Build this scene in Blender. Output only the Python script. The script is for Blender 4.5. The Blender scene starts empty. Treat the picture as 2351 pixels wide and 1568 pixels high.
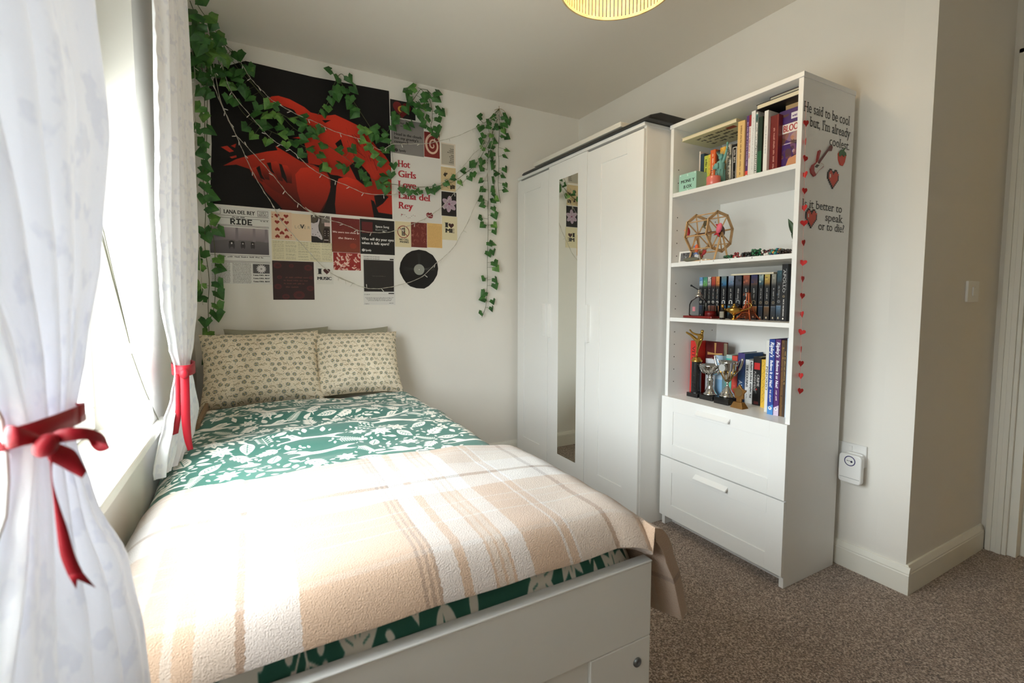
import bpy, math, random
import numpy as np
from mathutils import Vector, Matrix, noise

# ---------------------------------------------------------------- camera, sky, light, exposure
scene = bpy.context.scene
COL = scene.collection
PI = math.pi
cam_data = bpy.data.cameras.new('camera')
cam = bpy.data.objects.new('camera', cam_data)
COL.objects.link(cam)
YAW, PITCH, ROLL = 0.5026, 0.0670, 0.0023
fw = Vector((math.sin(YAW)*math.cos(PITCH), math.cos(YAW)*math.cos(PITCH), -math.sin(PITCH)))
rt = Vector((math.cos(YAW), -math.sin(YAW), 0))
upv = rt.cross(fw)
rt, upv = rt*math.cos(ROLL)+upv*math.sin(ROLL), -rt*math.sin(ROLL)+upv*math.cos(ROLL)
cam.matrix_world = Matrix(((rt.x, upv.x, -fw.x, -2.107), (rt.y, upv.y, -fw.y, -2.8856), (rt.z, upv.z, -fw.z, 1.1003), (0, 0, 0, 1)))
cam_data.sensor_width = 36
cam_data.lens = 36*1089.06/2351
cam_data.shift_x = -8.18/2351
cam_data.shift_y = -26.88/2351
cam_data.clip_start = 0.02
cam_data.dof.use_dof = True
cam_data.dof.focus_distance = 2.3
cam_data.dof.aperture_fstop = 5.0
scene.camera = cam

world = bpy.data.worlds.new('sky')
scene.world = world
world.use_nodes = True
wn = world.node_tree.nodes
wn['Background'].inputs[0].default_value = (0.93, 0.965, 1.0, 1)
wn['Background'].inputs[1].default_value = 15.5
wl = world.node_tree.links      # open sky above, darker ground below the horizon
wtc = wn.new('ShaderNodeTexCoord'); wsp = wn.new('ShaderNodeSeparateXYZ'); wrp = wn.new('ShaderNodeValToRGB')
wl.new(wtc.outputs['Generated'], wsp.inputs[0]); wl.new(wsp.outputs[2], wrp.inputs[0])
wrp.color_ramp.elements[0].position = 0.0; wrp.color_ramp.elements[0].color = (0.42, 0.42, 0.40, 1)
wrp.color_ramp.elements[1].position = 0.12; wrp.color_ramp.elements[1].color = (0.93, 0.965, 1.0, 1)
wl.new(wrp.outputs[0], wn['Background'].inputs[0])

vs = scene.view_settings
vs.view_transform = 'Standard'
vs.look = 'None'
vs.gamma = 1
vs.use_curve_mapping = False
vs.exposure = 0.44
cy = scene.cycles
cy.use_denoising = True
cy.max_bounces = 14
cy.diffuse_bounces = 9
cy.transparent_max_bounces = 16
cy.sample_clamp_indirect = 6

# room: right wall x=0, back wall y=0, left (window) wall x=XL, ceiling z=H
XL, H = -2.378, 2.395
WY0, WY1, WZ0, WZ1 = -2.62, -1.19, 0.735, 2.14     # window opening
YC = -2.09      # where the right wall turns into the door alcove
XA = 0.70       # alcove wall with the door
YF = -3.95      # wall behind the camera

def area_light(name, loc, rot, sx, sy, power, color=(1, 1, 1), portal=False):
    d = bpy.data.lights.new(name, 'AREA')
    d.shape = 'RECTANGLE'; d.size = sx; d.size_y = sy; d.energy = power; d.color = color
    o = bpy.data.objects.new(name, d)
    o.location = loc; o.rotation_euler = rot
    COL.objects.link(o)
    if portal: d.cycles.is_portal = True
    return o
area_light('window_portal', (XL-0.22, (WY0+WY1)/2, (WZ0+WZ1)/2), (0, -PI/2, 0), WZ1-WZ0, WY1-WY0, 1, portal=True)

# ---------------------------------------------------------------- helpers
rng = random.Random(7)
def s2l(c):
    c = c/255.0
    return c/12.92 if c <= 0.04045 else ((c+0.055)/1.055)**2.4
def lin(rgb): return (s2l(rgb[0]), s2l(rgb[1]), s2l(rgb[2]), 1)
MATS = {}
def mat(name, rgb=(200, 200, 200), rough=0.5, metal=0.0, bump=None, vary=None, spec=0.5, sheen=0.0, image=None, coat=0.0):
    """Principled material. bump=(scale, strength, distance); vary=(scale, rgb2, low, high) mixes a second colour by noise."""
    if name in MATS: return MATS[name]
    m = bpy.data.materials.new(name); m.use_nodes = True
    nt = m.node_tree; N = nt.nodes; L = nt.links
    b = N['Principled BSDF']
    b.inputs['Base Color'].default_value = lin(rgb)
    b.inputs['Roughness'].default_value = rough
    b.inputs['Metallic'].default_value = metal
    b.inputs['Specular IOR Level'].default_value = spec
    if coat: b.inputs['Coat Weight'].default_value = coat
    if sheen:
        b.inputs['Sheen Weight'].default_value = sheen; b.inputs['Sheen Roughness'].default_value = 0.6
    if vary or bump:
        tc = N.new('ShaderNodeTexCoord')
    if vary:
        n = N.new('ShaderNodeTexNoise'); n.inputs['Scale'].default_value = vary[0]; n.inputs['Detail'].default_value = 4
        L.new(tc.outputs['Object'], n.inputs['Vector'])
        r = N.new('ShaderNodeMapRange'); r.inputs[1].default_value = vary[2]; r.inputs[2].default_value = vary[3]
        L.new(n.outputs[0], r.inputs[0])
        x = N.new('ShaderNodeMix'); x.data_type = 'RGBA'
        x.inputs[6].default_value = lin(rgb); x.inputs[7].default_value = lin(vary[1])
        L.new(r.outputs[0], x.inputs[0]); L.new(x.outputs[2], b.inputs['Base Color'])
    if image is not None:
        t = N.new('ShaderNodeTexImage'); t.image = image; t.extension = 'EXTEND'
        L.new(t.outputs[0], b.inputs['Base Color'])
    if bump:
        n2 = N.new('ShaderNodeTexNoise'); n2.inputs['Scale'].default_value = bump[0]; n2.inputs['Detail'].default_value = 3
        L.new(tc.outputs['Object'], n2.inputs['Vector'])
        bp = N.new('ShaderNodeBump'); bp.inputs['Strength'].default_value = bump[1]; bp.inputs['Distance'].default_value = bump[2]
        L.new(n2.outputs[0], bp.inputs['Height']); L.new(bp.outputs[0], b.inputs['Normal'])
    MATS[name] = m
    return m

def tag(o, label=None, cat=None, group=None, kind=None):
    if label: o['label'] = label
    if cat: o['category'] = cat
    if group: o['group'] = group
    if kind: o['kind'] = kind
    return o
ORIGIN = {}
def thing(name, label, cat, loc, group=None):
    o = bpy.data.objects.new(name, None); COL.objects.link(o)
    o.empty_display_size = 0.05; o.location = loc; ORIGIN[o.name] = Vector(loc)
    return tag(o, label, cat, group)

class MB:
    """Collects shapes in room coordinates; build() links them as ONE mesh object."""
    def __init__(s): s.v = []; s.f = []; s.m = []; s.uv = {}; s.T = None; s.slot = 0
    def _add(s, vs, fs, slot=None):
        o = len(s.v)
        if s.T is not None: vs = [tuple(s.T @ Vector(p)) for p in vs]
        s.v += [tuple(p) for p in vs]
        for f in fs:
            s.f.append(tuple(i+o for i in f)); s.m.append(s.slot if slot is None else slot)
        return o
    def box(s, x0, x1, y0, y1, z0, z1, slot=None):
        s._add([(x0, y0, z0), (x1, y0, z0), (x1, y1, z0), (x0, y1, z0), (x0, y0, z1), (x1, y0, z1), (x1, y1, z1), (x0, y1, z1)],
               [(3, 2, 1, 0), (4, 5, 6, 7), (0, 1, 5, 4), (1, 2, 6, 5), (2, 3, 7, 6), (3, 0, 4, 7)], slot)
        return s
    def quad(s, a, b, c, d, uv=None, slot=None):
        s._add([a, b, c, d], [(0, 1, 2, 3)], slot)
        if uv is not None: s.uv[len(s.f)-1] = uv
        return s
    def tube(s, pts, r, n=6, cap=True, slot=None):
        pts = [Vector(p) for p in pts]; k = len(pts)
        rs = r if isinstance(r, (list, tuple)) else [r]*k
        vs = []; prev = None
        for i, p in enumerate(pts):
            t = (pts[min(i+1, k-1)]-pts[max(i-1, 0)])
            t = t.normalized() if t.length > 1e-9 else Vector((0, 0, 1))
            if prev is None:
                a = Vector((0, 0, 1)) if abs(t.z) < 0.9 else Vector((1, 0, 0))
                u = t.cross(a).normalized()
            else:
                u = (prev-t*prev.dot(t))
                u = u.normalized() if u.length > 1e-6 else t.orthogonal().normalized()
            prev = u; w = t.cross(u)
            for j in range(n):
                an = 2*PI*j/n
                vs.append(p+(u*math.cos(an)+w*math.sin(an))*rs[i])
        fs = []
        for i in range(k-1):
            for j in range(n):
                fs.append((i*n+j, i*n+(j+1) % n, (i+1)*n+(j+1) % n, (i+1)*n+j))
        if cap:
            fs.append(tuple(reversed(range(n)))); fs.append(tuple((k-1)*n+j for j in range(n)))
        s._add(vs, fs, slot); return s
    def lathe(s, prof, n=24, c=(0, 0, 0), axis='z', slot=None):
        vs = []
        for (r, h) in prof:
            for j in range(n):
                a = 2*PI*j/n; p = (r*math.cos(a), r*math.sin(a), h)
                if axis == 'y': p = (p[0], p[2], p[1])
                if axis == 'x': p = (p[2], p[0], p[1])
                vs.append((c[0]+p[0], c[1]+p[1], c[2]+p[2]))
        fs = []
        for i in range(len(prof)-1):
            for j in range(n):
                q = (i*n+j, i*n+(j+1) % n, (i+1)*n+(j+1) % n, (i+1)*n+j)
                fs.append(q if axis != 'y' else q[::-1])
        if prof[0] == prof[-1]: s._add(vs, fs, slot); return s
        if prof[0][0] > 1e-6: fs.append(tuple(reversed(range(n))))
        if prof[-1][0] > 1e-6: fs.append(tuple((len(prof)-1)*n+j for j in range(n)))
        s._add(vs, fs, slot); return s
    def ball(s, c, r, n=10, m=6, slot=None):
        rx, ry, rz = r if isinstance(r, (list, tuple)) else (r, r, r)
        vs = [(c[0], c[1], c[2]-rz)]
        for i in range(1, m):
            ph = -PI/2+PI*i/m
            for j in range(n):
                a = 2*PI*j/n
                vs.append((c[0]+rx*math.cos(ph)*math.cos(a), c[1]+ry*math.cos(ph)*math.sin(a), c[2]+rz*math.sin(ph)))
        vs.append((c[0], c[1], c[2]+rz)); fs = []
        for j in range(n): fs.append((0, 1+(j+1) % n, 1+j))
        for i in range(m-2):
            for j in range(n):
                a = 1+i*n+j; b = 1+i*n+(j+1) % n
                fs.append((a, b, b+n, a+n))
        t = len(vs)-1; o = 1+(m-2)*n
        for j in range(n): fs.append((o+j, o+(j+1) % n, t))
        s._add(vs, fs, slot); return s
    def prism(s, poly, fmap, d0, d1, slot=None, front=None):
        """poly: 2D points; fmap(a, b, d) -> room point; d0 is the shown face."""
        n = len(poly)
        vs = [fmap(a, b, d0) for a, b in poly]+[fmap(a, b, d1) for a, b in poly]
        o = s._add(vs, [tuple(range(n))], slot if front is None else front); fi = len(s.f)-1
        s.f.append(tuple(o+n+i for i in reversed(range(n)))); s.m.append(s.slot if slot is None else slot)
        for i in range(n):
            j = (i+1) % n
            s.f.append((o+i, o+n+i, o+n+j, o+j)); s.m.append(s.slot if slot is None else slot)
        return fi
    def grid(s, fn, nu, nv, closed_u=False, uvfn=None, slot=None):
        vs = [fn(i/(nu if closed_u else nu-1), j/(nv-1)) for j in range(nv) for i in range(nu)]
        o = len(s.v); s._add(vs, [], slot)
        for j in range(nv-1):
            for i in range(nu if closed_u else nu-1):
                a = j*nu+i; b = j*nu+(i+1) % nu
                s.f.append((o+a, o+b, o+b+nu, o+a+nu)); s.m.append(s.slot if slot is None else slot)
                if uvfn:
                    s.uv[len(s.f)-1] = [uvfn(u, w) for u, w in ((i/(nu-1), j/(nv-1)), ((i+1)/(nu-1), j/(nv-1)), ((i+1)/(nu-1), (j+1)/(nv-1)), (i/(nu-1), (j+1)/(nv-1)))]
        return s
    def build(s, name, mats, parent=None, bevel=0.0, smooth=False, origin=None, solid=0.0, sub=0, fix=True):
        me = bpy.data.meshes.new(name)
        if parent is not None:
            og = ORIGIN[parent.name]
        elif origin is not None: og = Vector(origin)
        else:
            xs = list(zip(*s.v)); og = Vector(((min(xs[0])+max(xs[0]))/2, (min(xs[1])+max(xs[1]))/2, min(xs[2])))
        me.from_pydata([(v[0]-og.x, v[1]-og.y, v[2]-og.z) for v in s.v], [], s.f)
        for m in (mats if isinstance(mats, (list, tuple)) else [mats]): me.materials.append(m)
        if any(s.m): me.polygons.foreach_set('material_index', s.m)
        if s.uv:
            uv = me.uv_layers.new(name='UVMap')
            for fi, cs in s.uv.items():
                p = me.polygons[fi]
                for k, li in enumerate(p.loop_indices): uv.data[li].uv = cs[k]
        if smooth: me.polygons.foreach_set('use_smooth', [True]*len(me.polygons))
        me.validate(); me.update()
        o = bpy.data.objects.new(name, me); COL.objects.link(o)
        ORIGIN[o.name] = og
        if parent is not None: o.parent = parent
        else: o.location = og
        if solid:
            q = o.modifiers.new('thickness', 'SOLIDIFY'); q.thickness = solid; q.offset = 0
        if bevel:
            q = o.modifiers.new('bevel', 'BEVEL'); q.width = bevel; q.segments = 2; q.limit_method = 'ANGLE'; q.angle_limit = 0.9
            if smooth is False: pass
        if sub:
            q = o.modifiers.new('smooth', 'SUBSURF'); q.levels = sub; q.render_levels = sub
        return o
def boxob(name, m, dims, parent=None, bevel=0.0015):
    return MB().box(*dims).build(name, m, parent, bevel)
def struct(name, mb, m, bevel=0.0):
    return tag(mb.build(name, m, bevel=bevel), kind='structure')
def spline(pts, n=8):
    """Catmull-Rom through pts."""
    P = [Vector(p) for p in pts]; out = []
    for i in range(len(P)-1):
        a = P[max(i-1, 0)]; b = P[i]; c = P[i+1]; d = P[min(i+2, len(P)-1)]
        for k in range(n):
            t = k/n
            out.append(0.5*((2*b)+(c-a)*t+(2*a-5*b+4*c-d)*t*t+(3*b-a-3*c+d)*t**3))
    out.append(P[-1]); return out
def copy_tree(o, parent=None):
    c = o.copy(); COL.objects.link(c)
    if parent is not None: c.parent = parent
    if o.name in ORIGIN: ORIGIN[c.name] = ORIGIN[o.name].copy()
    for ch in list(o.children): copy_tree(ch, c)
    return c

# ---------------------------------------------------------------- lettering (built-in font, outlines only) and painted surfaces
GL = {}
def load_glyphs():
    chars = "ABCDEFGHIJKLMNOPQRSTUVWXYZabcdefghijklmnopqrstuvwxyz0123456789.,'?!&-:"
    obs = []
    def mk(t):
        c = bpy.data.curves.new('glyph', 'FONT'); c.body = t; c.resolution_u = 3
        o = bpy.data.objects.new('glyph', c); COL.objects.link(o); return o
    for ch in chars: obs.append((ch, mk(ch), mk('H'+ch+'H')))
    hh = mk('HH')
    dg = bpy.context.evaluated_depsgraph_get(); dg.update()
    def mesh_of(o):
        me = bpy.data.meshes.new_from_object(o.evaluated_get(dg)); me.calc_loop_triangles()
        return me
    m0 = mesh_of(hh); wHH = max(v.co.x for v in m0.vertices)-min(v.co.x for v in m0.vertices)
    cap = max(v.co.y for v in m0.vertices)
    for ch, a, b in obs:
        me = mesh_of(a); vs = np.array([(v.co.x, v.co.y) for v in me.vertices])/cap
        tr = np.array([t.vertices[:] for t in me.loop_triangles])
        mb = mesh_of(b); w = (max(v.co.x for v in mb.vertices)-min(v.co.x for v in mb.vertices)-wHH)/cap
        cnt = {}
        for t in tr:
            for i in range(3):
                e = tuple(sorted((int(t[i]), int(t[(i+1) % 3])))); cnt[e] = cnt.get(e, 0)+1
        tris = vs[tr] if len(tr) else np.zeros((0, 3, 2)); ser = []
        for (i, j), k in cnt.items():
            if k == 1 and abs(vs[i][1]-vs[j][1]) < 0.01:
                y = vs[i][1]; L = abs(vs[i][0]-vs[j][0])
                if 0.06 < L < 0.22 and (abs(y) < 0.03 or y > 0.6) and ch not in 'sScCeaGgJj13567289':
                    x = (vs[i][0]+vs[j][0])/2; h = 0.07; up_ = h if y < 0.3 else -h; e = L/2+0.1
                    q = [(x-e, y), (x+e, y), (x+e, y+up_), (x-e, y+up_)]
                    ser += [[q[0], q[1], q[2]], [q[0], q[2], q[3]]]
        GL[ch] = (tris, max(w, 0.1), np.array(ser) if ser else np.zeros((0, 3, 2)))
    GL[' '] = (np.zeros((0, 3, 2)), 0.42, np.zeros((0, 3, 2)))
    for o in [x for t in obs for x in t[1:]]+[hh]:
        c = o.data; bpy.data.objects.remove(o); bpy.data.curves.remove(c)
    for me in [m for m in bpy.data.meshes if m.users == 0]: bpy.data.meshes.remove(me)
load_glyphs()
PIXEL = {'R': ('11110', '10001', '10001', '11110', '10100', '10010', '10001'), 'I': ('11111', '00100', '00100', '00100', '00100', '00100', '11111'),
         'D': ('11110', '10001', '10001', '10001', '10001', '10001', '11110'), 'E': ('11111', '10000', '10000', '11110', '10000', '10000', '11111')}
def text_tris(s, serif=False, track=0.0):
    x = 0; out = []
    for ch in s:
        t, w, se = GL.get(ch, GL[' '])
        if len(t): out.append(t+np.array((x, 0)))
        if serif and len(se): out.append(se+np.array((x, 0)))
        x += w+track
    return (np.concatenate(out) if out else np.zeros((0, 3, 2))), x-track

class Canvas:
    """A painted face: colours (0-255) over the rectangle (x0,x1,z0,z1) of its own surface, in metres."""
    def __init__(s, x0, x1, z0, z1, ppm, bg):
        s.x0, s.x1, s.z0, s.z1 = x0, x1, z0, z1
        s.w = max(8, int((x1-x0)*ppm)); s.h = max(8, int((z1-z0)*ppm))
        s.SS = 2; s.W = s.w*2; s.Hh = s.h*2
        s.kx = s.W/(x1-x0); s.kz = s.Hh/(z1-z0)
        s.a = np.empty((s.Hh, s.W, 3), np.float32); s.a[:] = bg
    def px(s, pts):
        p = np.asarray(pts, np.float32).reshape(-1, 2)
        return np.stack(((p[:, 0]-s.x0)*s.kx, (p[:, 1]-s.z0)*s.kz), 1)
    def _fill(s, P, col, alpha=1.0):
        x0 = max(0, int(P[:, 0].min())); x1 = min(s.W, int(P[:, 0].max())+2)
        y0 = max(0, int(P[:, 1].min())); y1 = min(s.Hh, int(P[:, 1].max())+2)
        if x1 <= x0 or y1 <= y0: return
        X = np.arange(x0, x1)+0.5; Y = (np.arange(y0, y1)+0.5)[:, None]
        ins = np.zeros((y1-y0, x1-x0), bool); n = len(P)
        for i in range(n):
            ax, ay = P[i]; bx, by = P[(i+1) % n]
            if ay == by: continue
            c = (ay > Y) != (by > Y)
            ins ^= c & (X < (bx-ax)*(Y-ay)/(by-ay)+ax)
        reg = s.a[y0:y1, x0:x1]
        c = np.asarray(col, np.float32)
        if c.ndim == 1: reg[ins] = reg[ins]*(1-alpha)+c*alpha
        else:   # two colours: bottom -> top of the shape
            t = np.broadcast_to(((Y-P[:, 1].min())/max(1e-6, P[:, 1].max()-P[:, 1].min())), ins.shape)[ins][:, None]
            reg[ins] = reg[ins]*(1-alpha)+(c[0]*(1-t)+c[1]*t)*alpha
    def poly(s, pts, col, alpha=1.0): s._fill(s.px(pts), col, alpha); return s
    def rect(s, x0, x1, z0, z1, col, alpha=1.0): return s.poly([(x0, z0), (x1, z0), (x1, z1), (x0, z1)], col, alpha)
    def ell(s, cx, cz, rx, rz, col, alpha=1.0, rot=0.0, n=28):
        c, q = math.cos(rot), math.sin(rot)
        return s.poly([(cx+rx*math.cos(2*PI*k/n)*c-rz*math.sin(2*PI*k/n)*q, cz+rx*math.cos(2*PI*k/n)*q+rz*math.sin(2*PI*k/n)*c) for k in range(n)], col, alpha)
    def ring(s, cx, cz, r, w, col):
        n = 40
        P = [(cx+r*math.cos(2*PI*k/n), cz+r*math.sin(2*PI*k/n)) for k in range(n+1)]
        return s.line(P, w, col)
    def line(s, pts, w, col, alpha=1.0):
        for (ax, az), (bx, bz) in zip(pts[:-1], pts[1:]):
            dx, dz = bx-ax, bz-az; L = math.hypot(dx, dz)
            if L < 1e-9: continue
            e = w*0.25/L; ax, az, bx, bz = ax-dx*e, az-dz*e, bx+dx*e, bz+dz*e
            nx, nz = -dz/L*w/2, dx/L*w/2
            s.poly([(ax+nx, az+nz), (bx+nx, bz+nz), (bx-nx, bz-nz), (ax-nx, az-nz)], col, alpha)
        return s
    def heart(s, cx, cz, r, col, flip=False, alpha=1.0):
        P = []
        for k in range(36):
            t = 2*PI*k/36
            x = 16*math.sin(t)**3/17; z = (13*math.cos(t)-5*math.cos(2*t)-2*math.cos(3*t)-math.cos(4*t))/17
            P.append((cx+x*r, cz+(-z if flip else z)*r))
        return s.poly(P, col, alpha)
    def text(s, t, x, z, h, col, xs=1.0, serif=False, rot=0.0, align='l', bold=0.0, track=0.0, slant=0.0, alpha=1.0, width=None):
        T, w = text_tris(t, serif, track)
        if not len(T): return s
        if width: xs = width/(w*h)
        T = T.copy(); T[:, :, 0] += T[:, :, 1]*slant
        if align == 'r': T[:, :, 0] -= w
        if align == 'c': T[:, :, 0] -= w/2
        reps = [0.0] if not bold else [-bold, 0.0, bold]
        c, q = math.cos(rot), math.sin(rot)
        for b in reps:
            X = (T[:, :, 0]+b)*h*xs; Z = T[:, :, 1]*h
            U = np.stack((x+X*c-Z*q, z+X*q+Z*c), 2)
            for tri in U: s._fill(s.px(tri), col, alpha)
        return s
    def scribble(s, x0, x1, z, h, col, r, alpha=0.8):
        """a line of print too small to read"""
        x = x0
        while x < x1-h:
            w = min(r.uniform(1.0, 4.5)*h, x1-x); k = x
            while k < x+w:
                s.rect(k, min(k+h*0.5, x+w), z+r.uniform(0, .25)*h, z+h*r.uniform(.55, 1.0), col, alpha); k += h*0.62
            x += w+h*0.7
        return s
    def mottle(s, cols, n, r, rmin, rmax):
        for _ in range(n):
            x = r.uniform(s.x0, s.x1); z = r.uniform(s.z0, s.z1); k = r.uniform(rmin, rmax)
            s.ell(x, z, k*r.uniform(.6, 1.6), k*r.uniform(.4, 1.0), r.choice(cols), r.uniform(.25, .8), r.uniform(0, PI), 10)
        return s
    def image(s, name):
        a = s.a.reshape(s.h, 2, s.w, 2, 3).mean((1, 3))/255.0
        im = bpy.data.images.new(name, s.w, s.h)
        o = np.ones((s.h, s.w, 4), np.float32); o[:, :, :3] = np.clip(a, 0, 1)
        im.pixels.foreach_set(o.ravel()); im.update(); im.pack()
        return im
    def mat(s, name, rough=0.6, bump=None, sheen=0, coat=0.0): return mat(name, rough=rough, image=s.image(name), bump=bump, sheen=sheen, coat=coat)
    def uv(s, x, z): return ((x-s.x0)/(s.x1-s.x0), (z-s.z0)/(s.z1-s.z0))

# ---------------------------------------------------------------- the room
M_wall = mat('wall_paint', (236, 233, 226), 0.75, bump=(180, 0.04, 0.002), vary=(2.0, (232, 229, 222), 0.35, 0.7))
M_ceil = mat('ceiling_paint', (228, 222, 212), 0.8, bump=(90, 0.05, 0.002))
M_trim = mat('gloss_trim_paint', (236, 234, 224), 0.35, bump=(60, 0.02, 0.001))
M_upvc = mat('window_plastic', (240, 240, 240), 0.3)
def carpet():
    m = mat('carpet', (136, 117, 103), 1.0, spec=0.05, sheen=0.25)
    nt = m.node_tree; N = nt.nodes; L = nt.links; b = N['Principled BSDF']
    tc = N.new('ShaderNodeTexCoord')
    n1 = N.new('ShaderNodeTexNoise'); n1.inputs['Scale'].default_value = 210; n1.inputs['Detail'].default_value = 3
    n2 = N.new('ShaderNodeTexNoise'); n2.inputs['Scale'].default_value = 5; n2.inputs['Detail'].default_value = 4
    r = N.new('ShaderNodeValToRGB'); e = r.color_ramp.elements
    e[0].position = 0.33; e[0].color = lin((84, 70, 60)); e[1].position = 0.68; e[1].color = lin((208, 190, 174))
    k = r.color_ramp.elements.new(0.5); k.color = lin((146, 126, 111))
    x = N.new('ShaderNodeMix'); x.data_type = 'RGBA'; x.blend_type = 'MULTIPLY'; x.inputs[0].default_value = 0.35
    r2 = N.new('ShaderNodeValToRGB'); r2.color_ramp.elements[0].position = 0.3; r2.color_ramp.elements[1].position = 0.7
    r2.color_ramp.elements[0].color = (0.55, 0.52, 0.48, 1)
    for n in (n1, n2): L.new(tc.outputs['Object'], n.inputs['Vector'])
    L.new(n1.outputs[0], r.inputs[0]); L.new(n2.outputs[0], r2.inputs[0])
    L.new(r.outputs[0], x.inputs[6]); L.new(r2.outputs[0], x.inputs[7]); L.new(x.outputs[2], b.inputs['Base Color'])
    bp = N.new('ShaderNodeBump'); bp.inputs['Strength'].default_value = 0.9; bp.inputs['Distance'].default_value = 0.006
    L.new(n1.outputs[0], bp.inputs['Height']); L.new(bp.outputs[0], b.inputs['Normal'])
    return m
M_carpet = carpet()
struct('floor', MB().box(XL-0.2, 2.0, YF-0.1, 0.1, -0.05, 0), M_carpet)
struct('ceiling', MB().box(XL-0.2, 2.0, YF-0.1, 0.1, H, H+0.05), M_ceil)
struct('wall_back', MB().box(XL-0.2, 0.1, 0, 0.1, 0, H), M_wall)
struct('wall_right', MB().box(0, 0.1, YC+0.1, 0, 0, H), M_wall)
struct('wall_recess', MB().box(0, XA, YC, YC+0.1, 0, H), M_wall)
DY0, DY1, DZ = -2.95, -2.175, 2.06
b = MB(); b.box(XA, XA+0.1, DY1, YC+0.1, 0, H); b.box(XA, XA+0.1, DY0, DY1, DZ, H); b.box(XA, XA+0.1, YF, DY0, 0, H)
struct('wall_door', b, M_wall)
struct('wall_front', MB().box(XL-0.2, XA, YF-0.1, YF, 0, H), M_wall)
struct('shade_panel', MB().box(-0.95, XA-0.02, YF, YF+0.04, 0, 2.1), mat('shade_panel_brown', (62, 46, 36), 0.5, vary=(6, (48, 34, 27), 0.3, 0.7)), 0.003)  # unseen dark panel, added behind the camera to darken the alcove wall
b = MB(); b.box(XL-0.2, XL, WY1, 0, 0, H); b.box(XL-0.2, XL, YF, WY0, 0, H); b.box(XL-0.2, XL, WY0, WY1, 0, WZ0-0.03); b.box(XL-0.2, XL, WY0, WY1, WZ1, H)
struct('wall_left', b, M_wall)
# the landing seen through the doorway
b = MB(); b.box(1.75, 1.85, YF, 0, 0, H); b.box(XA+0.1, 1.75, -0.9, -0.8, 0, H); b.box(XA+0.1, 1.75, YF-0.1, YF, 0, H)
struct('wall_landing', b, mat('landing_paint', (196, 178, 128), 0.7))
# skirting boards
def skirting(name, p, q, n, h=0.102):
    """board from p to q on the wall, standing out along n (room side)"""
    p, q, n = Vector(p), Vector(q), Vector(n)
    prof = [(0, 0), (0.016, 0), (0.016, h*0.72), (0.0145, h*0.75), (0.0145, h*0.8), (0.007, h), (0, h)]
    mb = MB(); vs = []
    for e in (p, q):
        for d, z in prof: vs.append((e.x+n.x*d, e.y+n.y*d, z))
    k = len(prof)
    mb._add(vs, [tuple(range(k)), tuple(k+i for i in reversed(range(k)))]+[(i, i+k, (i+1) % k+k, (i+1) % k) for i in range(k)])
    return struct(name, mb, M_trim)
skirting('baseboard_back', (XL, 0, 0), (0, 0, 0), (0, -1, 0))
skirting('baseboard_right', (0, 0, 0), (0, YC-0.016, 0), (-1, 0, 0))
skirting('baseboard_recess', (0.0, YC, 0), (XA-0.018, YC, 0), (0, -1, 0), 0.108)
skirting('baseboard_left', (XL, 0, 0), (XL, YF, 0), (1, 0, 0))
skirting('baseboard_landing', (1.75, -0.9, 0), (1.75, YF, 0), (-1, 0, 0))
# doorway: moulded architrave and lining
b = MB()
def arch_leg(y0, s):
    for d0, d1, t in ((0.0, 0.018, 0.020), (0.018, 0.034, 0.017), (0.034, 0.052, 0.021), (0.052, 0.066, 0.014)):
        b.box(XA-t, XA, min(y0+s*d0, y0+s*d1), max(y0+s*d0, y0+s*d1), 0, DZ+0.066-(d0 if s < 0 else d0))
arch_leg(DY1+0.066, -1); arch_leg(DY0-0.066, 1)
for d0, d1, t in ((0.0, 0.018, 0.020), (0.018, 0.034, 0.017), (0.034, 0.052, 0.021), (0.052, 0.066, 0.014)):
    b.box(XA-t, XA, DY0-0.066+d0, DY1+0.066-d0, DZ+0.066-d1, DZ+0.066-d0)
dr = struct('door_1', b, M_trim, 0.0015)
b = MB(); b.box(XA, XA+0.1, DY1-0.028, DY1, 0, DZ); b.box(XA, XA+0.1, DY0, DY0+0.028, 0, DZ); b.box(XA, XA+0.1, DY0, DY1, DZ-0.028, DZ)
b.box(XA+0.045, XA+0.1, DY1-0.042, DY1-0.028, 0, DZ-0.028)
o = b.build('door_lining', M_trim, dr, 0.001)
# window
b = MB(); fx0, fx1 = XL-0.185, XL-0.125
for y0, y1, z0, z1 in ((WY0, WY1, WZ0, WZ0+0.06), (WY0, WY1, WZ1-0.06, WZ1), (WY0, WY0+0.06, WZ0+0.06, WZ1-0.06), (WY1-0.06, WY1, WZ0+0.06, WZ1-0.06), (-1.90, -1.83, WZ0+0.06, WZ1-0.06)):
    b.box(fx0, fx1, y0, y1, z0, z1)
win = struct('window_1', b, M_upvc, 0.004)
def glass_mat():
    m = bpy.data.materials.new('window_glass'); m.use_nodes = True; nt = m.node_tree; N = nt.nodes
    N.remove(N['Principled BSDF']); t = N.new('ShaderNodeBsdfTransparent'); g = N.new('ShaderNodeBsdfGlossy'); x = N.new('ShaderNodeMixShader')
    g.inputs['Roughness'].default_value = 0.02; x.inputs[0].default_value = 0.05; t.inputs[0].default_value = (0.97, 0.99, 0.98, 1)
    nt.links.new(t.outputs[0], x.inputs[1]); nt.links.new(g.outputs[0], x.inputs[2]); nt.links.new(x.outputs[0], N['Material Output'].inputs[0])
    return m
M_pane = glass_mat()
MB().box(XL-0.158, XL-0.152, WY0+0.05, WY1-0.05, WZ0+0.05, WZ1-0.05).build('glass', M_pane, win)
tag(MB().box(XL-0.195, XL, WY0+0.001, WY1-0.001, WZ0-0.03, WZ0-0.003).box(XL, XL+0.022, WY0-0.08, -1.085, WZ0-0.03, WZ0-0.003).build('trim_1', M_trim, bevel=0.006), 'white window board at the foot of the window', kind='structure')

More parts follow.
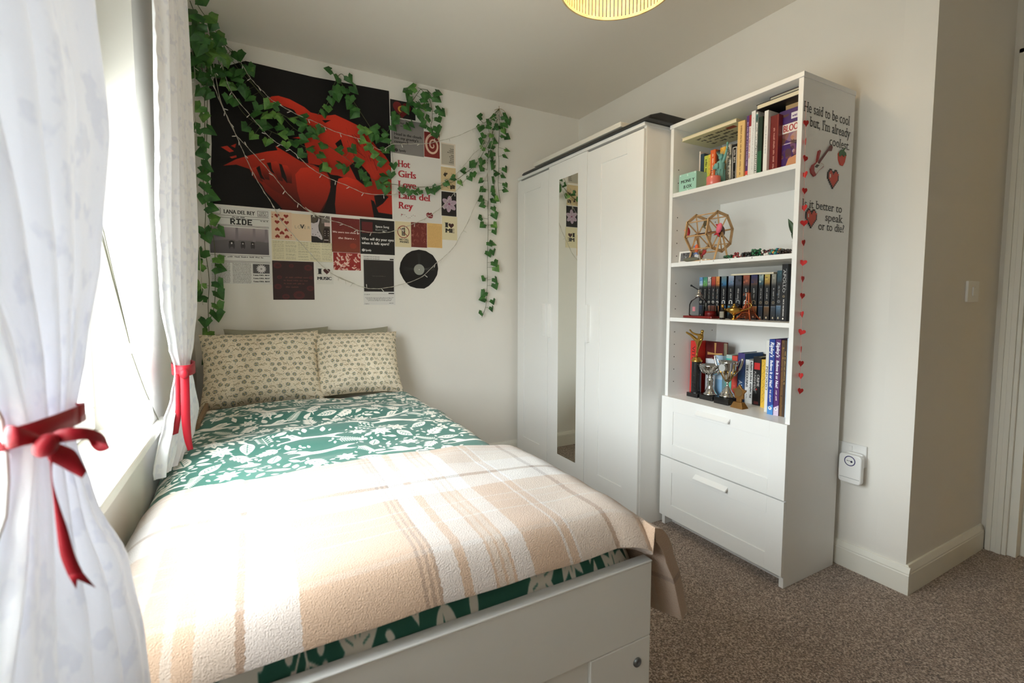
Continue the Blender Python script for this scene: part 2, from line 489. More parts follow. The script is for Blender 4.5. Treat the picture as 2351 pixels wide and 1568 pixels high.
# ---------------------------------------------------------------- fittings on the walls
M_plastic = mat('white_plastic', (238, 238, 236), 0.3)
sw = thing('light_switch', 'white plastic light switch on the shaded wall beside the doorway', 'light switch', (0.42, YC, 1.13))
boxob('plate', M_plastic, (0.365, 0.472, YC-0.009, YC, 1.088, 1.172), sw, 0.003)
boxob('rocker', M_plastic, (0.405, 0.430, YC-0.013, YC-0.009, 1.112, 1.148), sw, 0.002)
so = thing('wall_socket', 'white double wall socket low on the wall beside the bookcase', 'socket', (0, -1.872, 0.47))
boxob('plate', M_plastic, (-0.009, 0, -1.945, -1.80, 0.432, 0.517), so, 0.003)
boxob('rocker', M_plastic, (-0.012, -0.009, -1.895, -1.88, 0.488, 0.508), so, 0.001)
pg = thing('plug_in_unit', 'white plug-in unit with a dark blue ring, in the wall socket', 'plug-in device', (-0.03, -1.907, 0.372))
def rbox(mb, fx, y0, y1, z0, z1, r, d0, d1, n=5):
    P = []
    for cy_, cz_, a0 in ((y1-r, z1-r, 0), (y0+r, z1-r, 90), (y0+r, z0+r, 180), (y1-r, z0+r, 270)):
        for k in range(n+1):
            a = math.radians(a0+90*k/n); P.append((cy_+r*math.cos(a), cz_+r*math.sin(a)))
    mb.prism(P, lambda a, b_, d: (d, a, b_), d0, d1)
b = MB(); rbox(b, 0, -1.948, -1.866, 0.366, 0.482, 0.014, -0.050, -0.026); b.build('body', M_plastic, pg, 0.004)
b = MB(); rbox(b, 0, -1.942, -1.882, 0.425, 0.486, 0.01, -0.026, -0.0092); b.build('plug', M_plastic, pg, 0.002)
cv = Canvas(-1.930, -1.884, 0.433, 0.479, 5000, (238, 238, 236))
cv.ring(-1.907, 0.456, 0.0185, 0.0032, (32, 30, 92)); cv.ell(-1.913, 0.4545, 0.0042, 0.0042, (20, 20, 60)); cv.rect(-1.902, -1.896, 0.4545, 0.4575, (120, 120, 130)); cv.rect(-1.907, -1.9035, 0.4545, 0.4575, (120, 120, 130))
b = MB(); P = [(-1.907+0.0215*math.cos(2*PI*k/32), 0.456+0.0215*math.sin(2*PI*k/32)) for k in range(32)]
fi = b.prism(P, lambda a, b_, d: (d, a, b_), -0.0508, -0.0498); b.uv[fi] = [cv.uv(a, z) for a, z in P]
b.build('ring', cv.mat('plug_ring', 0.35), pg)
boxob('seam', mat('grey_seam', (150, 150, 148), 0.5), (-0.0506, -0.0498, -1.943, -1.871, 0.3865, 0.3878), pg, 0)

# ---------------------------------------------------------------- pendant lamp
M_rattan = mat('lamp_slats', (216, 190, 138), 0.6, vary=(40, (196, 166, 112), 0.3, 0.7))
lc = (-1.004, -1.588); lz0, lz1 = 2.15, 2.315; lr = 0.193
lamp = thing('pendant_lamp', 'round slatted pendant lampshade glowing warm, below the ceiling', 'ceiling lamp', (lc[0], lc[1], lz0))
b = MB()
for k in range(84):
    a = 2*PI*k/84; u = Vector((-math.sin(a), math.cos(a), 0)); n = Vector((math.cos(a), math.sin(a), 0)); w = 0.0048
    vs = []
    for z, r in ((lz0, lr-0.002), ((lz0+lz1)/2, lr-0.002), (lz1, lr-0.05)):
        for s_ in (-1, 1):
            for t in (0, -0.003): p = n*(r+t)+u*w*s_; vs.append((lc[0]+p.x, lc[1]+p.y, z))
    fs = [(0, 1, 3, 2)]
    for i in (0, 4): fs += [(i, i+2, i+6, i+4), (i+1, i+5, i+7, i+3), (i, i+4, i+5, i+1), (i+2, i+3, i+7, i+6)]
    b._add(vs, fs)
b.build('slats', M_rattan, lamp)
b = MB(); ringp = [(lr-0.004, lz0-0.006), (lr+0.003, lz0-0.006), (lr+0.003, lz0+0.004), (lr-0.004, lz0+0.004), (lr-0.004, lz0-0.006)]
b.lathe(ringp, 64, (lc[0], lc[1], 0)); b.lathe([(r-0.05, z+lz1-lz0) for r, z in ringp], 64, (lc[0], lc[1], 0)); b.build('rim', M_rattan, lamp, smooth=False)
def emit_mat(name, col, st):
    m = bpy.data.materials.new(name); m.use_nodes = True; bs = m.node_tree.nodes['Principled BSDF']
    bs.inputs['Emission Color'].default_value = col; bs.inputs['Emission Strength'].default_value = st; return m
MB().ball((lc[0], lc[1], 2.235), (0.03, 0.03, 0.04), 16, 10).build('bulb', emit_mat('bulb_glow', (1, 0.78, 0.45, 1), 14), lamp, smooth=True)
MB().tube([(lc[0], lc[1], 2.26), (lc[0], lc[1], H-0.02)], 0.004).tube([(lc[0], lc[1], 2.27), (lc[0], lc[1], 2.31)], 0.018, 12).tube([(lc[0]-lr+0.05, lc[1], lz1), (lc[0]+lr-0.05, lc[1], lz1)], 0.002).build('cord', M_plastic, lamp)
MB().lathe([(0.0, H), (0.045, H), (0.04, H-0.015), (0.01, H-0.03), (0, H-0.03)][::-1], 24, (lc[0], lc[1], 0)).build('ceiling_rose', M_plastic, lamp, smooth=True)
ld = bpy.data.lights.new('lamp_light', 'POINT'); ld.energy = 3.5; ld.color = (1, 0.74, 0.42); ld.shadow_soft_size = 0.045
lo = bpy.data.objects.new('lamp_light', ld); lo.location = (lc[0], lc[1], 2.18); COL.objects.link(lo)

# ---------------------------------------------------------------- wardrobe
M_foil = mat('white_foil_board', (238, 238, 236), 0.35, bump=(300, 0.015, 0.0005))
M_mirror = mat('mirror_glass', (232, 234, 228), 0.015, 1.0)
M_dark = mat('dark_gap', (30, 28, 26), 0.8)
WX, WYN, WYF = -0.531, -1.228, -0.046     # door face plane, near side, far side
wd = thing('wardrobe', 'tall white three door wardrobe with a mirror in its middle door', 'wardrobe', (-0.27, -0.637, 0))
b = MB(); b.box(-0.515, -0.022, WYN, WYN+0.016, 0, 1.885); b.box(-0.515, -0.022, WYF-0.016, WYF, 0, 1.885)
b.box(-0.50, -0.022, WYN+0.016, WYF-0.016, 0.06, 0.076); b.box(-0.50, -0.022, -0.80, -0.785, 0.076, 1.885)
b.box(-0.03, -0.022, WYN+0.016, WYF-0.016, 0.06, 1.885)
b.build('carcass', M_foil, wd, 0.001)
boxob('top_panel', M_foil, (WX, -0.022, WYN-0.002, WYF+0.002, 1.885, 1.902), wd, 0.0015)
def shaker(mb, X, y0, y1, z0, z1, py0, py1, pz0, pz1, t=0.016, rec=0.004):
    """door front facing -x at X: frame with a panel set back"""
    mb.box(X, X+t, y0, py0, z0, z1); mb.box(X, X+t, py1, y1, z0, z1)
    mb.box(X, X+t, py0, py1, z0, pz0); mb.box(X, X+t, py0, py1, pz1, z1)
    mb.box(X+rec, X+t, py0, py1, pz0, pz1)
def handle(parent, y, z0, z1, x):
    mb = MB(); mb.box(x-0.022, x-0.012, y-0.006, y+0.006, z0, z1); mb.box(x-0.014, x, y-0.006, y+0.001, z0, z1)
    return mb.build('handle', M_foil, parent, 0.0015)
doors = []
for y0, y1, p0, p1, z0, z1 in ((-0.427, -0.048, -0.338, -0.133, 0.055, 1.872), (-0.805, -0.431, -0.726, -0.540, 0.058, 1.882), (-1.227, -0.809, -1.117, -0.924, 0.050, 1.872)):
    mb = MB(); shaker(mb, WX, y0, y1, z0, z1, p0, p1, 0.16, 1.787)
    doors.append(mb.build('door', M_foil, wd, 0.0008))
boxob('mirror', M_mirror, (WX+0.0015, WX+0.0035, -0.725, -0.541, 0.161, 1.786), doors[1], 0)
handle(doors[0], -0.396, 0.864, 1.064, WX); handle(doors[1], -0.455, 0.862, 1.064, WX); handle(doors[2], -0.840, 0.862, 1.064, WX)

# things on top of and below the wardrobe
M_black = mat('black_plastic', (22, 22, 24), 0.4)
kb = thing('long_case', 'long black flat case lying on top of the wardrobe', 'case', (-0.33, -0.70, 1.902))
b = MB(); prof = [(-0.545, 1.903), (-0.19, 1.903), (-0.19, 1.940), (-0.47, 1.940), (-0.53, 1.920)]
b.prism(prof, lambda a, c, d: (a, d, c), -1.27, -0.115); b.build('body', M_black, kb, 0.006)
boxob('lid_edge', mat('black_rubber', (32, 32, 34), 0.7), (-0.44, -0.2, -1.24, -0.14, 1.940, 1.944), kb, 0.002)
wb = MB().box(-0.50, -0.26, -1.03, -0.20, 1.9445, 1.970).build('flat_board', mat('cream_card', (233, 228, 216), 0.6), bevel=0.003)
tag(wb, 'long pale flat board lying on the black case on the wardrobe', 'board')
def crumple(name, label, cat, c, r, m, seed):
    mb = MB(); n = 18
    def fn(u, w):
        a = 2*PI*u; ph = PI*w; k = 1+0.55*noise.noise(Vector((math.cos(a)*1.6*math.sin(ph)+seed, math.sin(a)*1.6*math.sin(ph), math.cos(ph)*1.6)))
        return (c[0]+r[0]*math.sin(ph)*math.cos(a)*k, c[1]+r[1]*math.sin(ph)*math.sin(a)*k, max(0.001, c[2]+r[2]*(1-math.cos(ph))*0.5*k))
    mb.grid(fn, n, 14, closed_u=True)
    return tag(mb.build(name, m, smooth=True), label, cat)
M_tissue = mat('crumpled_white', (226, 228, 236), 0.7, bump=(60, 0.6, 0.004))
crumple('crumpled_cloth', 'crumpled pale blue-white cloth under the right door of the wardrobe', 'cloth', (-0.44, -1.03, 0), (0.05, 0.055, 0.058), M_tissue, 1.0)
crumple('crumpled_bag', 'crumpled white plastic bag poking out under the left door of the wardrobe', 'bag', (-0.47, -0.42, 0), (0.05, 0.06, 0.05), mat('white_bag', (232, 230, 226), 0.4, bump=(70, 0.7, 0.004)), 5.0)
crumple('crumpled_paper', 'small crumpled grey-white scrap next to the bag under the wardrobe', 'paper', (-0.48, -0.53, 0), (0.03, 0.035, 0.03), mat('grey_scrap', (190, 188, 186), 0.6, bump=(70, 0.7, 0.004)), 9.0)

# ---------------------------------------------------------------- bookcase with two drawers
BX, BY0, BY1, BXB = -0.381, -1.858, -1.246, -0.040    # front, near side, far side, back
bc = thing('bookcase', 'tall white bookcase with open shelves over two wide drawers', 'bookcase', (-0.21, -1.552, 0))
for y0 in (BY0, BY1-0.018):
    boxob('side_panel', M_foil, (BX, BXB, y0, y0+0.018, 0, 1.884), bc, 0.001)
boxob('top_panel', M_foil, (BX-0.004, BXB, BY0-0.003, BY1+0.003, 1.884, 1.902), bc, 0.0015)
M_backp = mat('white_back_panel', (236, 236, 234), 0.4)
b = MB(); b.box(BXB-0.006, BXB-0.001, BY0+0.018, -1.652, 0.05, 1.884); b.box(BXB-0.006, BXB-0.001, -1.650, BY1-0.018, 0.05, 1.884); b.build('back_panel', M_backp, bc, 0.0005)
SZ = [1.588, 1.266, 1.010, 0.632]
for z, t in zip(SZ, (0.019, 0.019, 0.018, 0.016)):
    mb = MB().box(BX+0.002, BXB-0.006, BY0+0.018, BY1-0.018, z-t, z); mb.build('shelf', M_foil, bc, 0.001)
b = MB()
for z in (1.30, 1.36, 1.42, 1.48, 1.64, 1.70, 1.05, 1.11, 1.17, 0.70, 0.76, 0.82, 0.88, 0.94):
    for x in (-0.345, -0.08): MB().lathe([(0.0028, BY1-0.0184), (0.0, BY1-0.0184)], 8, (x, 0, z), 'y').build('peg_hole', M_dark, bc)
for y in (-1.43, -1.50, -1.58, -1.68): MB().lathe([(0.002, BX+0.0016), (0.0, BX+0.0016)], 8, (0, y, 1.2605), 'x').build('peg_hole', M_dark, bc)
boxob('plinth', M_foil, (BX+0.05, BX+0.066, BY0+0.018, BY1-0.018, 0.0, 0.05), bc, 0.001)
def drawer_handle(parent, y0, y1, z):
    mb = MB(); x = BX-0.016
    mb.prism([(x, z+0.012), (x-0.020, z-0.004), (x-0.020, z-0.008), (x-0.014, z-0.008), (x, z+0.002)], lambda a, c, d: (a, d, c), y0, y1)
    return mb.build('handle', M_foil, parent, 0.001)
for z0, z1, pz0, pz1, hz in ((0.345, 0.6335, 0.409, 0.568, 0.592), (0.050, 0.340, 0.117, 0.273, 0.302)):
    mb = MB(); shaker(mb, BX-0.016, BY0, BY1+0.003, z0, z1, -1.79, -1.314, pz0, pz1)
    mb.box(BX, BX+0.30, BY0+0.03, BY0+0.04, z0+0.02, z1-0.04); mb.box(BX, BX+0.30, BY1-0.04, BY1-0.03, z0+0.02, z1-0.04); mb.box(BX, BX+0.30, BY0+0.03, BY1-0.03, z0+0.02, z0+0.03)
    dw = mb.build('drawer', M_foil, bc, 0.0008)
    drawer_handle(dw, -1.620, -1.452, hz)

# ---------------------------------------------------------------- bed
M_bedw = mat('white_bed_paint', (236, 236, 233), 0.4, bump=(120, 0.05, 0.001))
BL, BR, BF, BH = -2.372, -1.360, -2.150, -0.018      # left, right, foot, head
bed = thing('bed', 'white single bed frame with a panelled footboard', 'bed', (-1.866, -1.08, 0))
b = MB()
b.box(BL, BR, BF, BF+0.022, 0.357, 0.524)                                  # top rail
b.box(-1.525, BR, BF, BF+0.022, 0.03, 0.3555); b.box(BL, BL+0.165, BF, BF+0.022, 0.03, 0.3555)
b.box(BL+0.165, -1.525, BF, BF+0.022, 0.03, 0.10); b.box(BL+0.165, -1.525, BF+0.008, BF+0.022, 0.10, 0.3555)
fb = b.build('footboard', M_bedw, bed, 0.002)
boxob('cap', M_bedw, (BL, BR, BF-0.002, BF+0.026, 0.5245, 0.529), bed, 0.002)
b = MB().lathe([(0.0105, 0), (0.0105, -0.003), (0.008, -0.005), (0.006, -0.005), (0.005, -0.003), (0, -0.003)], 20, (-1.398, BF, 0.307), 'y')
b.build('bolt', mat('steel_bolt', (128, 134, 140), 0.35, 1.0), bed, smooth=True)
boxob('headboard', M_bedw, (BL, BR, BH-0.022, BH, 0.03, 0.52), bed, 0.003)
for x0 in (BL+0.004, BR-0.026): boxob('side_rail', M_bedw, (x0, x0+0.022, BF+0.022, BH-0.022, 0.10, 0.34), bed, 0.002)
for x0 in (BL+0.01, BR-0.06):
    for y0 in (BF+0.023, BH-0.073): boxob('leg', M_bedw, (x0, x0+0.05, y0, y0+0.05, 0, 0.32), bed, 0.002)
b = MB()
for k in range(14): b.box(BL+0.03, BR-0.03, BF+0.10+k*0.142, BF+0.17+k*0.142, 0.285, 0.30)
sl = b.build('slats', mat('pine_slats', (206, 176, 130), 0.6), bed)
M_sheet = mat('beige_sheet', (214, 204, 182), 0.8, bump=(400, 0.1, 0.001))
b = MB()
def rounded_box(mb, x0, x1, y0, y1, z0, z1, r, n=6):
    mb.box(x0, x1, y0, y1, z0, z1)
rounded_box(b, BL+0.03, BR-0.032, BF+0.03, BH-0.03, 0.302, 0.525, 0.04)
mt = b.build('mattress', M_sheet, bevel=0.035)
tag(mt, 'mattress in a beige fitted sheet, its corner showing right of the pillows', 'mattress')

# ---- duvet, white woodland print on green
def duvet_canvas():
    r = random.Random(11)
    G = (40, 102, 88); Wt = (236, 232, 222); G2 = (74, 128, 114)
    cv = Canvas(-0.80, 0.80, 0, 1.75, 800, G)
    def T(x, z, a, s=1.0, sx=1.0):
        c, q = math.cos(a), math.sin(a)
        return lambda u, v: (x+(u*sx*c-v*q)*s, z+(u*sx*q+v*c)*s)
    def leaf(t, L, w, vein=True, base=(0, 0), ang=0, col=Wt):
        c, q = math.cos(ang), math.sin(ang); P = []
        for k in range(13):
            u = k/12; P.append((u*L, w*math.sin(PI*u**0.8)))
        for k in range(11, 0, -1):
            u = k/12; P.append((u*L, -w*math.sin(PI*u**0.8)))
        M_ = lambda p: t(base[0]+p[0]*c-p[1]*q, base[1]+p[0]*q+p[1]*c)
        cv.poly([M_(p) for p in P], col)
        if vein and L > 0.05:
            cv.line([M_((0.12*L, 0)), M_((0.85*L, 0))], 0.0022, G)
            for u in (0.25, 0.4, 0.55, 0.7):
                for s_ in (-1, 1): cv.line([M_((u*L, 0)), M_(((u+0.12)*L, s_*w*0.6))], 0.0018, G)
    def flower(x, z, s):
        a0 = r.uniform(0, 1)
        for k in range(8): leaf(T(x, z, a0+2*PI*k/8, s), 0.05, 0.011, False)
        cv.ell(x, z, 0.022*s, 0.022*s, Wt)
        for k in range(8):
            a = a0+2*PI*k/8; cv.line([(x+math.cos(a)*0.012*s, z+math.sin(a)*0.012*s), (x+math.cos(a)*0.028*s, z+math.sin(a)*0.028*s)], 0.0016, G2)
    def sprig(x, z, a, s, n=4):
        t = T(x, z, a, s); cv.line([t(0, 0), t(0.05, 0.004), t(0.12, 0)], 0.0035*s+0.0012, Wt)
        for k in range(n):
            u = 0.02+0.09*k/n
            for q in (-1, 1): leaf(t, 0.05-0.006*k, 0.0095, False, (u, 0), q*0.75)
        leaf(t, 0.04, 0.009, False, (0.115, 0), 0)
    def berries(x, z, a, s):
        t = T(x, z, a, s); cv.line([t(0, 0), t(0.10, 0)], 0.003, Wt)
        for k in range(4):
            u = 0.02+0.02*k
            for q in (-1, 1):
                e = t(u+0.02, q*0.028); cv.line([t(u, 0), e], 0.0025, Wt); cv.ell(e[0], e[1], 0.0075*s, 0.0075*s, Wt)
    def fern(x, z, a, s):
        t = T(x, z, a, s); cv.line([t(0, 0), t(0.11, 0)], 0.003, Wt)
        for k in range(11):
            u = 0.01+0.009*k
            for q in (-1, 1): cv.line([t(u, 0), t(u+0.014, q*(0.022-0.0014*k))], 0.0032, Wt)
    def hound(x, z, s, fl, a=0):
        t = T(x, z, a, s, fl)
        P = [(-.14, .01), (-.10, .022), (-.03, .016), (.05, .024), (.075, .05), (.095, .062), (.11, .055), (.145, .046), (.143, .038), (.112, .036), (.10, .02), (.098, .0), (.15, -.028), (.145, -.036), (.085, -.014),
             (.06, -.006), (-.02, -.006), (-.05, -.012), (-.10, -.045), (-.125, -.05), (-.085, -.018), (-.10, .0), (-.125, .004), (-.15, .03), (-.142, .012)]
        cv.poly([t(*p) for p in P], Wt)
        cv.line([t(.085, .04), t(.098, .05)], 0.003, G); cv.line([t(-.08, .005), t(-.06, -.006)], 0.002, G)
    def dove(x, z, s, fl, a=0):
        t = T(x, z, a, s, fl)
        cv.poly([t(*p) for p in [(-.10, -.01), (-.05, -.012), (0, -.022), (.05, -.014), (.075, .004), (.095, .004), (.078, .014), (.06, .018), (.02, .012), (-.04, .004), (-.11, .012)]], Wt)
        cv.poly([t(*p) for p in [(-.02, .008), (-.06, .05), (-.035, .048), (-.03, .06), (0, .05), (.03, .012)]], Wt)
        cv.line([t(-.03, .04), t(-.005, .015)], 0.002, G); cv.line([t(-.018, .045), t(.005, .018)], 0.002, G)
    pts = []
    def free(x, z, d):
        return all((x-a)**2+(z-b_)**2 > (d+e)**2 for a, b_, e in pts)
    def put(kind, n, d, tries=400):
        c = 0
        for _ in range(tries):
            x = r.uniform(-0.79, 0.79); z = r.uniform(0.0, 1.74)
            if not free(x, z, d): continue
            pts.append((x, z, d)); a = r.uniform(0, 2*PI); s = r.uniform(0.66, 0.84)
            if kind == 'hound':
                fl = r.choice((-1, 1)); hound(x, z, 0.74, fl, r.uniform(-.12, .12))
                pts.append((x-0.07, z, 0.035)); pts.append((x+0.07, z, 0.035))
            elif kind == 'dove': dove(x, z, 0.76, r.choice((-1, 1)), r.uniform(-.3, .3))
            elif kind == 'big': leaf(T(x-0.05*math.cos(a)*s, z-0.05*math.sin(a)*s, a), 0.10*s, 0.026*s)
            elif kind == 'flower': flower(x, z, s)
            elif kind == 'sprig': sprig(x-0.06*math.cos(a)*s, z-0.06*math.sin(a)*s, a, s)
            elif kind == 'berries': berries(x-0.05*math.cos(a)*s, z-0.05*math.sin(a)*s, a, s)
            elif kind == 'fern': fern(x-0.05*math.cos(a)*s, z-0.05*math.sin(a)*s, a, s)
            elif kind == 'leaf': leaf(T(x-0.025*math.cos(a)*s, z-0.025*math.sin(a)*s, a), 0.055*s, 0.0125*s, False)
            elif kind == 'dot': leaf(T(x-0.012*math.cos(a)*s, z-0.012*math.sin(a)*s, a), 0.026*s, 0.006*s, False)
            c += 1
            if c >= n: return
    put('hound', 15, 0.06, 900); put('dove', 24, 0.05, 900); put('big', 70, 0.036, 1500); put('flower', 95, 0.034, 2000)
    put('sprig', 190, 0.036, 4000); put('berries', 130, 0.031, 3500); put('fern', 120, 0.028, 3500); put('leaf', 1100, 0.0150, 9000); put('dot', 2000, 0.0072, 12000)
    return cv
cvd = duvet_canvas()
M_duvet = cvd.mat('duvet_print', 0.85, bump=(500, 0.12, 0.0008), sheen=0.15)
XC = (BL+BR)/2
def wr(x, y, seed=0.0):
    """soft cloth wrinkles in metres"""
    p = Vector((x*3.2, y*4.0, seed)); q = Vector((x*9, y*13, seed+3))
    return 0.015*noise.noise(p)+0.007*noise.noise(q)
def cross(s, half, r, top, lean=0.10):
    """bed-covering cross section at arc position s (0 = middle): flat top, rounded edge, hanging side -> (x offset, z)"""
    sg = 1 if s >= 0 else -1; a = abs(s); fl = half-r
    if a <= fl: return sg*a, top
    q = (a-fl)/(r*PI/2)
    if q <= 1: return sg*(fl+r*math.sin(q*PI/2)), top-r*(1-math.cos(q*PI/2))
    d = a-fl-r*PI/2
    return sg*(half+d*lean), top-r-d
DV0, DV1 = -0.40, -2.122
def duvet_fn(u, w):
    s = -0.70+1.40*u; y = DV0+(DV1-DV0)*w
    half = 0.487-(0.055*min(1, max(0, (y+0.95)/0.25)) if s < 0 else 0); top = 0.588
    x, z = cross(s, half if s > 0 else 0.495, 0.075, top, 0.04 if s > 0 else 0.0)
    on = max(0.0, 1-abs(s)/0.5)
    z += 0.012*(on**0.5)+wr(s, y)*(1 if abs(s) < 0.47 else 0.35)
    z += 0.018*math.exp(-((y+0.78+0.25*s)/0.05)**2)*max(0, math.cos(s*2.2))+0.012*math.exp(-((y+1.05-0.2*s)/0.07)**2)
    if abs(s) > 0.48: x += (0.012*math.sin(y*21+s*3)+0.008*math.sin(y*43))*min(1, (abs(s)-0.48)/0.1)*(1 if s > 0 else 0.1)
    e = min(1.0, w/0.03); z -= 0.030*(1-e)**2
    f = max(0.0, (w-0.93)/0.07); z -= 0.115*f**3
    if s < 0: x = max(x, BL+0.012-XC)
    return (XC+x, y, z)
b = MB(); b.grid(duvet_fn, 130, 170, uvfn=lambda u, w: (cvd.uv(-0.70+1.40*u, 1.73*(1-w)*1.0)))
b.f = [f[::-1] for f in b.f]; b.uv = {k: v[::-1] for k, v in b.uv.items()}
dv = b.build('duvet', M_duvet, smooth=True, solid=0.028)
tag(dv, 'green duvet printed with white leaves, flowers, birds and hounds, spread over the bed', 'duvet')

# ---- tartan fleece blanket across the foot
def plaid_mat():
    m = mat('tartan_fleece', (230, 220, 205), 0.95, spec=0.1, sheen=0.5)
    nt = m.node_tree; N = nt.nodes; L = nt.links; bs = N['Principled BSDF']
    tc = N.new('ShaderNodeTexCoord'); sep = N.new('ShaderNodeSeparateXYZ'); L.new(tc.outputs['UV'], sep.inputs[0])
    wob = N.new('ShaderNodeTexNoise'); wob.inputs['Scale'].default_value = 260; L.new(tc.outputs['UV'], wob.inputs['Vector'])
    W_, C_, T_, B_, K_ = (198, 197, 197), (184, 174, 164), (174, 145, 120), (116, 92, 74), (178, 158, 142)
    def ramp(sock, stops, off):
        j = N.new('ShaderNodeMath'); j.operation = 'MULTIPLY_ADD'; j.inputs[1].default_value = 0.006; L.new(wob.outputs[0], j.inputs[0]); L.new(sock, j.inputs[2])
        r = N.new('ShaderNodeValToRGB'); r.color_ramp.interpolation = 'CONSTANT'; e = r.color_ramp.elements
        e[0].position = 0; e[0].color = lin(stops[0][1]); e[1].position = stops[1][0]+off; e[1].color = lin(stops[1][1])
        for p, c in stops[2:]:
            k = e.new(p+off); k.color = lin(c)
        L.new(j.outputs[0], r.inputs[0]); return r
    # across the bed (u = 0.5 + s/1.6)
    wa = [(-.9, C_), (-.40, T_), (-.37, C_), (-.355, T_), (-.33, C_), (-.285, B_), (-.268, W_), (-.195, T_), (-.010, B_), (-.004, T_), (.004, B_), (.010, T_), (.019, B_), (.025, W_), (.062, T_), (.082, W_),
          (.125, T_), (.132, C_), (.143, T_), (.150, C_), (.161, T_), (.168, W_), (.205, T_), (.285, W_), (.294, T_), (.308, W_), (.318, C_), (.405, B_), (.419, C_), (.475, T_), (.62, B_), (.627, T_)]
    wu = [(0, wa[0][1])]+[(0.5+p/1.6, c) for p, c in wa[1:]]
    # along the bed (v = 0 at the upper edge, 1 = 0.8 m)
    we = [(0, T_), (.055, C_), (.066, T_), (.074, C_), (.105, K_), (.112, C_), (.165, W_), (.250, B_), (.266, W_), (.335, T_), (.395, C_), (.402, T_), (.43, K_), (.438, T_), (.47, C_), (.478, T_), (.56, K_), (.568, T_)]
    wv = [(p/0.8, c) for p, c in we]
    r1 = ramp(sep.outputs[0], wu, 0.003); r2 = ramp(sep.outputs[1], wv, 0.003)
    x = N.new('ShaderNodeMix'); x.data_type = 'RGBA'; x.blend_type = 'MIX'; x.inputs[0].default_value = 0.5
    L.new(r1.outputs[0], x.inputs[6]); L.new(r2.outputs[0], x.inputs[7]); L.new(x.outputs[2], bs.inputs['Base Color'])
    n = N.new('ShaderNodeTexNoise'); n.inputs['Scale'].default_value = 430; n.inputs['Detail'].default_value = 5; L.new(tc.outputs['Object'], n.inputs['Vector'])
    bp = N.new('ShaderNodeBump'); bp.inputs['Strength'].default_value = 0.9; bp.inputs['Distance'].default_value = 0.0035
    L.new(n.outputs[0], bp.inputs['Height']); L.new(bp.outputs[0], bs.inputs['Normal'])
    return m
M_plaid = plaid_mat()
def blanket_edges(s):
    """upper and lower edge (y) of the folded blanket at arc position s"""
    up_ = -1.50-0.10*max(0, s-0.30)-0.22*max(0, -0.44-s)-0.05*max(0, s)+0.01*math.sin(s*9)
    lo = -2.127-0.012*math.sin((s+0.5)*2.6)-(0.035 if s > 0.5 else 0.035*max(0, (s-0.42)/0.08))
    return up_, lo
def blanket_fn(u, w):
    s = -0.60+1.325*u; y0, y1 = blanket_edges(s); y = y0+(y1-y0)*w
    x, z = cross(s, 0.528 if s > 0 else 0.488, 0.085, 0.612, 0.34)
    on = max(0.0, 1-abs(s)/0.55); z += 0.020*on**0.5+wr(s*0.8, y*0.8, 5.0)*0.8
    if s > 0.5:
        k = min(1, (s-0.5)/0.12); x += k*(0.016*math.sin(y*17+1)+0.010*math.sin(y*31))
    f = max(0.0, (w-0.88)/0.12)
    if s < 0.50: z -= 0.060*f**2.2*(1-0.25*max(0, s))
    e = max(0.0, 1-w/0.05); z -= 0.022*e**2
    if s < 0: x = max(x, BL+0.025-XC)
    return (XC+x, y, z)
b = MB(); b.grid(blanket_fn, 150, 80, uvfn=lambda u, w: (0.5+(-0.60+1.325*u)/1.6, w*0.62/0.8))
b.f = [f[::-1] for f in b.f]; b.uv = {k: v[::-1] for k, v in b.uv.items()}
bl = b.build('blanket', M_plaid, smooth=True, solid=0.030)
bl.modifiers['thickness'].use_rim = True
q = bl.modifiers.new('round', 'BEVEL'); q.width = 0.010; q.segments = 3; q.limit_method = 'ANGLE'; q.angle_limit = 1.0
tag(bl, 'cream and tan tartan fleece blanket laid across the foot of the bed', 'blanket')

# ---- pillows
def floral_canvas(name, r, dens):
    cv = Canvas(0, 0.6, 0, 0.5, 900, (234, 222, 199))
    nx, nz = 17, 15
    for i in range(nx+1):
        for j in range(nz+1):
            x = 0.6*(i+(0.5 if j % 2 else 0))/nx+r.uniform(-.004, .004); z = 0.5*j/nz+r.uniform(-.004, .004)
            if (i+j) % 3:
                for k in range(6):
                    a = 2*PI*k/6+r.random(); cv.ell(x+0.006*math.cos(a), z+0.006*math.sin(a), 0.0045, 0.0036, (128, 134, 124), 0.85, a, 8)
                cv.ell(x, z, 0.004, 0.004, (196, 178, 130)); cv.ring(x, z, 0.0098, 0.0012, (96, 98, 84))
            else:
                cv.line([(x-0.012, z-0.006), (x, z+0.002), (x+0.013, z-0.002)], 0.0016, (104, 98, 72))
                for k in range(5): cv.ell(x-0.012+0.006*k, z+r.uniform(-.008, .008), 0.0036, 0.0018, (146, 132, 92), 0.9, r.uniform(0, 3), 8)
            for k in range(dens):
                cv.ell(x+r.uniform(-.022, .022), z+r.uniform(-.022, .022), r.uniform(.001, .0024), r.uniform(.0008, .002), r.choice(((100, 96, 70), (186, 156, 96), (120, 124, 112), (150, 120, 84))), 0.9, 0, 7)
    return cv
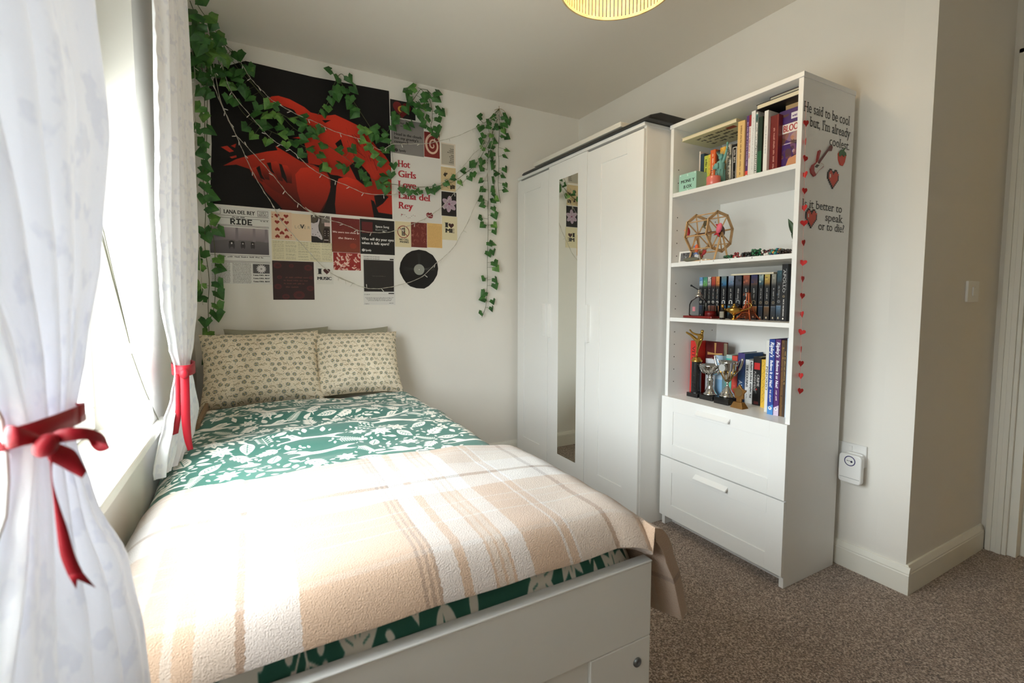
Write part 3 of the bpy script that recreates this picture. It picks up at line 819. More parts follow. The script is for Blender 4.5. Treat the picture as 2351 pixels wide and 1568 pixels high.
def pillow(name, label, cat, c, w, h, t, rotx, rotz, m, cv, group=None, flange=0.0, roll=0.0, seed=0, parent=None):
    mb = MB(); R_ = Matrix.Translation(Vector(c)) @ Matrix.Rotation(rotz, 4, 'Z') @ Matrix.Rotation(rotx, 4, 'X') @ Matrix.Rotation(roll, 4, 'Y')
    n = 36
    for side in (1, -1):
        def fn(u, v, side=side):
            a, b_ = 2*u-1, 2*v-1
            p = (1-abs(a)**3.2)*(1-abs(b_)**3.2)
            th = t*0.5*max(0, p)**0.55
            pin = 0.035*(1-abs(b_)**2)*a**3*-1; pin2 = 0.035*(1-abs(a)**2)*b_**3*-1
            x = a*w/2+pin*w; y = b_*h/2+pin2*h
            rip = 0.020*abs(noise.noise(Vector((a*1.7+b_*1.2+seed, b_*1.1-a*0.5, 4+side))))**0.7*-1+0.012*noise.noise(Vector((a*2.3+seed, b_*2.3, side)))+0.006*noise.noise(Vector((a*6+seed, b_*6, side)))
            edge = 0.006*noise.noise(Vector((a*5+seed, b_*5, 9)))
            return R_ @ Vector((x, y, side*th+rip*p+edge))
        o = len(mb.f); mb.grid(fn, n, n, uvfn=(lambda u, v: (cv.uv(0.02+u*0.56, 0.02+v*0.46))) if cv else None)
        if side < 0:
            for k in range(o, len(mb.f)):
                mb.f[k] = mb.f[k][::-1]
                if k in mb.uv: mb.uv[k] = mb.uv[k][::-1]
    return tag(mb.build(name, m, smooth=True), label, cat, group), R_
cvp = floral_canvas('a', random.Random(3), 9)
M_flor = cvp.mat('floral_cotton', 0.85, bump=(240, 0.12, 0.001))
M_grn = mat('sage_cotton', (150, 148, 130), 0.85, bump=(300, 0.1, 0.001))
rx = math.radians(62)
pillow('pillow', 'plain sage pillow behind the left floral pillow', 'pillow', (-2.00, -0.105, 0.745), 0.50, 0.40, 0.10, math.radians(76), 0, M_grn, None, 'plain pillows at the wall', seed=2)
pillow('pillow', 'plain sage pillow behind the right floral pillow', 'pillow', (-1.62, -0.105, 0.735), 0.40, 0.40, 0.10, math.radians(76), 0, M_grn, None, 'plain pillows at the wall', roll=-0.04, seed=4)
p1, _ = pillow('pillow', 'left floral pillow, beige with blue-grey sprigs, nearest the window', 'pillow', (-2.078, -0.245, 0.752), 0.535, 0.385, 0.185, rx, 0.03, M_flor, cvp, 'floral pillows', roll=-0.02, seed=0)
p2, _ = pillow('pillow', 'right floral pillow, beige with blue-grey sprigs, farther from the window', 'pillow', (-1.622, -0.225, 0.748), 0.455, 0.365, 0.175, rx, -0.05, M_flor, cvp, 'floral pillows', roll=0.03, seed=7)

# woven tray wedged beside the bed head, against the window wall
tr = thing('cane_tray', 'woven cane tray with a wooden rim between the bed head and the window wall', 'tray', (-2.345, -0.55, 0.585))
M_cane = mat('cane', (206, 196, 178), 0.6); M_rim = mat('tray_wood', (140, 112, 84), 0.6)
b = MB()
for k in range(9): b.box(-2.374, -2.318, -0.34-0.045*k-0.018, -0.34-0.045*k, 0.601, 0.604)
for k in range(3): b.box(-2.372+0.020*k, -2.366+0.020*k, -0.74, -0.33, 0.604, 0.607)
b.build('weave', M_cane, tr); boxob('rim', M_rim, (-2.318, -2.304, -0.75, -0.32, 0.585, 0.622), tr, 0.003); boxob('tray_base', mat('tray_dark', (40, 34, 30), 0.8), (-2.374, -2.318, -0.75, -0.32, 0.585, 0.588), tr, 0)

# ---------------------------------------------------------------- curtains, ribbons, blind
def lace_mat(name, scale, tint=(236, 238, 248)):
    m = bpy.data.materials.new(name); m.use_nodes = True; nt = m.node_tree; N = nt.nodes; L = nt.links
    N.remove(N['Principled BSDF'])
    d = N.new('ShaderNodeBsdfDiffuse'); d.inputs[0].default_value = lin(tint)
    t = N.new('ShaderNodeBsdfTranslucent'); t.inputs[0].default_value = lin(tint)
    p = N.new('ShaderNodeBsdfTransparent')
    cm = N.new('ShaderNodeMix'); cm.data_type = 'RGBA'; cm.inputs[6].default_value = lin((234, 236, 245)); cm.inputs[7].default_value = lin((247, 248, 252))
    L.new(cm.outputs[2], d.inputs[0])
    a = N.new('ShaderNodeMixShader'); a.inputs[0].default_value = 0.048; L.new(d.outputs[0], a.inputs[1]); L.new(t.outputs[0], a.inputs[2])
    tc = N.new('ShaderNodeTexCoord')
    v = N.new('ShaderNodeTexVoronoi'); v.feature = 'SMOOTH_F1'; v.inputs['Scale'].default_value = scale; L.new(tc.outputs['UV'], v.inputs['Vector'])
    n = N.new('ShaderNodeTexNoise'); n.inputs['Scale'].default_value = scale*1.7; n.inputs['Detail'].default_value = 2; L.new(tc.outputs['UV'], n.inputs['Vector'])
    ad = N.new('ShaderNodeMath'); ad.operation = 'ADD'; L.new(v.outputs[0], ad.inputs[0]); L.new(n.outputs[0], ad.inputs[1])
    r = N.new('ShaderNodeValToRGB'); r.color_ramp.elements[0].position = 0.80; r.color_ramp.elements[1].position = 0.95
    r.color_ramp.elements[0].color = (0.0, 0.0, 0.0, 1); r.color_ramp.elements[1].color = (0.004, 0.004, 0.004, 1)
    L.new(ad.outputs[0], r.inputs[0])
    r3 = N.new('ShaderNodeMapRange'); r3.inputs[1].default_value = 0.70; r3.inputs[2].default_value = 0.84; L.new(ad.outputs[0], r3.inputs[0]); L.new(r3.outputs[0], cm.inputs[0])
    x = N.new('ShaderNodeMixShader'); L.new(r.outputs[0], x.inputs[0]); L.new(a.outputs[0], x.inputs[1]); L.new(p.outputs[0], x.inputs[2])
    bp = N.new('ShaderNodeBump'); bp.inputs['Strength'].default_value = 0.5; bp.inputs['Distance'].default_value = 0.002
    L.new(ad.outputs[0], bp.inputs['Height']); L.new(bp.outputs[0], d.inputs['Normal'])
    L.new(x.outputs[0], N['Material Output'].inputs[0]); return m
M_lace = lace_mat('white_lace', 23)
M_hem = mat('lace_hem', (246, 246, 248), 0.9)
M_satin = mat('red_satin', (158, 14, 32), 0.45, sheen=0.05, spec=0.3)
def curtain(rows, folds, n, amp, seed):
    """rows: (z, (x,y) near edge, (x,y) far edge, gather 0..1) from top to bottom -> function of (u, w)"""
    zs = [r_[0] for r_ in rows]
    def at(z):
        for i in range(len(rows)-1):
            if zs[i] >= z >= zs[i+1]:
                t = (zs[i]-z)/max(1e-6, zs[i]-zs[i+1]); t = t*t*(3-2*t)*0.5+t*0.5; a, c = rows[i], rows[i+1]
                mx = lambda p, q: p+(q-p)*t
                return (mx(a[1][0], c[1][0]), mx(a[1][1], c[1][1]), mx(a[2][0], c[2][0]), mx(a[2][1], c[2][1]), mx(a[3], c[3]))
        a = rows[-1]; return (*a[1], *a[2], a[3])
    def fn(u, w):
        z = zs[0]+(zs[-1]-zs[0])*w
        x0, y0, x1, y1, g = at(z)
        dx, dy = x1-x0, y1-y0; L = math.hypot(dx, dy); nx, ny = -dy/L, dx/L
        ph = 2*PI*folds*u+0.9*math.sin(z*2.1+seed)+seed
        q = amp*(math.sin(ph)+0.35*math.sin(2.3*ph+z*3))*(0.45+0.55*g)
        return (x0+dx*u+nx*q, y0+dy*u+ny*q, z)
    return fn
NEAR = [(2.285, (-2.285, -2.66), (-2.262, -2.235), 1), (1.75, (-2.285, -2.66), (-2.262, -2.205), 1), (1.42, (-2.285, -2.64), (-2.262, -2.185), 1), (1.29, (-2.282, -2.58), (-2.258, -2.16), 0.9), (1.14, (-2.28, -2.47), (-2.262, -2.205), 0.8), (1.05, (-2.277, -2.405), (-2.264, -2.262), 0.6), (0.975, (-2.274, -2.376), (-2.266, -2.302), 0.35),
        (0.90, (-2.277, -2.405), (-2.262, -2.262), 0.5), (0.80, (-2.280, -2.47), (-2.25, -2.195), 0.8), (0.70, (-2.285, -2.50), (-2.240, -2.180), 0.9), (0.58, (-2.285, -2.52), (-2.232, -2.185), 1), (0.30, (-2.285, -2.54), (-2.228, -2.185), 1), (0.03, (-2.285, -2.54), (-2.225, -2.185), 1)]
FAR = [(2.285, (-2.304, -1.30), (-2.287, -0.86), 1), (1.90, (-2.305, -1.30), (-2.285, -0.86), 1), (1.55, (-2.313, -1.30), (-2.285, -0.85), 1), (1.33, (-2.321, -1.30), (-2.2835, -0.85), 1), (1.07, (-2.324, -1.27), (-2.287, -0.92), 0.8), (0.95, (-2.318, -1.22), (-2.292, -1.00), 0.5), (0.885, (-2.312, -1.185), (-2.298, -1.06), 0.25),
       (0.82, (-2.320, -1.20), (-2.292, -1.02), 0.5), (0.73, (-2.335, -1.27), (-2.286, -0.96), 0.8), (0.655, (-2.345, -1.33), (-2.298, -0.99), 1), (0.612, (-2.347, -1.34), (-2.315, -1.12), 1)]
rod = thing('curtain_rod', 'white curtain rod above the window, carrying both lace curtains', 'curtain rod', (-2.29, -1.75, 2.29))
MB().tube([(-2.29, -2.76, 2.30), (-2.29, -0.78, 2.30)], 0.009, 12).ball((-2.29, -0.77, 2.30), 0.016).ball((-2.29, -2.77, 2.30), 0.016).build('pole', M_plastic, rod, smooth=True)
for y in (-2.72, -0.83): MB().box(XL, -2.28, y-0.008, y+0.008, 2.285, 2.292).box(XL, XL+0.006, y-0.012, y+0.012, 2.25, 2.33).build('bracket', M_plastic, rod, 0.001)
def curtain_thing(rows, label, folds, amp, seed, org):
    t = thing('lace_curtain', label, 'curtain', org, 'lace curtains at the window')
    fn = curtain(rows, folds, 90, amp, seed)
    b = MB(); b.grid(fn, 110, 120, uvfn=lambda u, w: (u*1.1, w*2.2)); b.build('panel', M_lace, t, smooth=True)
    for u in (0.0, 1.0):
        b = MB(); pts = [Vector(fn(u, k/90)) for k in range(91)]
        for k in range(91): pts[k] += Vector((0.0015*math.sin(k*1.9), 0.004*math.sin(k*2.6), 0))
        b.tube(pts, 0.0022, 5); b.build('hem', M_hem, t, smooth=True)
    return t, fn
nc, nfn = curtain_thing(NEAR, 'white lace curtain nearest the camera, tied with a big red bow', 5, 0.013, 0.4, (-2.27, -2.35, 0.03))
fc, ffn = curtain_thing(FAR, 'white lace curtain farther away beside the bed head, tied with red ribbon', 5, 0.011, 1.3, (-2.305, -1.10, 0.612))
def ribbon_strip(pairs, n=10, th=0.0012):
    """pairs of points across the ribbon, in order along it"""
    A = spline([p[0] for p in pairs], n); B = spline([p[1] for p in pairs], n)
    mb = MB(); vs = []
    for a, c in zip(A, B): vs += [a, (a+c)/2, c]
    fs = []
    for i in range(len(A)-1):
        for j in (0, 1): fs.append((i*3+j, i*3+j+1, i*3+4+j, i*3+3+j))
    mb._add(vs, fs); return mb
def pairs(L, R, dl=None):
    """two edges of a ribbon; dl pushes each station toward the room"""
    n = Vector((0.28, -0.96, 0)); out = []
    for i, (a, c) in enumerate(zip(L, R)):
        d = (dl[i] if dl else 0.0)
        e0, e1 = d if isinstance(d, tuple) else (d, d)
        out.append((Vector(a)+n*e0, Vector(c)+n*e1))
    return out
def fish(mb): return mb
bow = thing('red_bow', 'big red satin ribbon bow tied round the nearest lace curtain', 'ribbon bow', (-2.262, -2.385, 0.82))
NP = ((-2.268, -2.392, 0.975), (0.28, -0.96, 0))
# wrap round the gathered curtain
b = MB(); P1 = []
for z in (0.982, 0.998):
    for k in range(33):
        a = 2*PI*k/32; P1.append((-2.271+0.024*math.cos(a)+0.006*math.sin(a), -2.338+0.043*math.sin(a), z+0.006*math.cos(a)))
b._add(P1, [(k, k+1, k+34, k+33) for k in range(32)]); b.build('wrap', M_satin, bow, smooth=True, solid=0.0015)
L1 = [(-2.2566,-2.3887,0.9934),(-2.2617,-2.3902,0.9996),(-2.2675,-2.3919,1.005),(-2.2723,-2.3933,1.0055),(-2.274,-2.3938,0.9999),(-2.2713,-2.3929,0.9956),(-2.2649,-2.3911,0.9961),(-2.257,-2.3888,0.9925)]
R1 = [(-2.2559,-2.3885,0.9895),(-2.2618,-2.3902,0.9894),(-2.2673,-2.3918,0.9901),(-2.2727,-2.3934,0.9891),(-2.2745,-2.3939,0.9959),(-2.2719,-2.3931,0.9884),(-2.2652,-2.3912,0.9887),(-2.2572,-2.3888,0.9883)]
ribbon_strip(pairs(L1[:5], R1[:5], [.004, .012, .016, .012, .004]), 8).build('loop', M_satin, bow, smooth=True, solid=0.001)
ribbon_strip(pairs([L1[4], L1[5], L1[6], L1[7]], [R1[4], R1[5], R1[6], R1[7]], [.004, -.004, .001, .004]), 8).build('loop', M_satin, bow, smooth=True, solid=0.001)
L2 = [(-2.2526,-2.3875,0.9916),(-2.2478,-2.3861,0.9968),(-2.2411,-2.3842,0.9984),(-2.233,-2.3818,0.997),(-2.2255,-2.3796,0.9923),(-2.2209,-2.3783,0.9858),(-2.2185,-2.3776,0.9766),(-2.218,-2.3774,0.9709),(-2.2229,-2.3788,0.9685),(-2.227,-2.3801,0.972),(-2.2292,-2.3807,0.9791),(-2.2328,-2.3817,0.9866)]
R2 = [(-2.2516,-2.3872,0.9842),(-2.2463,-2.3857,0.9869),(-2.2402,-2.3839,0.988),(-2.2341,-2.3821,0.9876),(-2.2279,-2.3803,0.9848),(-2.2231,-2.3789,0.9807),(-2.2214,-2.3784,0.9783),(-2.2204,-2.3781,0.977),(-2.2225,-2.3787,0.978),(-2.226,-2.3798,0.9793),(-2.2287,-2.3805,0.983),(-2.2324,-2.3816,0.987)]
ribbon_strip(pairs(L2, R2, [.006, .012, .016, .016, .012, .006, 0, -.006, -.012, -.014, -.012, -.008]), 8).build('loop', M_satin, bow, smooth=True, solid=0.001)
L3 = [(-2.2542,-2.388,0.9848),(-2.2483,-2.3862,0.9863),(-2.2425,-2.3846,0.9821),(-2.2374,-2.3831,0.9755),(-2.2322,-2.3816,0.9587)]
R3 = [(-2.2533,-2.3877,0.975),(-2.2515,-2.3872,0.9726),(-2.2484,-2.3863,0.9689),(-2.2433,-2.3848,0.9627),(-2.2352,-2.3824,0.9536)]
ribbon_strip(pairs(L3, R3, [.010, .010, .008, .006, .004]), 8).build('tail', M_satin, bow, smooth=True, solid=0.001)
L4 = [(-2.2525,-2.3875,0.9777),(-2.2524,-2.3875,0.9681),(-2.2522,-2.3874,0.9564),(-2.2518,-2.3873,0.9388),(-2.2512,-2.3871,0.919),(-2.2501,-2.3868,0.8989),(-2.2468,-2.3858,0.8816),(-2.2425,-2.3846,0.8675)]
R4 = [(-2.2503,-2.3868,0.9772),(-2.2515,-2.3872,0.9678),(-2.2514,-2.3871,0.9571),(-2.2487,-2.3864,0.9378),(-2.2452,-2.3854,0.9179),(-2.242,-2.3844,0.8956),(-2.238,-2.3832,0.8788),(-2.2315,-2.3814,0.8638)]
MID = [(-2.2416,-2.3843,0.8753)][0]
b = ribbon_strip(pairs(L4[:-1], R4[:-1], [.014, .013, .012, .012, .013, .014, .014]), 8)
nn = Vector((0.28, -0.96, 0)); q = [Vector(L4[-2])+nn*.014, Vector(L4[-1])+nn*.014, Vector(MID)+nn*.014, Vector(R4[-1])+nn*.014, Vector(R4[-2])+nn*.014]
b._add(q, [(0, 1, 2), (0, 2, 4), (2, 3, 4)]); b.build('tail', M_satin, bow, smooth=True, solid=0.001)
kc = [(-2.2538,-2.3878,0.9866)][0]
b = MB(); b.T = Matrix.Translation(Vector(kc)+nn*0.012) @ Matrix.Rotation(0.5, 4, 'Y'); b.ball((0, 0, 0), (0.0075, 0.008, 0.0095), 14, 9); b.build('knot', M_satin, bow, smooth=True)
rb = thing('red_ribbon', 'narrow red ribbon tied round the far lace curtain, its two tails hanging', 'ribbon', (-2.300, -1.15, 0.70))
b = MB(); P1 = []
for z in (0.868, 0.900):
    for k in range(33):
        a = 2*PI*k/32; P1.append((-2.305+0.030*math.cos(a)+0.008*math.sin(-a), -1.122+0.082*math.sin(a), z))
b._add(P1, [(k, k+1, k+34, k+33) for k in range(32)]); b.build('wrap', M_satin, rb, smooth=True, solid=0.0015)
A1 = [(-2.3144,-1.22,0.8795),(-2.317,-1.2207,0.8085),(-2.3194,-1.2213,0.768),(-2.33,-1.224,0.7263),(-2.3419,-1.2271,0.6981)]
A2 = [(-2.3025,-1.2169,0.8756),(-2.3049,-1.2176,0.8067),(-2.3056,-1.2177,0.7604),(-2.3098,-1.2188,0.7289),(-2.3137,-1.2198,0.7051)]
ribbon_strip(pairs(A1, A2, [.0, .004, .004, .003, .003]), 8).build('tail', M_satin, rb, smooth=True, solid=0.001)
A3 = [(-2.3034,-1.2172,0.8782),(-2.3049,-1.2176,0.8067),(-2.306,-1.2178,0.7476),(-2.302,-1.2168,0.6885),(-2.2942,-1.2148,0.6488)]
A4 = [(-2.2819,-1.2116,0.8784),(-2.2835,-1.212,0.8035),(-2.2846,-1.2123,0.7437),(-2.2835,-1.212,0.6846),(-2.2805,-1.2113,0.651)]
ribbon_strip(pairs(A3, A4, [.001, .007, .007, .006, .006]), 8).build('tail', M_satin, rb, smooth=True, solid=0.001)
kc = [(-2.2953,-1.2151,0.8773)][0]
b = MB(); b.T = Matrix.Translation(Vector(kc)+nn*0.006); b.ball((0, 0, 0), (0.011, 0.009, 0.014), 12, 8); b.build('knot', M_satin, rb, smooth=True)
# roman blind drawn half up in the window recess
bd = thing('roman_blind', 'pale roman blind drawn up in the window recess, its pull cords hanging', 'blind', (-2.46, -1.92, 1.62))
M_blind = mat('blind_fabric', (214, 215, 208), 0.9, bump=(200, 0.1, 0.001))
b = MB(); prof = [(-2.488, 2.115), (-2.490, 1.86), (-2.473, 1.80), (-2.491, 1.775), (-2.463, 1.72), (-2.488, 1.695), (-2.458, 1.645), (-2.483, 1.62), (-2.489, 1.625), (-2.494, 1.70), (-2.496, 1.86), (-2.494, 2.115)]
b.prism(prof, lambda a, c, d: (a, d, c), -2.60, -1.205); b.build('fabric', M_blind, bd, 0.002)
boxob('headrail', M_plastic, (-2.500, -2.465, -2.61, -1.195, 2.115, 2.139), bd, 0.002)
M_cord = mat('blind_cord', (112, 110, 96), 0.8)
j0 = [(-1.2689,0.9738)][0]; j1 = [(-1.2818,0.9489)][0]; e1 = [(-1.1033,0.695)][0]
for c0, c1 in ((-1.56, -1.47), (-1.54, -1.455), (-1.50, -1.43)):
    MB().tube(spline([(-2.44, c0+0.02, 1.66), (-2.425, c1, 1.35), (-2.405, j0[0], j0[1])], 6), 0.0017, 5).build('cord', M_cord, bd)
MB().tube([(-2.405, j0[0], j0[1]), (-2.40, j1[0], j1[1])], 0.005, 8).build('cord_joiner', M_plastic, bd, smooth=True)
MB().tube(spline([(-2.40, j1[0], j1[1]), (-2.385, (j1[0]+e1[0])/2-0.01, (j1[1]+e1[1])/2), (-2.366, e1[0], e1[1])], 6), 0.0016, 5).build('cord', M_cord, bd)

# ---------------------------------------------------------------- pictures on the back wall
def wy(a, c, d): return (a, d, c)
PAPER_N = [0]
def sheet(name, label, cat, poly, cv, mname, rough=0.6, group='prints on the wall above the bed', lift=0.0):
    """a thin print on the back wall, its outline in wall metres (x, z)"""
    PAPER_N[0] += 1; y0 = -0.0012-lift
    b = MB(); fi = b.prism(poly, wy, y0, y0+0.0011, slot=0)
    for k in range(len(b.f)): b.uv[k] = [cv.uv(b.v[i][0], b.v[i][2]) for i in b.f[k]]
    o = b.build(name, cv.mat(mname, rough))
    return tag(o, label, cat, group)
def bounds(poly):
    xs = [p[0] for p in poly]; zs = [p[1] for p in poly]; return min(xs), max(xs), min(zs), max(zs)
def quadp(poly):
    """a square-cornered outline from four measured corners (TL TR BR BL)"""
    (a, b_), (c, d), (e, f), (g, h) = poly
    x0, x1, z0, z1 = (a+g)/2, (c+e)/2, (f+h)/2, (b_+d)/2
    return [(x0, z0), (x1, z0), (x1, z1), (x0, z1)], x0, x1, z0, z1
R = random.Random(21)

# big red and black fabric print: a generic curled-up figure in red light
TP = [(-2.2896,1.5746),(-1.3661,1.5709),(-1.3754,2.3143),(-1.7861,2.304),(-2.1112,2.3131),(-2.2237,2.2529),(-2.2736,2.149),(-2.272,1.8726)]
x0, x1, z0, z1 = bounds(TP)
cv = Canvas(x0, x1, z0, z1, 620, (16, 13, 13))
RD, RD2, DK = (224, 58, 34), (168, 44, 26), (24, 15, 14)
def k4(s_): return s_
cv.poly([(-2.0363,2.1263),(-1.9938,2.1602),(-1.962,2.1694),(-1.9087,2.1628),(-1.8383,2.1356),(-1.8054,2.1122),(-1.7314,2.1079),(-1.6786,2.1235),(-1.6135,2.1047),(-1.5407,2.0803),(-1.4855,2.0268),(-1.4545,1.9809),(-1.4036,1.9373),(-1.3779,1.9022),(-1.3589,1.8528),(-1.3627,1.5973),(-1.448,1.603),(-1.4727,1.6653),(-1.5727,1.706),(-1.6203,1.7759),(-1.6681,1.7886),(-1.7095,1.7897),(-1.7551,1.8326),(-1.8235,1.8354),(-1.8329,1.9057),(-1.8482,1.9628),(-1.9033,1.9599),(-1.8422,1.9815),(-1.7792,2.0276),(-1.8461,2.0458),(-1.8885,2.1085),(-1.9421,2.1216),(-2.0158,2.1189)], (RD2, RD))
cv.poly([(-2.227,1.7697),(-2.167,1.8114),(-2.0958,1.844),(-2.023,1.8718),(-1.9752,1.8846),(-1.9852,1.9063),(-1.9272,1.8771),(-1.8624,1.842),(-1.7953,1.8302),(-1.7326,1.8051),(-1.7101,1.7651),(-1.7145,1.697),(-1.7365,1.6332),(-1.7676,1.5457),(-1.859,1.5381),(-1.9017,1.6052),(-1.9552,1.6415),(-2.0185,1.6641),(-2.0893,1.7252),(-2.1083,1.7685),(-2.1679,1.7832)], ((40, 14, 12), RD))
cv.poly([(-1.892,1.7669),(-1.8633,1.8062),(-1.7955,1.8212),(-1.7272,1.7875),(-1.711,1.722),(-1.7302,1.6523),(-1.7727,1.5747),(-1.825,1.5458),(-1.8681,1.6204),(-1.8832,1.6787)], ((96, 28, 18), RD))
cv.poly([(-1.6685,1.7732),(-1.62,1.7883),(-1.5713,1.7754),(-1.5221,1.7432),(-1.4917,1.6763),(-1.4743,1.5697),(-1.6852,1.5524),(-1.6921,1.6437),(-1.6874,1.7246)], ((110, 34, 20), RD))
cv.poly([(-1.7098,1.7774),(-1.6681,1.7886),(-1.6814,1.7253),(-1.6891,1.644),(-1.703,1.551),(-1.7734,1.5452),(-1.7305,1.64),(-1.7082,1.7161)], DK)
cv.poly([(-2.0687,1.7277),(-2.0076,1.6769),(-1.9229,1.6329),(-1.8692,1.5783),(-1.859,1.5381),(-1.9256,1.5327),(-1.9779,1.598),(-2.0395,1.6618)], ((60, 18, 12), (150, 40, 24)))
for s_ in ([(-2.1083,1.7685),(-2.0773,1.7839),(-2.0625,1.7629),(-2.0486,1.7071),(-2.0639,1.7168),(-2.0888,1.7424)], [(-2.0613,1.8032),(-2.0351,1.8125),(-2.0204,1.7799),(-2.0168,1.7224),(-2.0377,1.7257),(-2.0523,1.7585)], [(-2.0141,1.8154),(-1.9822,1.8256),(-1.9618,1.7933),(-1.953,1.7241),(-1.9743,1.7275),(-1.9943,1.7716)], [(-1.9613,1.8109),(-1.929,1.8094),(-1.9083,1.7708),(-1.9097,1.7174),(-1.9369,1.7201),(-1.9518,1.7654)]):
    cv.poly(s_, ((70, 20, 14), (206, 54, 32)))
for s_ in ([(-2.0774,1.7782),(-2.0616,1.7917),(-2.0526,1.7469),(-2.0378,1.7199),(-2.0583,1.729)], [(-2.0274,1.8107),(-2.0089,1.8161),(-2.0046,1.7819),(-1.9895,1.7548),(-2.0102,1.7696)], [(-1.9692,1.8157),(-1.9559,1.8117),(-1.9361,1.7497),(-1.9316,1.7148),(-1.9577,1.747)], [(-1.9684,2.128),(-1.9421,2.1216),(-1.8885,2.1085),(-1.8993,2.1123),(-1.9528,2.1196)], [(-1.6821,1.9648),(-1.6518,1.994),(-1.6406,1.9589),(-1.6649,1.9368)],
           [(-1.6066,1.8523),(-1.5691,1.8886),(-1.5325,1.8559),(-1.4955,1.8163),(-1.4836,1.7731),(-1.5158,1.7439),(-1.5712,1.7817)], [(-1.4721,1.6975),(-1.4201,1.7159),(-1.3876,1.6998),(-1.4211,1.6574),(-1.4605,1.6278)], [(-1.7494,2.0807),(-1.7028,2.0889),(-1.7323,2.0686)], [(-1.7619,2.0335),(-1.7156,2.0414),(-1.7448,2.0304)]):
    cv.poly(s_, DK)
for k in range(26):
    x = R.uniform(0, 1); a = (x0+(x1-x0)*(0.72+0.26*x), z0+(z1-z0)*(0.62-0.35*x+R.uniform(-.06, .08)))
    cv.line([a, (a[0]+R.uniform(.01, .05), a[1]-R.uniform(.02, .08))], 0.0022, R.choice((RD2, DK, (236, 84, 54))), 0.7)
cv.poly([(-2.2336,1.8629),(-2.2042,1.8729),(-2.1756,1.8493),(-2.1955,1.8408)], (190, 50, 30)); cv.poly([(-2.1895,1.8751),(-2.1645,1.8901),(-2.1702,1.8669)], (190, 50, 30)); cv.poly([(-2.1963,1.8184),(-2.1664,1.8311),(-2.1642,1.8202),(-2.1867,1.8114)], (170, 44, 28))
for _ in range(1500): cv.ell(R.uniform(x0, x1), R.uniform(z0, z1), 0.0022, 0.0012, DK, 0.10, 0, 6)
sheet('fabric_print', 'large black fabric print of a curled figure in red light above the bed', 'wall hanging', TP, cv, 'red_figure_print', 0.85)

# newspaper poster
NP_ = [(-2.2973,1.5674),(-2.0152,1.5621),(-2.0284,1.1723),(-2.3071,1.1766)]
P, x0, x1, z0, z1 = quadp(NP_); z0 = [(-2.0285,1.1699)][0][1]; z1 = [(-2.1601,1.567)][0][1]; P = [(x0, z0), (x1, z0), (x1, z1), (x0, z1)]
cv = Canvas(x0, x1, z0, z1, 1700, (226, 225, 222)); w, h = x1-x0, z1-z0; X = lambda u: x0+u*w; Z = lambda v: z0+v*h
K = (26, 24, 24)
cv.text('LANA DEL REY', X(.50), Z(.910), h*.048, K, serif=True, align='c', bold=.05, width=w*.50)
for u0, u1 in ((.04, .20), (.80, .97)):
    cv.line([(X(u0), Z(.90)), (X(u1), Z(.90)), (X(u1), Z(.97)), (X(u0), Z(.97)), (X(u0), Z(.90))], .0016, K)
cv.text('DAILY', X(.885), Z(.940), h*.020, K, serif=True, align='c'); cv.text('REPORT', X(.885), Z(.909), h*.022, K, serif=True, align='c', width=w*.14)
cv.text('DAILY', X(.12), Z(.940), h*.020, K, serif=True, align='c')
for v in (.885, .855, .765, .752, .375, .30, .285): cv.line([(X(.02), Z(v)), (X(.98), Z(v))], .0014, K)
cv.scribble(X(.38), X(.62), Z(.862), h*.016, K, R); cv.scribble(X(.84), X(.97), Z(.832), h*.016, K, R); cv.scribble(X(.04), X(.16), Z(.832), h*.016, K, R)
gx = X(.35)
for ch in 'RIDE':
    for r_, row in enumerate(PIXEL[ch]):
        for c_, bit in enumerate(row):
            if bit == '1': cv.rect(gx+c_*w*.0135, gx+(c_+1.75)*w*.0135, Z(.775)+(6-r_)*h*.0100, Z(.775)+(7.45-r_)*h*.0100, K)
    gx += w*.092
pz0, pz1 = .395, .735
cv.poly([(X(.02), Z(pz0)), (X(.97), Z(pz0)), (X(.97), Z(pz1)), (X(.02), Z(pz1))], ((84, 78, 82), (176, 164, 170)))
cv.poly([(X(.02), Z(.545)), (X(.30), Z(.575)), (X(.70), Z(.57)), (X(.97), Z(.56)), (X(.97), Z(pz0)), (X(.02), Z(pz0))], ((88, 84, 88), (112, 106, 110)))
for u, c in ((.42, (130, 122, 128)), (.70, (140, 132, 138)), (.90, (138, 130, 136))):
    cv.poly([(X(u), Z(.56)), (X(u+.05), Z(.56)), (X(u+.05), Z(pz1)), (X(u+.01), Z(pz1))], c)
for k in range(7): cv.line([(X(.52), Z(.60+.018*k)), (X(.66), Z(.60+.018*k))], .001, (140, 130, 136))
for u, s_ in ((.36, 1.0), (.54, .75), (.70, .7)):
    cv.ell(X(u), Z(.50), w*.05*s_, h*.065*s_, (62, 58, 62)); cv.ell(X(u), Z(.545), w*.045*s_, h*.018*s_, (44, 40, 42)); cv.ell(X(u), Z(.53), w*.012*s_, h*.012*s_, (240, 236, 236)); cv.ell(X(u), Z(.455), w*.03*s_, h*.03*s_, (96, 90, 94))
cv.scribble(X(.12), X(.88), Z(.345), h*.022, (90, 88, 88), R)
for c0, c1 in ((.03, .32), (.36, .66)):
    for k in range(27): cv.scribble(X(c0), X(c1), Z(.268-.0098*k), h*.006, (60, 58, 58), R, .75)
cv.rect(X(.69), X(.97), Z(.145), Z(.268), (86, 84, 86))
for k in range(14): a = 2*PI*k/14; cv.ell(X(.83)+.013*math.cos(a), Z(.206)+.013*math.sin(a), .011, .0034, (226, 222, 224), 1, a, 14)
cv.ell(X(.83), Z(.206), .0045, .0045, (150, 146, 148))
for k in range(3): cv.text('Lana DEL REY', X(.695), Z(.113-.042*k), h*.016, K, serif=True, bold=.10, width=w*.27)
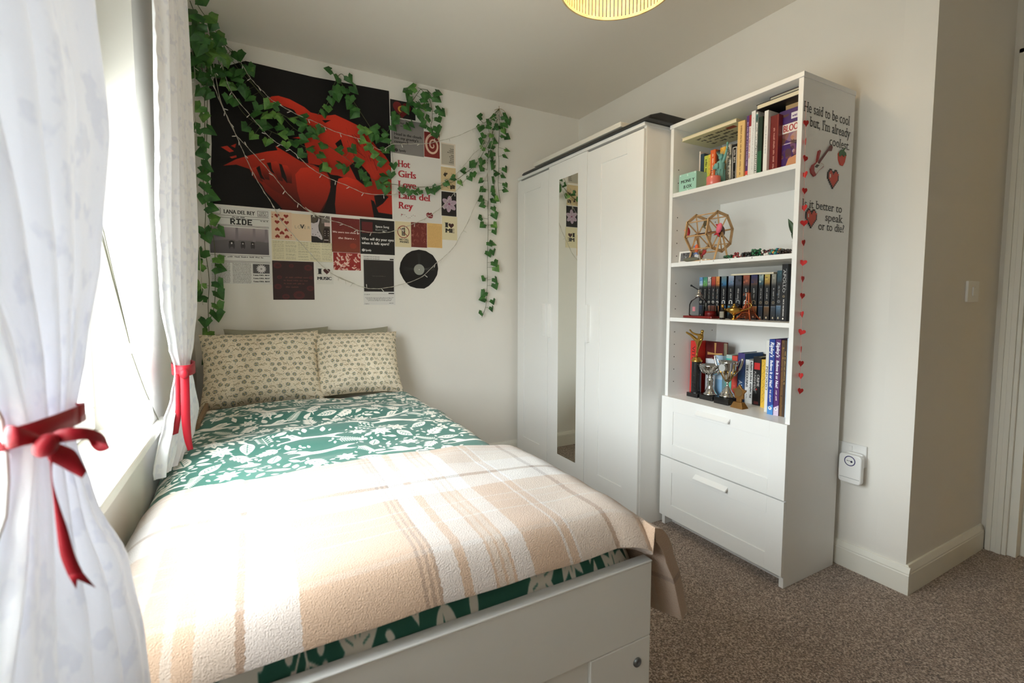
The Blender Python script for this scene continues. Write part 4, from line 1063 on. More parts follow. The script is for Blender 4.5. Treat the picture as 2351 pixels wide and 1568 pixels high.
sheet('newspaper_poster', 'newspaper style poster headed RIDE beside the hanging ivy', 'poster', P, cv, 'newspaper_print')

def card(corners, ppm, bg):
    P, x0, x1, z0, z1 = quadp(corners)
    c = Canvas(x0, x1, z0, z1, ppm, bg); w, h = x1-x0, z1-z0
    return P, c, (lambda u: x0+u*w), (lambda v: z0+v*h), w, h
# ten of hearts card
P, cv, X, Z, w, h = card([(-2.0145,1.5621),(-1.9157,1.5584),(-1.9147,1.4127),(-2.016,1.4118)], 2200, (226, 196, 166))
HR = (150, 44, 32)
for u, v, fl in ((.28, .86, 0), (.72, .86, 0), (.5, .73, 0), (.28, .63, 0), (.74, .63, 0), (.28, .37, 1), (.74, .37, 1), (.5, .25, 1), (.28, .12, 1), (.74, .12, 1)): cv.heart(X(u), Z(v), w*.125, HR, bool(fl))
cv.heart(X(.055), Z(.80), w*.04, HR); cv.heart(X(.95), Z(.18), w*.04, HR, True); cv.text('10', X(.02), Z(.86), h*.06, HR, serif=True, width=w*.08); cv.text('10', X(.98), Z(.13), h*.06, HR, serif=True, rot=PI, width=w*.08)
sheet('playing_card_print', 'tan ten of hearts playing card print right of the newspaper', 'print', P, cv, 'hearts_card')
# LOVER
P, cv, X, Z, w, h = card([(-1.9153,1.5584),(-1.819,1.5561),(-1.8185,1.411),(-1.9143,1.4127)], 1600, (228, 204, 172))
for ch, u in (('L', .13), ('O', .28), ('E', .62), ('R', .80)): cv.text(ch, X(u), Z(.46), h*.105, (158, 146, 128))
cv.text('V', X(.43), Z(.46), h*.15, (34, 32, 30), serif=True, bold=.05)
sheet('word_print', 'cream print with the word LOVER in spaced letters', 'print', P, cv, 'lover_print')
# guitar photo
P, cv, X, Z, w, h = card([(-1.8186,1.5572),(-1.7176,1.5571),(-1.722,1.4057),(-1.8186,1.4077)], 1800, (82, 72, 62))
cv.rect(X(.55), X(1), Z(.72), Z(1), (120, 112, 106)); cv.rect(X(.70), X(1), Z(.62), Z(.76), (214, 186, 182))
cv.poly([(X(0), Z(0)), (X(.60), Z(0)), (X(.64), Z(.14)), (X(.48), Z(.42)), (X(.40), Z(.60)), (X(.50), Z(.86)), (X(.44), Z(.94)), (X(.38), Z(.88)), (X(.20), Z(.70)), (X(0), Z(.68))], (28, 22, 22))
cv.poly([(X(0), Z(.24)), (X(.30), Z(.22)), (X(.52), Z(.11)), (X(.59), Z(.13)), (X(.56), Z(.24)), (X(.40), Z(.46)), (X(.38), Z(.62)), (X(.46), Z(.84)), (X(.42), Z(.92)), (X(.34), Z(.76)), (X(.14), Z(.70)), (X(0), Z(.72))], (206, 196, 200))
for u, v in ((.06, .50), (.08, .30), (.22, .29), (.34, .38), (.42, .24)): cv.ell(X(u), Z(v), .0022, .0022, (40, 34, 34))
cv.poly([(X(.66), Z(.0)), (X(.88), Z(.0)), (X(.98), Z(.46)), (X(.90), Z(.56)), (X(.70), Z(.56)), (X(.64), Z(.46))], (40, 26, 24)); cv.rect(X(.66), X(.90), Z(.10), Z(.125), (226, 216, 210))
for k in range(3):
    for u in (.72, .90): cv.ell(X(u), Z(.28+.08*k), .0022, .0022, (206, 196, 190))
for _ in range(40): cv.ell(X(R.uniform(.55, .95)), Z(R.uniform(.80, .99)), .002, .0018, R.choice(((30, 26, 26), (170, 160, 154))), .8, 0, 6)
sheet('guitar_photo', 'small photo print of a white and a brown guitar', 'print', P, cv, 'guitar_picture')
# red print with handwriting
P, cv, X, Z, w, h = card([(-1.714,1.5527),(-1.5588,1.5557),(-1.556,1.3609),(-1.71,1.358)], 1700, (120, 32, 28))
cv.poly([(X(0), Z(0)), (X(1), Z(0)), (X(1), Z(1)), (X(0), Z(1))], ((130, 56, 34), (112, 26, 28))); cv.ell(X(.75), Z(.20), w*.12, h*.08, (160, 56, 30), .7)
for _ in range(26): cv.ell(X(R.random()), Z(R.uniform(.5, 1)), .0008, .0008, (236, 200, 190), .9, 0, 6)
cv.text('We were too close to', X(.03), Z(.56), h*.05, (244, 228, 220), bold=.05, slant=.15, width=w*.95); cv.text('the Stars', X(.22), Z(.39), h*.055, (244, 228, 220), bold=.05, slant=.15, width=w*.48); cv.ell(X(.76), Z(.405), .003, .003, (244, 228, 220)); cv.ell(X(.84), Z(.40), .0015, .0015, (244, 228, 220))
sheet('red_print', 'dark red print with white handwriting about the stars', 'print', P, cv, 'stars_print')
# pages of small print
P, cv, X, Z, w, h = card([(-2.0163,1.4099),(-1.7099,1.4065),(-1.71,1.3032),(-2.0167,1.2985)], 1500, (224, 216, 184))
for c in range(5):
    for k in range(11): cv.scribble(X(.02+.2*c), X(.19+.2*c), Z(.93-.085*k+R.uniform(-.02, .02)), h*.035, (140, 134, 108), R, .7)
sheet('text_print', 'wide cream sheet of tiny handwritten lines below the card and guitar prints', 'print', P, cv, 'lyric_sheet')
# dark red print
P, cv, X, Z, w, h = card([(-2.0175,1.2976),(-1.8127,1.2992),(-1.8079,1.0873),(-2.0167,1.0882)], 1300, (48, 20, 18))
for u, v, k in ((.12, .88, .10), (.45, .88, .06), (.86, .84, .10), (.12, .34, .09), (.90, .30, .09), (.30, .08, .09), (.62, .12, .14), (.16, .58, .06), (.92, .58, .05)): cv.ell(X(u), Z(v), w*k, w*k*.8, (92, 26, 30), .75); cv.ell(X(u), Z(v), w*k*.5, w*k*.35, (60, 22, 22), .8)
for v, u0, u1 in ((.56, .30, .86), (.48, .26, .84), (.40, .26, .80), (.31, .30, .66)): cv.scribble(X(u0), X(u1), Z(v), h*.04, (118, 64, 56), R, .75)
sheet('dark_rose_print', 'square dark maroon print with red roses and faint writing', 'print', P, cv, 'maroon_print')
# I (heart) MUSIC
P, cv, X, Z, w, h = card([(-1.7993,1.2998),(-1.7091,1.3032),(-1.7074,1.1766),(-1.7993,1.1752)], 1800, (226, 224, 216))
cv.text('I', X(.14), Z(.45), h*.24, K, serif=True, bold=.12, width=w*.16); cv.heart(X(.62), Z(.58), w*.21, (70, 26, 24)); cv.text('MUSIC', X(.06), Z(.19), h*.13, K, serif=True, bold=.07, width=w*.84)
sheet('music_print', 'white print reading I love MUSIC with a dark heart', 'print', P, cv, 'music_card')
# red and cream pattern
P, cv, X, Z, w, h = card([(-1.7076,1.3551),(-1.556,1.3605),(-1.5548,1.2594),(-1.7048,1.2558)], 1500, (150, 34, 30))
for _ in range(34):
    u, v, a = R.random(), R.random(), R.uniform(0, PI); cv.ell(X(u), Z(v), .014, .006, (236, 206, 192), .9, a, 12); cv.ell(X(u)+.004, Z(v)+.003, .008, .003, (178, 62, 52), .9, a, 10)
cv.ell(X(.66), Z(.3), .013, .012, (146, 28, 26))
sheet('lips_print', 'small red and cream all-over pattern print under the handwriting print', 'print', P, cv, 'red_pattern')
# black song card
P, cv, X, Z, w, h = card([(-1.5575,1.5558),(-1.3576,1.5618),(-1.3531,1.3579),(-1.5543,1.3542)], 2200, (20, 19, 19))
cv.rect(X(.05), X(.36), Z(.60), Z(.92), (96, 24, 28)); WH = (238, 236, 234)
cv.text('Space Song', X(.44), Z(.78), h*.065, WH, bold=.04, width=w*.40); cv.text('Beach House', X(.44), Z(.69), h*.055, (190, 188, 186), width=w*.34)
cv.text('Who will dry your eyes', X(.04), Z(.40), h*.075, WH, bold=.045, width=w*.94); cv.text('when it falls apart?', X(.04), Z(.28), h*.075, WH, bold=.045, width=w*.80)
cv.ell(X(.085), Z(.11), w*.042, w*.042, WH)
for k in range(3): cv.line([(X(.058), Z(.135-.026*k)), (X(.085), Z(.142-.026*k)), (X(.112), Z(.132-.026*k))], .0013, (20, 19, 19))
cv.text('Spotify', X(.14), Z(.085), h*.055, WH, bold=.05, width=w*.17)
sheet('song_card', 'black song lyric card with white words and a dark red square', 'print', P, cv, 'song_card_print')
# tall white poster with a black square
P, cv, X, Z, w, h = card([(-1.5438,1.3502),(-1.3584,1.353),(-1.3533,1.0559),(-1.5418,1.0569)], 1500, (222, 220, 216))
cv.rect(X(.02), X(.96), Z(.27), Z(.90), (38, 33, 30)); cv.scribble(X(.28), X(.72), Z(.575), h*.013, (120, 112, 106), R)
cv.text('CIGARETTES AFTER SEX', X(.02), Z(.955), h*.018, (80, 78, 76), bold=.03, width=w*.5); cv.text('CIGARETTES AFTER SEX', X(.02), Z(.915), h*.018, (80, 78, 76), bold=.03, width=w*.5)
cv.rect(X(.84), X(.96), Z(.912), Z(.938), K); cv.line([(X(.02), Z(.905)), (X(.84), Z(.905))], .0008, (120, 118, 116))
cv.rect(X(.78), X(.96), Z(.225), Z(.245), K); cv.scribble(X(.02), X(.2), Z(.205), h*.014, K, R); cv.line([(X(.2), Z(.21)), (X(.96), Z(.21))], .0006, (150, 148, 146))
for k in range(4): cv.scribble(X(.05+.03*k), X(.95-.03*k), Z(.145-.022*k), h*.012, (60, 58, 58), R)
cv.scribble(X(.03), X(.2), Z(.02), h*.012, K, R); cv.scribble(X(.8), X(.96), Z(.03), h*.012, K, R); cv.line([(X(.03), Z(.038)), (X(.96), Z(.038))], .0006, (150, 148, 146))
sheet('album_poster', 'tall white poster with a black square above small print', 'poster', P, cv, 'album_print')
# cut-out record
RP = [(-1.2844,1.3667),(-1.2502,1.3872),(-1.2059,1.3975),(-1.1612,1.3916),(-1.116,1.3672),(-1.0882,1.327),(-1.0819,1.2832),(-1.089,1.2439),(-1.1125,1.2042),(-1.1433,1.1745),(-1.1738,1.1571),(-1.2236,1.1589),(-1.2627,1.1704),(-1.2867,1.1891),(-1.3057,1.2148),(-1.3243,1.2521),(-1.3278,1.2755),(-1.321,1.3134),(-1.3039,1.3446)][::-1]
x0, x1, z0, z1 = bounds(RP); cv = Canvas(x0, x1, z0, z1, 1800, (24, 23, 23)); cx, cz = [(-1.2049,1.2746)][0]
for k in range(16):
    cv.ring(cx, cz, .035+.0046*k, .0008, (44, 43, 43))
for a0, c in ((1.57, (70, 70, 70)), (0.1, (120, 118, 116)), (3.1, (72, 70, 70))):
    for k in range(5): a = a0+(k-2)*.05; cv.line([(cx+.034*math.cos(a), cz+.034*math.sin(a)), (cx+.098*math.cos(a), cz+.098*math.sin(a))], .004, c, .28)
cv.ell(cx, cz, .0335, .0335, (150, 152, 144), n=48); cv.ell(cx, cz, .0025, .0025, (236, 234, 230))
sheet('record_cutout', 'black paper cut-out of a vinyl record with a grey centre', 'print', RP, cv, 'record_print', 0.35)
# heart and moon
P, cv, X, Z, w, h = card([(-1.3707,2.2685),(-1.2162,2.2729),(-1.2185,2.175),(-1.3691,2.1688)], 1500, (18, 15, 15))
cv.heart(X(.46), Z(.52), w*.38, (118, 26, 28)); cv.ell(X(.42), Z(.52), w*.12, w*.12, (206, 156, 60)); cv.ell(X(.47), Z(.52), w*.10, w*.10, (96, 40, 26))
sheet('moon_heart_print', 'small black print of a red heart with a yellow moon under the hanging ivy', 'print', P, cv, 'moon_heart')
# grey lyric card
P, cv, X, Z, w, h = card([(-1.3692,2.1652),(-1.1685,2.1643),(-1.1651,1.9652),(-1.3649,1.9602)], 2000, (132, 128, 126))
cv.text('Head in the clouds', X(.09), Z(.52), h*.078, K, bold=.045, width=w*.85); cv.text("but my gravity's", X(.09), Z(.41), h*.078, K, bold=.045, width=w*.74); cv.text('centered', X(.09), Z(.30), h*.078, K, bold=.045, width=w*.42)
cv.scribble(X(.28), X(.75), Z(.86), h*.05, (60, 58, 58), R); cv.scribble(X(.28), X(.60), Z(.78), h*.04, (84, 82, 82), R)
cv.ell(X(.15), Z(.09), w*.05, w*.05, K); cv.text('Spotify', X(.23), Z(.065), h*.06, K, bold=.04, width=w*.21)
for k in range(3): cv.line([(X(.118), Z(.115-.028*k)), (X(.15), Z(.122-.028*k)), (X(.182), Z(.112-.028*k))], .0012, (132, 128, 126))
sheet('grey_lyric_card', 'grey lyric card with black words about clouds and gravity', 'print', P, cv, 'grey_card_print')
# red swirl
P, cv, X, Z, w, h = card([(-1.1646,2.1172),(-1.0663,2.119),(-1.063,1.9678),(-1.164,1.9665)], 1700, (128, 36, 32))
pts = []
for k in range(90):
    t = k/89; a = 0.6-t*13.5; pts.append((X(.55)+w*(.04+.52*t)*math.cos(a), Z(.50)+h*(.03+.46*t)*math.sin(a)))
for k in range(89): cv.line(pts[k:k+2], .006+.010*k/89, (222, 188, 166))
sheet('swirl_print', 'small print of a cream swirl on dark red beside the grey lyric card', 'print', P, cv, 'swirl_red')
# Hot Girls poster
P, cv, X, Z, w, h = card([(-1.365,1.9606),(-1.0632,1.9639),(-1.0556,1.5733),(-1.3561,1.5567)], 1900, (222, 219, 214))
for t, v, wd_ in (('Hot', .805, .24), ('Girls', .655, .37), ('Love', .50, .37), ('Lana del', .335, .66), ('Rey', .185, .29)):
    cv.text(t, X(.105), Z(v), h*.098, (172, 34, 48), serif=True, bold=.055, width=w*wd_)
cv.ell(X(.75), Z(.115), w*.075, w*.05, (134, 40, 46), 1, -.35); cv.poly([(X(.68), Z(.14)), (X(.72), Z(.165)), (X(.75), Z(.15)), (X(.79), Z(.165)), (X(.83), Z(.12)), (X(.75), Z(.125))], (120, 30, 38)); cv.line([(X(.69), Z(.125)), (X(.75), Z(.11)), (X(.81), Z(.10))], .003, (232, 204, 200))
for k in range(9): cv.ell(X(.16+.035*k), Z(.075+.025*math.sin(k*1.1)), .0022, .0018, R.choice(((134, 40, 46), (84, 70, 68))), 1, 0, 8)
cv.ell(X(.17), Z(.095), .004, .004, (150, 60, 66))
sheet('slogan_poster', 'white poster with five lines of large red lettering', 'poster', P, cv, 'slogan_print')
# quote
P, cv, X, Z, w, h = card([(-1.0551,2.0653),(-0.9606,2.0748),(-0.9596,1.9333),(-1.0581,1.9271)], 2200, (226, 214, 198))
cv.rect(X(.03), X(.90), Z(.05), Z(.95), (184, 176, 160))
for t, v in (('Can you', .74), ('remember', .66), ('who you were', .585), ('before', .475), ('the world', .40), ('told you', .315), ('who you', .23), ('should be?', .15)): cv.text(t, X(.88), Z(v), h*.05, (64, 58, 52), serif=True, align='r', bold=.05, xs=.72)
sheet('quote_print', 'small beige print of a question set in short right-hand lines', 'print', P, cv, 'quote_card')
# berries
P, cv, X, Z, w, h = card([(-1.0581,1.9203),(-0.9597,1.9229),(-0.9587,1.777),(-1.0576,1.7732)], 2000, (214, 190, 146))
for u, v, n in ((.28, .68, 7), (.76, .57, 5), (.78, .18, 16), (.36, .25, 4)):
    for _ in range(n): cv.ell(X(u)+R.uniform(-.012, .012), Z(v)+R.uniform(-.010, .010), .006, .006, R.choice(((66, 54, 38), (96, 82, 56), (50, 42, 32))), 1, 0, 10)
for a in ((.28, .72, .30, .84), (.76, .62, .70, .78), (.78, .28, .66, .34), (.36, .2, .5, .1)): cv.line([(X(a[0]), Z(a[1])), (X(a[2]), Z(a[3]))], .0014, (96, 90, 60))
cv.scribble(X(.2), X(.8), Z(.93), h*.02, (170, 148, 108), R)
sheet('berries_print', 'tan vintage print of dark cherries and berries', 'print', P, cv, 'berry_plate')
# flower
P, cv, X, Z, w, h = card([(-1.0569,1.7671),(-0.9576,1.7709),(-0.9541,1.6199),(-1.0545,1.6184)], 1700, (22, 18, 18))
for a in (0.35, 1.5, 2.6, 3.7, 4.6, 5.6):
    cv.ell(X(.52)+.026*math.cos(a), Z(.50)+.026*math.sin(a), .026, .015, (186, 164, 180), 1, a, 20)
    for q in (-.25, 0, .25): cv.line([(X(.52)+.008*math.cos(a+q), Z(.50)+.008*math.sin(a+q)), (X(.52)+.046*math.cos(a+q*.8), Z(.50)+.046*math.sin(a+q*.8))], .0014, (132, 108, 126))
cv.ell(X(.52), Z(.50), .007, .006, (130, 56, 92))
sheet('flower_print', 'black print of one pale pink flower right of the white poster', 'print', P, cv, 'flower_card')
# I (heart) ME
P, cv, X, Z, w, h = card([(-1.0563,1.6157),(-0.9535,1.6184),(-0.9491,1.4691),(-1.0508,1.4679)], 1900, (224, 214, 178))
cv.text('I', X(.22), Z(.53), h*.20, K, serif=True, bold=.12, width=w*.16); cv.heart(X(.60), Z(.615), w*.19, (64, 30, 24)); cv.text('ME', X(.22), Z(.31), h*.17, K, serif=True, bold=.09, width=w*.58)
sheet('me_print', 'cream print reading I love ME with a dark heart', 'print', P, cv, 'me_card')
# no cell phones
P, cv, X, Z, w, h = card([(-1.3567,1.5591),(-1.2553,1.5624),(-1.2524,1.4084),(-1.3467,1.4076)], 2200, (224, 210, 172))
cv.ring(X(.52), Z(.60), w*.36, .0042, (138, 40, 34)); cv.rect(X(.42), X(.62), Z(.45), Z(.74), (48, 40, 36)); cv.rect(X(.46), X(.58), Z(.62), Z(.71), (176, 166, 140)); cv.rect(X(.56), X(.60), Z(.74), Z(.79), (48, 40, 36))
for a in range(3):
    for c in range(3): cv.rect(X(.455+.045*a), X(.485+.045*a), Z(.47+.045*c), Z(.495+.045*c), (196, 186, 160))
cv.line([(X(.27), Z(.76)), (X(.77), Z(.44))], .004, (138, 40, 34))
cv.text('NO CELL', X(.56), Z(.26), h*.075, K, align='c', bold=.07, width=w*.58, slant=-.1); cv.text('PHONES', X(.58), Z(.165), h*.075, K, align='c', bold=.07, width=w*.56, slant=-.1)
sheet('no_phones_print', 'cream print of a crossed-out mobile phone reading NO CELL PHONES', 'print', P, cv, 'no_phones_card')
# red marble
P, cv, X, Z, w, h = card([(-1.2543,1.5615),(-1.1554,1.5635),(-1.1509,1.4123),(-1.2519,1.4099)], 1900, (112, 40, 34))
for k in range(16):
    u, v = R.random(), R.random(); pts = []
    for j in range(9): pts.append((X(u), Z(v))); u += R.uniform(-.12, .16); v += R.uniform(-.10, .10)
    cv.line([tuple(p)[:2] for p in spline([(p[0], p[1], 0) for p in pts], 4)], .0011, (176, 112, 98), .8)
sheet('marble_print', 'small dark red marbled print with pale veins', 'print', P, cv, 'red_marble')
# orange lined sheet
P, cv, X, Z, w, h = card([(-1.1519,1.5647),(-1.0552,1.5649),(-1.0513,1.4156),(-1.1499,1.4134)], 1900, (222, 182, 116))
for k in range(15): cv.scribble(X(.05), X(.95), Z(.86-.058*k), h*.022, (160, 120, 74), R, .7)
cv.scribble(X(.35), X(.65), Z(.93), h*.02, (160, 120, 74), R)
sheet('orange_text_print', 'small orange sheet of lined handwriting beside the marbled print', 'print', P, cv, 'orange_sheet')

# ---------------------------------------------------------------- ivy and fairy lights on the wall
M_vine = mat('vine_stem', (84, 92, 58), 0.7)
def leaf_mat(name, a, b_):
    m = mat(name, a, 0.45, vary=(22, b_, 0.35, 0.65), spec=0.4, coat=0.05)
    bs = m.node_tree.nodes['Principled BSDF']; return m
M_leaf = leaf_mat('ivy_leaf', (66, 118, 52), (36, 80, 34)); M_leaf2 = leaf_mat('ivy_leaf_light', (116, 162, 76), (64, 114, 48))
LEAF = [(0, -.02), (.10, -.16), (.32, -.26), (.38, -.10), (.50, .04), (.38, .18), (.30, .30), (.18, .46), (0, .68), (-.18, .46), (-.30, .30), (-.38, .18), (-.50, .04), (-.38, -.10), (-.32, -.26), (-.10, -.16)]
def add_leaf(mb, x, z, y, size, ang, r, slot):
    """five-lobed ivy leaf, folded along its midrib, tip pointing along ang in the wall plane"""
    M_ = Matrix.Translation((x, y, z)) @ Matrix.Rotation(-ang, 4, 'Y') @ Matrix.Rotation(r.uniform(-.5, .5), 4, 'X') @ Matrix.Rotation(r.uniform(-.6, .6), 4, 'Z')
    vs = [M_ @ Vector((p[0]*size, -abs(p[0])*size*0.35*-1-0.02*size, p[1]*size)) for p in LEAF]+[M_ @ Vector((0, -0.05*size, .12*size)), M_ @ Vector((0, -.03*size, .36*size))]
    n = len(LEAF); c, t = n, n+1
    fs = [(c, i, (i+1) % n) for i in range(0, 7)]+[(c, 7, t), (7, 8, t), (8, 9, t), (9, c, t)]+[(c, i, (i+1) % n) for i in range(9, n)]
    mb._add(vs, fs, slot)
IV = random.Random(5)
def ivy(label, stems, leaves, size, y=-0.028, org=None, tip=None, lightp=0.35, depth=0.03, name='ivy_garland', high=(), vines3=()):
    t = thing(name, label, 'ivy garland', org or (stems[0][0][0], 0, stems[0][0][1]), 'artificial ivy garlands on the back wall')
    b = MB()
    for s_ in stems: b.tube(spline([(p[0], y+0.004*math.sin(i*2.1), min(p[1], 2.36)) for i, p in enumerate(s_)], 6), 0.0016, 5)
    allp = [(p[0], p[1]) for s_ in stems for p in spline([(q[0], q[1], 0) for q in s_], 8)]
    lb = MB()
    for s_ in vines3: b.tube(spline(s_, 6), 0.0016, 5)
    for (x, yy, z) in high: add_leaf(lb, x, z, yy, size*IV.uniform(.9, 1.25), PI+IV.uniform(-.9, .9), IV, 1 if IV.random() < lightp else 0)
    for (x, z) in leaves:
        if z > 2.345: continue
        q = min(allp, key=lambda p: (p[0]-x)**2+(p[1]-z)**2)
        a = math.atan2(x-q[0], -(z-q[1]))*0.5+PI+IV.uniform(-.5, .5)     # hangs, tip down and outward
        s_ = size*IV.uniform(.95, 1.25); yy = y-IV.uniform(0.0, depth)
        add_leaf(lb, x, z+0.10*s_, yy, s_, a, IV, 1 if IV.random() < lightp else 0)
        if (x-q[0])**2+(z-q[1])**2 < 0.09**2: b.tube([(q[0], y, q[1]), (x, yy+0.003, z+0.06*s_)], 0.0009, 4)
    b.build('stem', M_vine, t, smooth=True); lb.build('leaves', [M_leaf, M_leaf2], t)
    return t
# corner bundle beside the curtain
ivy('thick ivy garland hanging down the corner beside the far curtain',
    [[(-2.3293,2.5353),(-2.3092,2.3578),(-2.2938,2.1342),(-2.2975,1.9242),(-2.3123,1.7106),(-2.3073,1.5403),(-2.317,1.3671),(-2.3045,1.1934),(-2.3128,1.0616),(-2.3144,0.9067),(-2.3168,0.7283)], [(-2.3378,2.4925),(-2.2843,2.3022),(-2.2822,2.053),(-2.2947,1.7978),(-2.2962,1.5413),(-2.2762,1.3694),(-2.2784,1.194),(-2.2867,1.0614),(-2.3121,0.9732)], [(-2.3473,2.52),(-2.28,2.4269),(-2.2093,2.3623),(-2.1449,2.3254)]],
    [(-2.2901,2.5379),(-2.3156,2.5176),(-2.3338,2.4479),(-2.2811,2.4702),(-2.2581,2.4713),(-2.3127,2.4095),(-2.2504,2.426),(-2.2084,2.4265),(-2.174,2.3928),(-2.2286,2.3842),(-2.2447,2.3218),(-2.2815,2.326),(-2.3223,2.3289),(-2.3055,2.2938),(-2.3297,2.2488),(-2.2769,2.2611),(-2.199,2.282),(-2.145,2.3218),(-2.0978,2.2646),(-2.2295,2.2188),(-2.1794,2.2245),(-2.2982,2.177),(-2.1528,2.2277),(-2.262,2.2248),(-2.3073,2.3719),(-2.3278,2.4262),(-2.2965,2.3563),(-2.269,2.2894),(-2.3469,2.2708),(-2.322,2.2113),(-2.3412,2.1808),(-2.3072,2.2462),(-2.2853,2.1665),(-2.2823,2.0983),(-2.2987,1.9906),(-2.2829,1.9239),(-2.298,1.8032),(-2.3032,1.6538),(-2.2884,1.604),(-2.2906,1.5415),(-2.2834,1.4816),(-2.2589,1.4357),(-2.3276,1.321),(-2.2637,1.2933),(-2.2673,1.2426),(-2.3424,1.1578),(-2.266,1.1699),(-2.3371,1.1011),(-2.2696,1.119),(-2.2735,1.057),(-2.2787,1.0148),(-2.3247,0.9802),(-2.3176,0.9181),(-2.3185,0.7846),(-2.3148,0.7285),(-2.3089,2.1096),(-2.3082,2.0264),(-2.3192,1.92),(-2.2996,1.86),(-2.311,1.7421),(-2.2979,1.7013),(-2.3126,1.593),(-2.3145,1.4318),(-2.3083,1.3999),(-2.3353,1.2579)],
    0.066, org=(-2.36, 0, 1.5), high=[(p[0], p[1], 2.35-0.05*(k % 3)) for k, p in enumerate([(-2.2644,-0.4323),(-2.2829,-0.3949),(-2.2958,-0.3388),(-2.3116,-0.2714),(-2.2841,-0.3089),(-2.2652,-0.3046),(-2.2461,-0.3002),(-2.3106,-0.1943),(-2.2889,-0.2144),(-2.2372,-0.2351),(-2.2093,-0.2182),(-2.1853,-0.1726),(-2.2252,-0.1505),(-2.2632,-0.1549),(-2.2905,-0.1142),(-2.3175,-0.0819),(-2.2816,-0.0484),(-2.3195,0.0189),(-2.2518,-0.0649),(-2.2067,-0.0991)])],
    vines3=[[(-2.3134,-0.3163,2.385),(-2.3048,-0.2199,2.385),(-2.2927,-0.1287,2.385),(-2.2807,-0.0381,2.385)], [(-2.2927,-0.3373,2.38),(-2.2713,-0.2484,2.38),(-2.2436,-0.1663,2.38),(-2.2247,-0.0711,2.38)]])
ivy('ivy garland trailing diagonally across the red figure print',
    [[(-2.2051,2.3838),(-2.1746,2.3001),(-2.1139,2.2216),(-1.996,2.1123),(-1.8932,2.0051),(-1.7839,1.9645),(-1.6699,1.9098),(-1.5753,1.8494),(-1.4897,1.7851),(-1.3745,1.7603)], [(-2.2343,2.3551),(-2.2237,2.2511),(-2.1799,2.1366),(-2.1294,2.0424),(-2.0509,1.9896),(-1.9482,1.9498),(-1.8409,1.9143),(-1.7581,1.855),(-1.713,1.8129)], [(-2.1963,2.3646),(-2.1318,2.2776),(-2.0753,2.1858),(-2.0164,2.1196),(-1.945,2.0651),(-1.8488,2.036),(-1.7597,2.0278)]],
    [(-2.287,2.1678),(-2.239,2.2156),(-2.1821,2.2175),(-2.1381,2.2326),(-2.0976,2.269),(-2.1303,2.1687),(-2.1792,2.1585),(-2.1906,2.1019),(-2.0921,2.127),(-2.2755,2.101),(-2.0067,2.099),(-1.9705,2.0945),(-2.0584,2.0779),(-2.0797,2.0405),(-2.0186,2.046),(-1.9767,2.0593),(-1.9563,2.0402),(-1.8867,2.0468),(-1.8374,2.0555),(-2.1121,1.9624),(-2.0504,2.0065),(-2.0357,1.9866),(-1.968,1.9981),(-2.0829,1.9337),(-1.9375,1.9515),(-1.9154,1.9782),(-1.8661,2.0039),(-1.8226,1.9818),(-1.7829,2.0061),(-1.7949,1.9745),(-1.76,2.0158),(-2.0224,1.9152),(-1.9333,1.9118),(-1.8952,1.9293),(-1.8622,1.9403),(-1.8079,1.9015),(-1.853,1.8713),(-1.769,1.8774),(-1.7507,1.9279),(-1.6581,1.9115),(-1.7304,1.8106),(-1.6715,1.8366),(-1.6302,1.8236),(-1.7533,1.8136),(-1.5752,1.8556),(-1.5393,1.8042),(-1.521,1.7876),(-1.4874,1.9177),(-1.4501,1.8787),(-1.5179,1.957),(-1.5482,1.9896),(-1.5532,2.0443),(-1.5225,2.0433),(-1.4323,1.7984),(-1.4459,1.7522),(-1.414,1.7301),(-1.4003,1.7766),(-1.5153,1.7569),(-1.604,1.9317),(-2.1669,2.0902),(-2.2026,2.1752),(-2.144,2.1986),(-2.1163,2.1442)],
    0.058, org=(-2.30, 0, 2.0), lightp=0.25)
ivy('ivy tuft at the top edge of the red figure print, two strands falling',
    [[(-1.667,2.3193),(-1.6977,2.2414),(-1.7224,2.1652),(-1.7751,2.0961)], [(-1.667,2.3193),(-1.6213,2.2571),(-1.5688,2.1827),(-1.5212,2.1178),(-1.4724,2.0578),(-1.4219,2.041),(-1.3714,1.9662)], [(-1.667,2.3193),(-1.6431,2.3425),(-1.6142,2.3128)]],
    [(-1.7041,2.3407),(-1.6635,2.3469),(-1.6111,2.3195),(-1.6615,2.3026),(-1.6508,2.2571),(-1.6921,2.2307),(-1.6272,2.2559),(-1.6988,2.1876),(-1.6753,2.2042),(-1.723,2.1354),(-1.7408,2.1083),(-1.5852,2.2706),(-1.6043,2.2122),(-1.6052,2.1696),(-1.5753,2.1631),(-1.5819,2.1314),(-1.4599,2.0536),(-1.4218,2.0473),(-1.4479,2.0116),(-1.403,2.0187),(-1.3777,1.9781),(-1.4104,1.9604),(-1.3694,2.094),(-1.4791,2.0317),(-1.3661,1.8772),(-1.38,1.824)], 0.056, org=(-1.74, 0, 2.1), lightp=0.05)
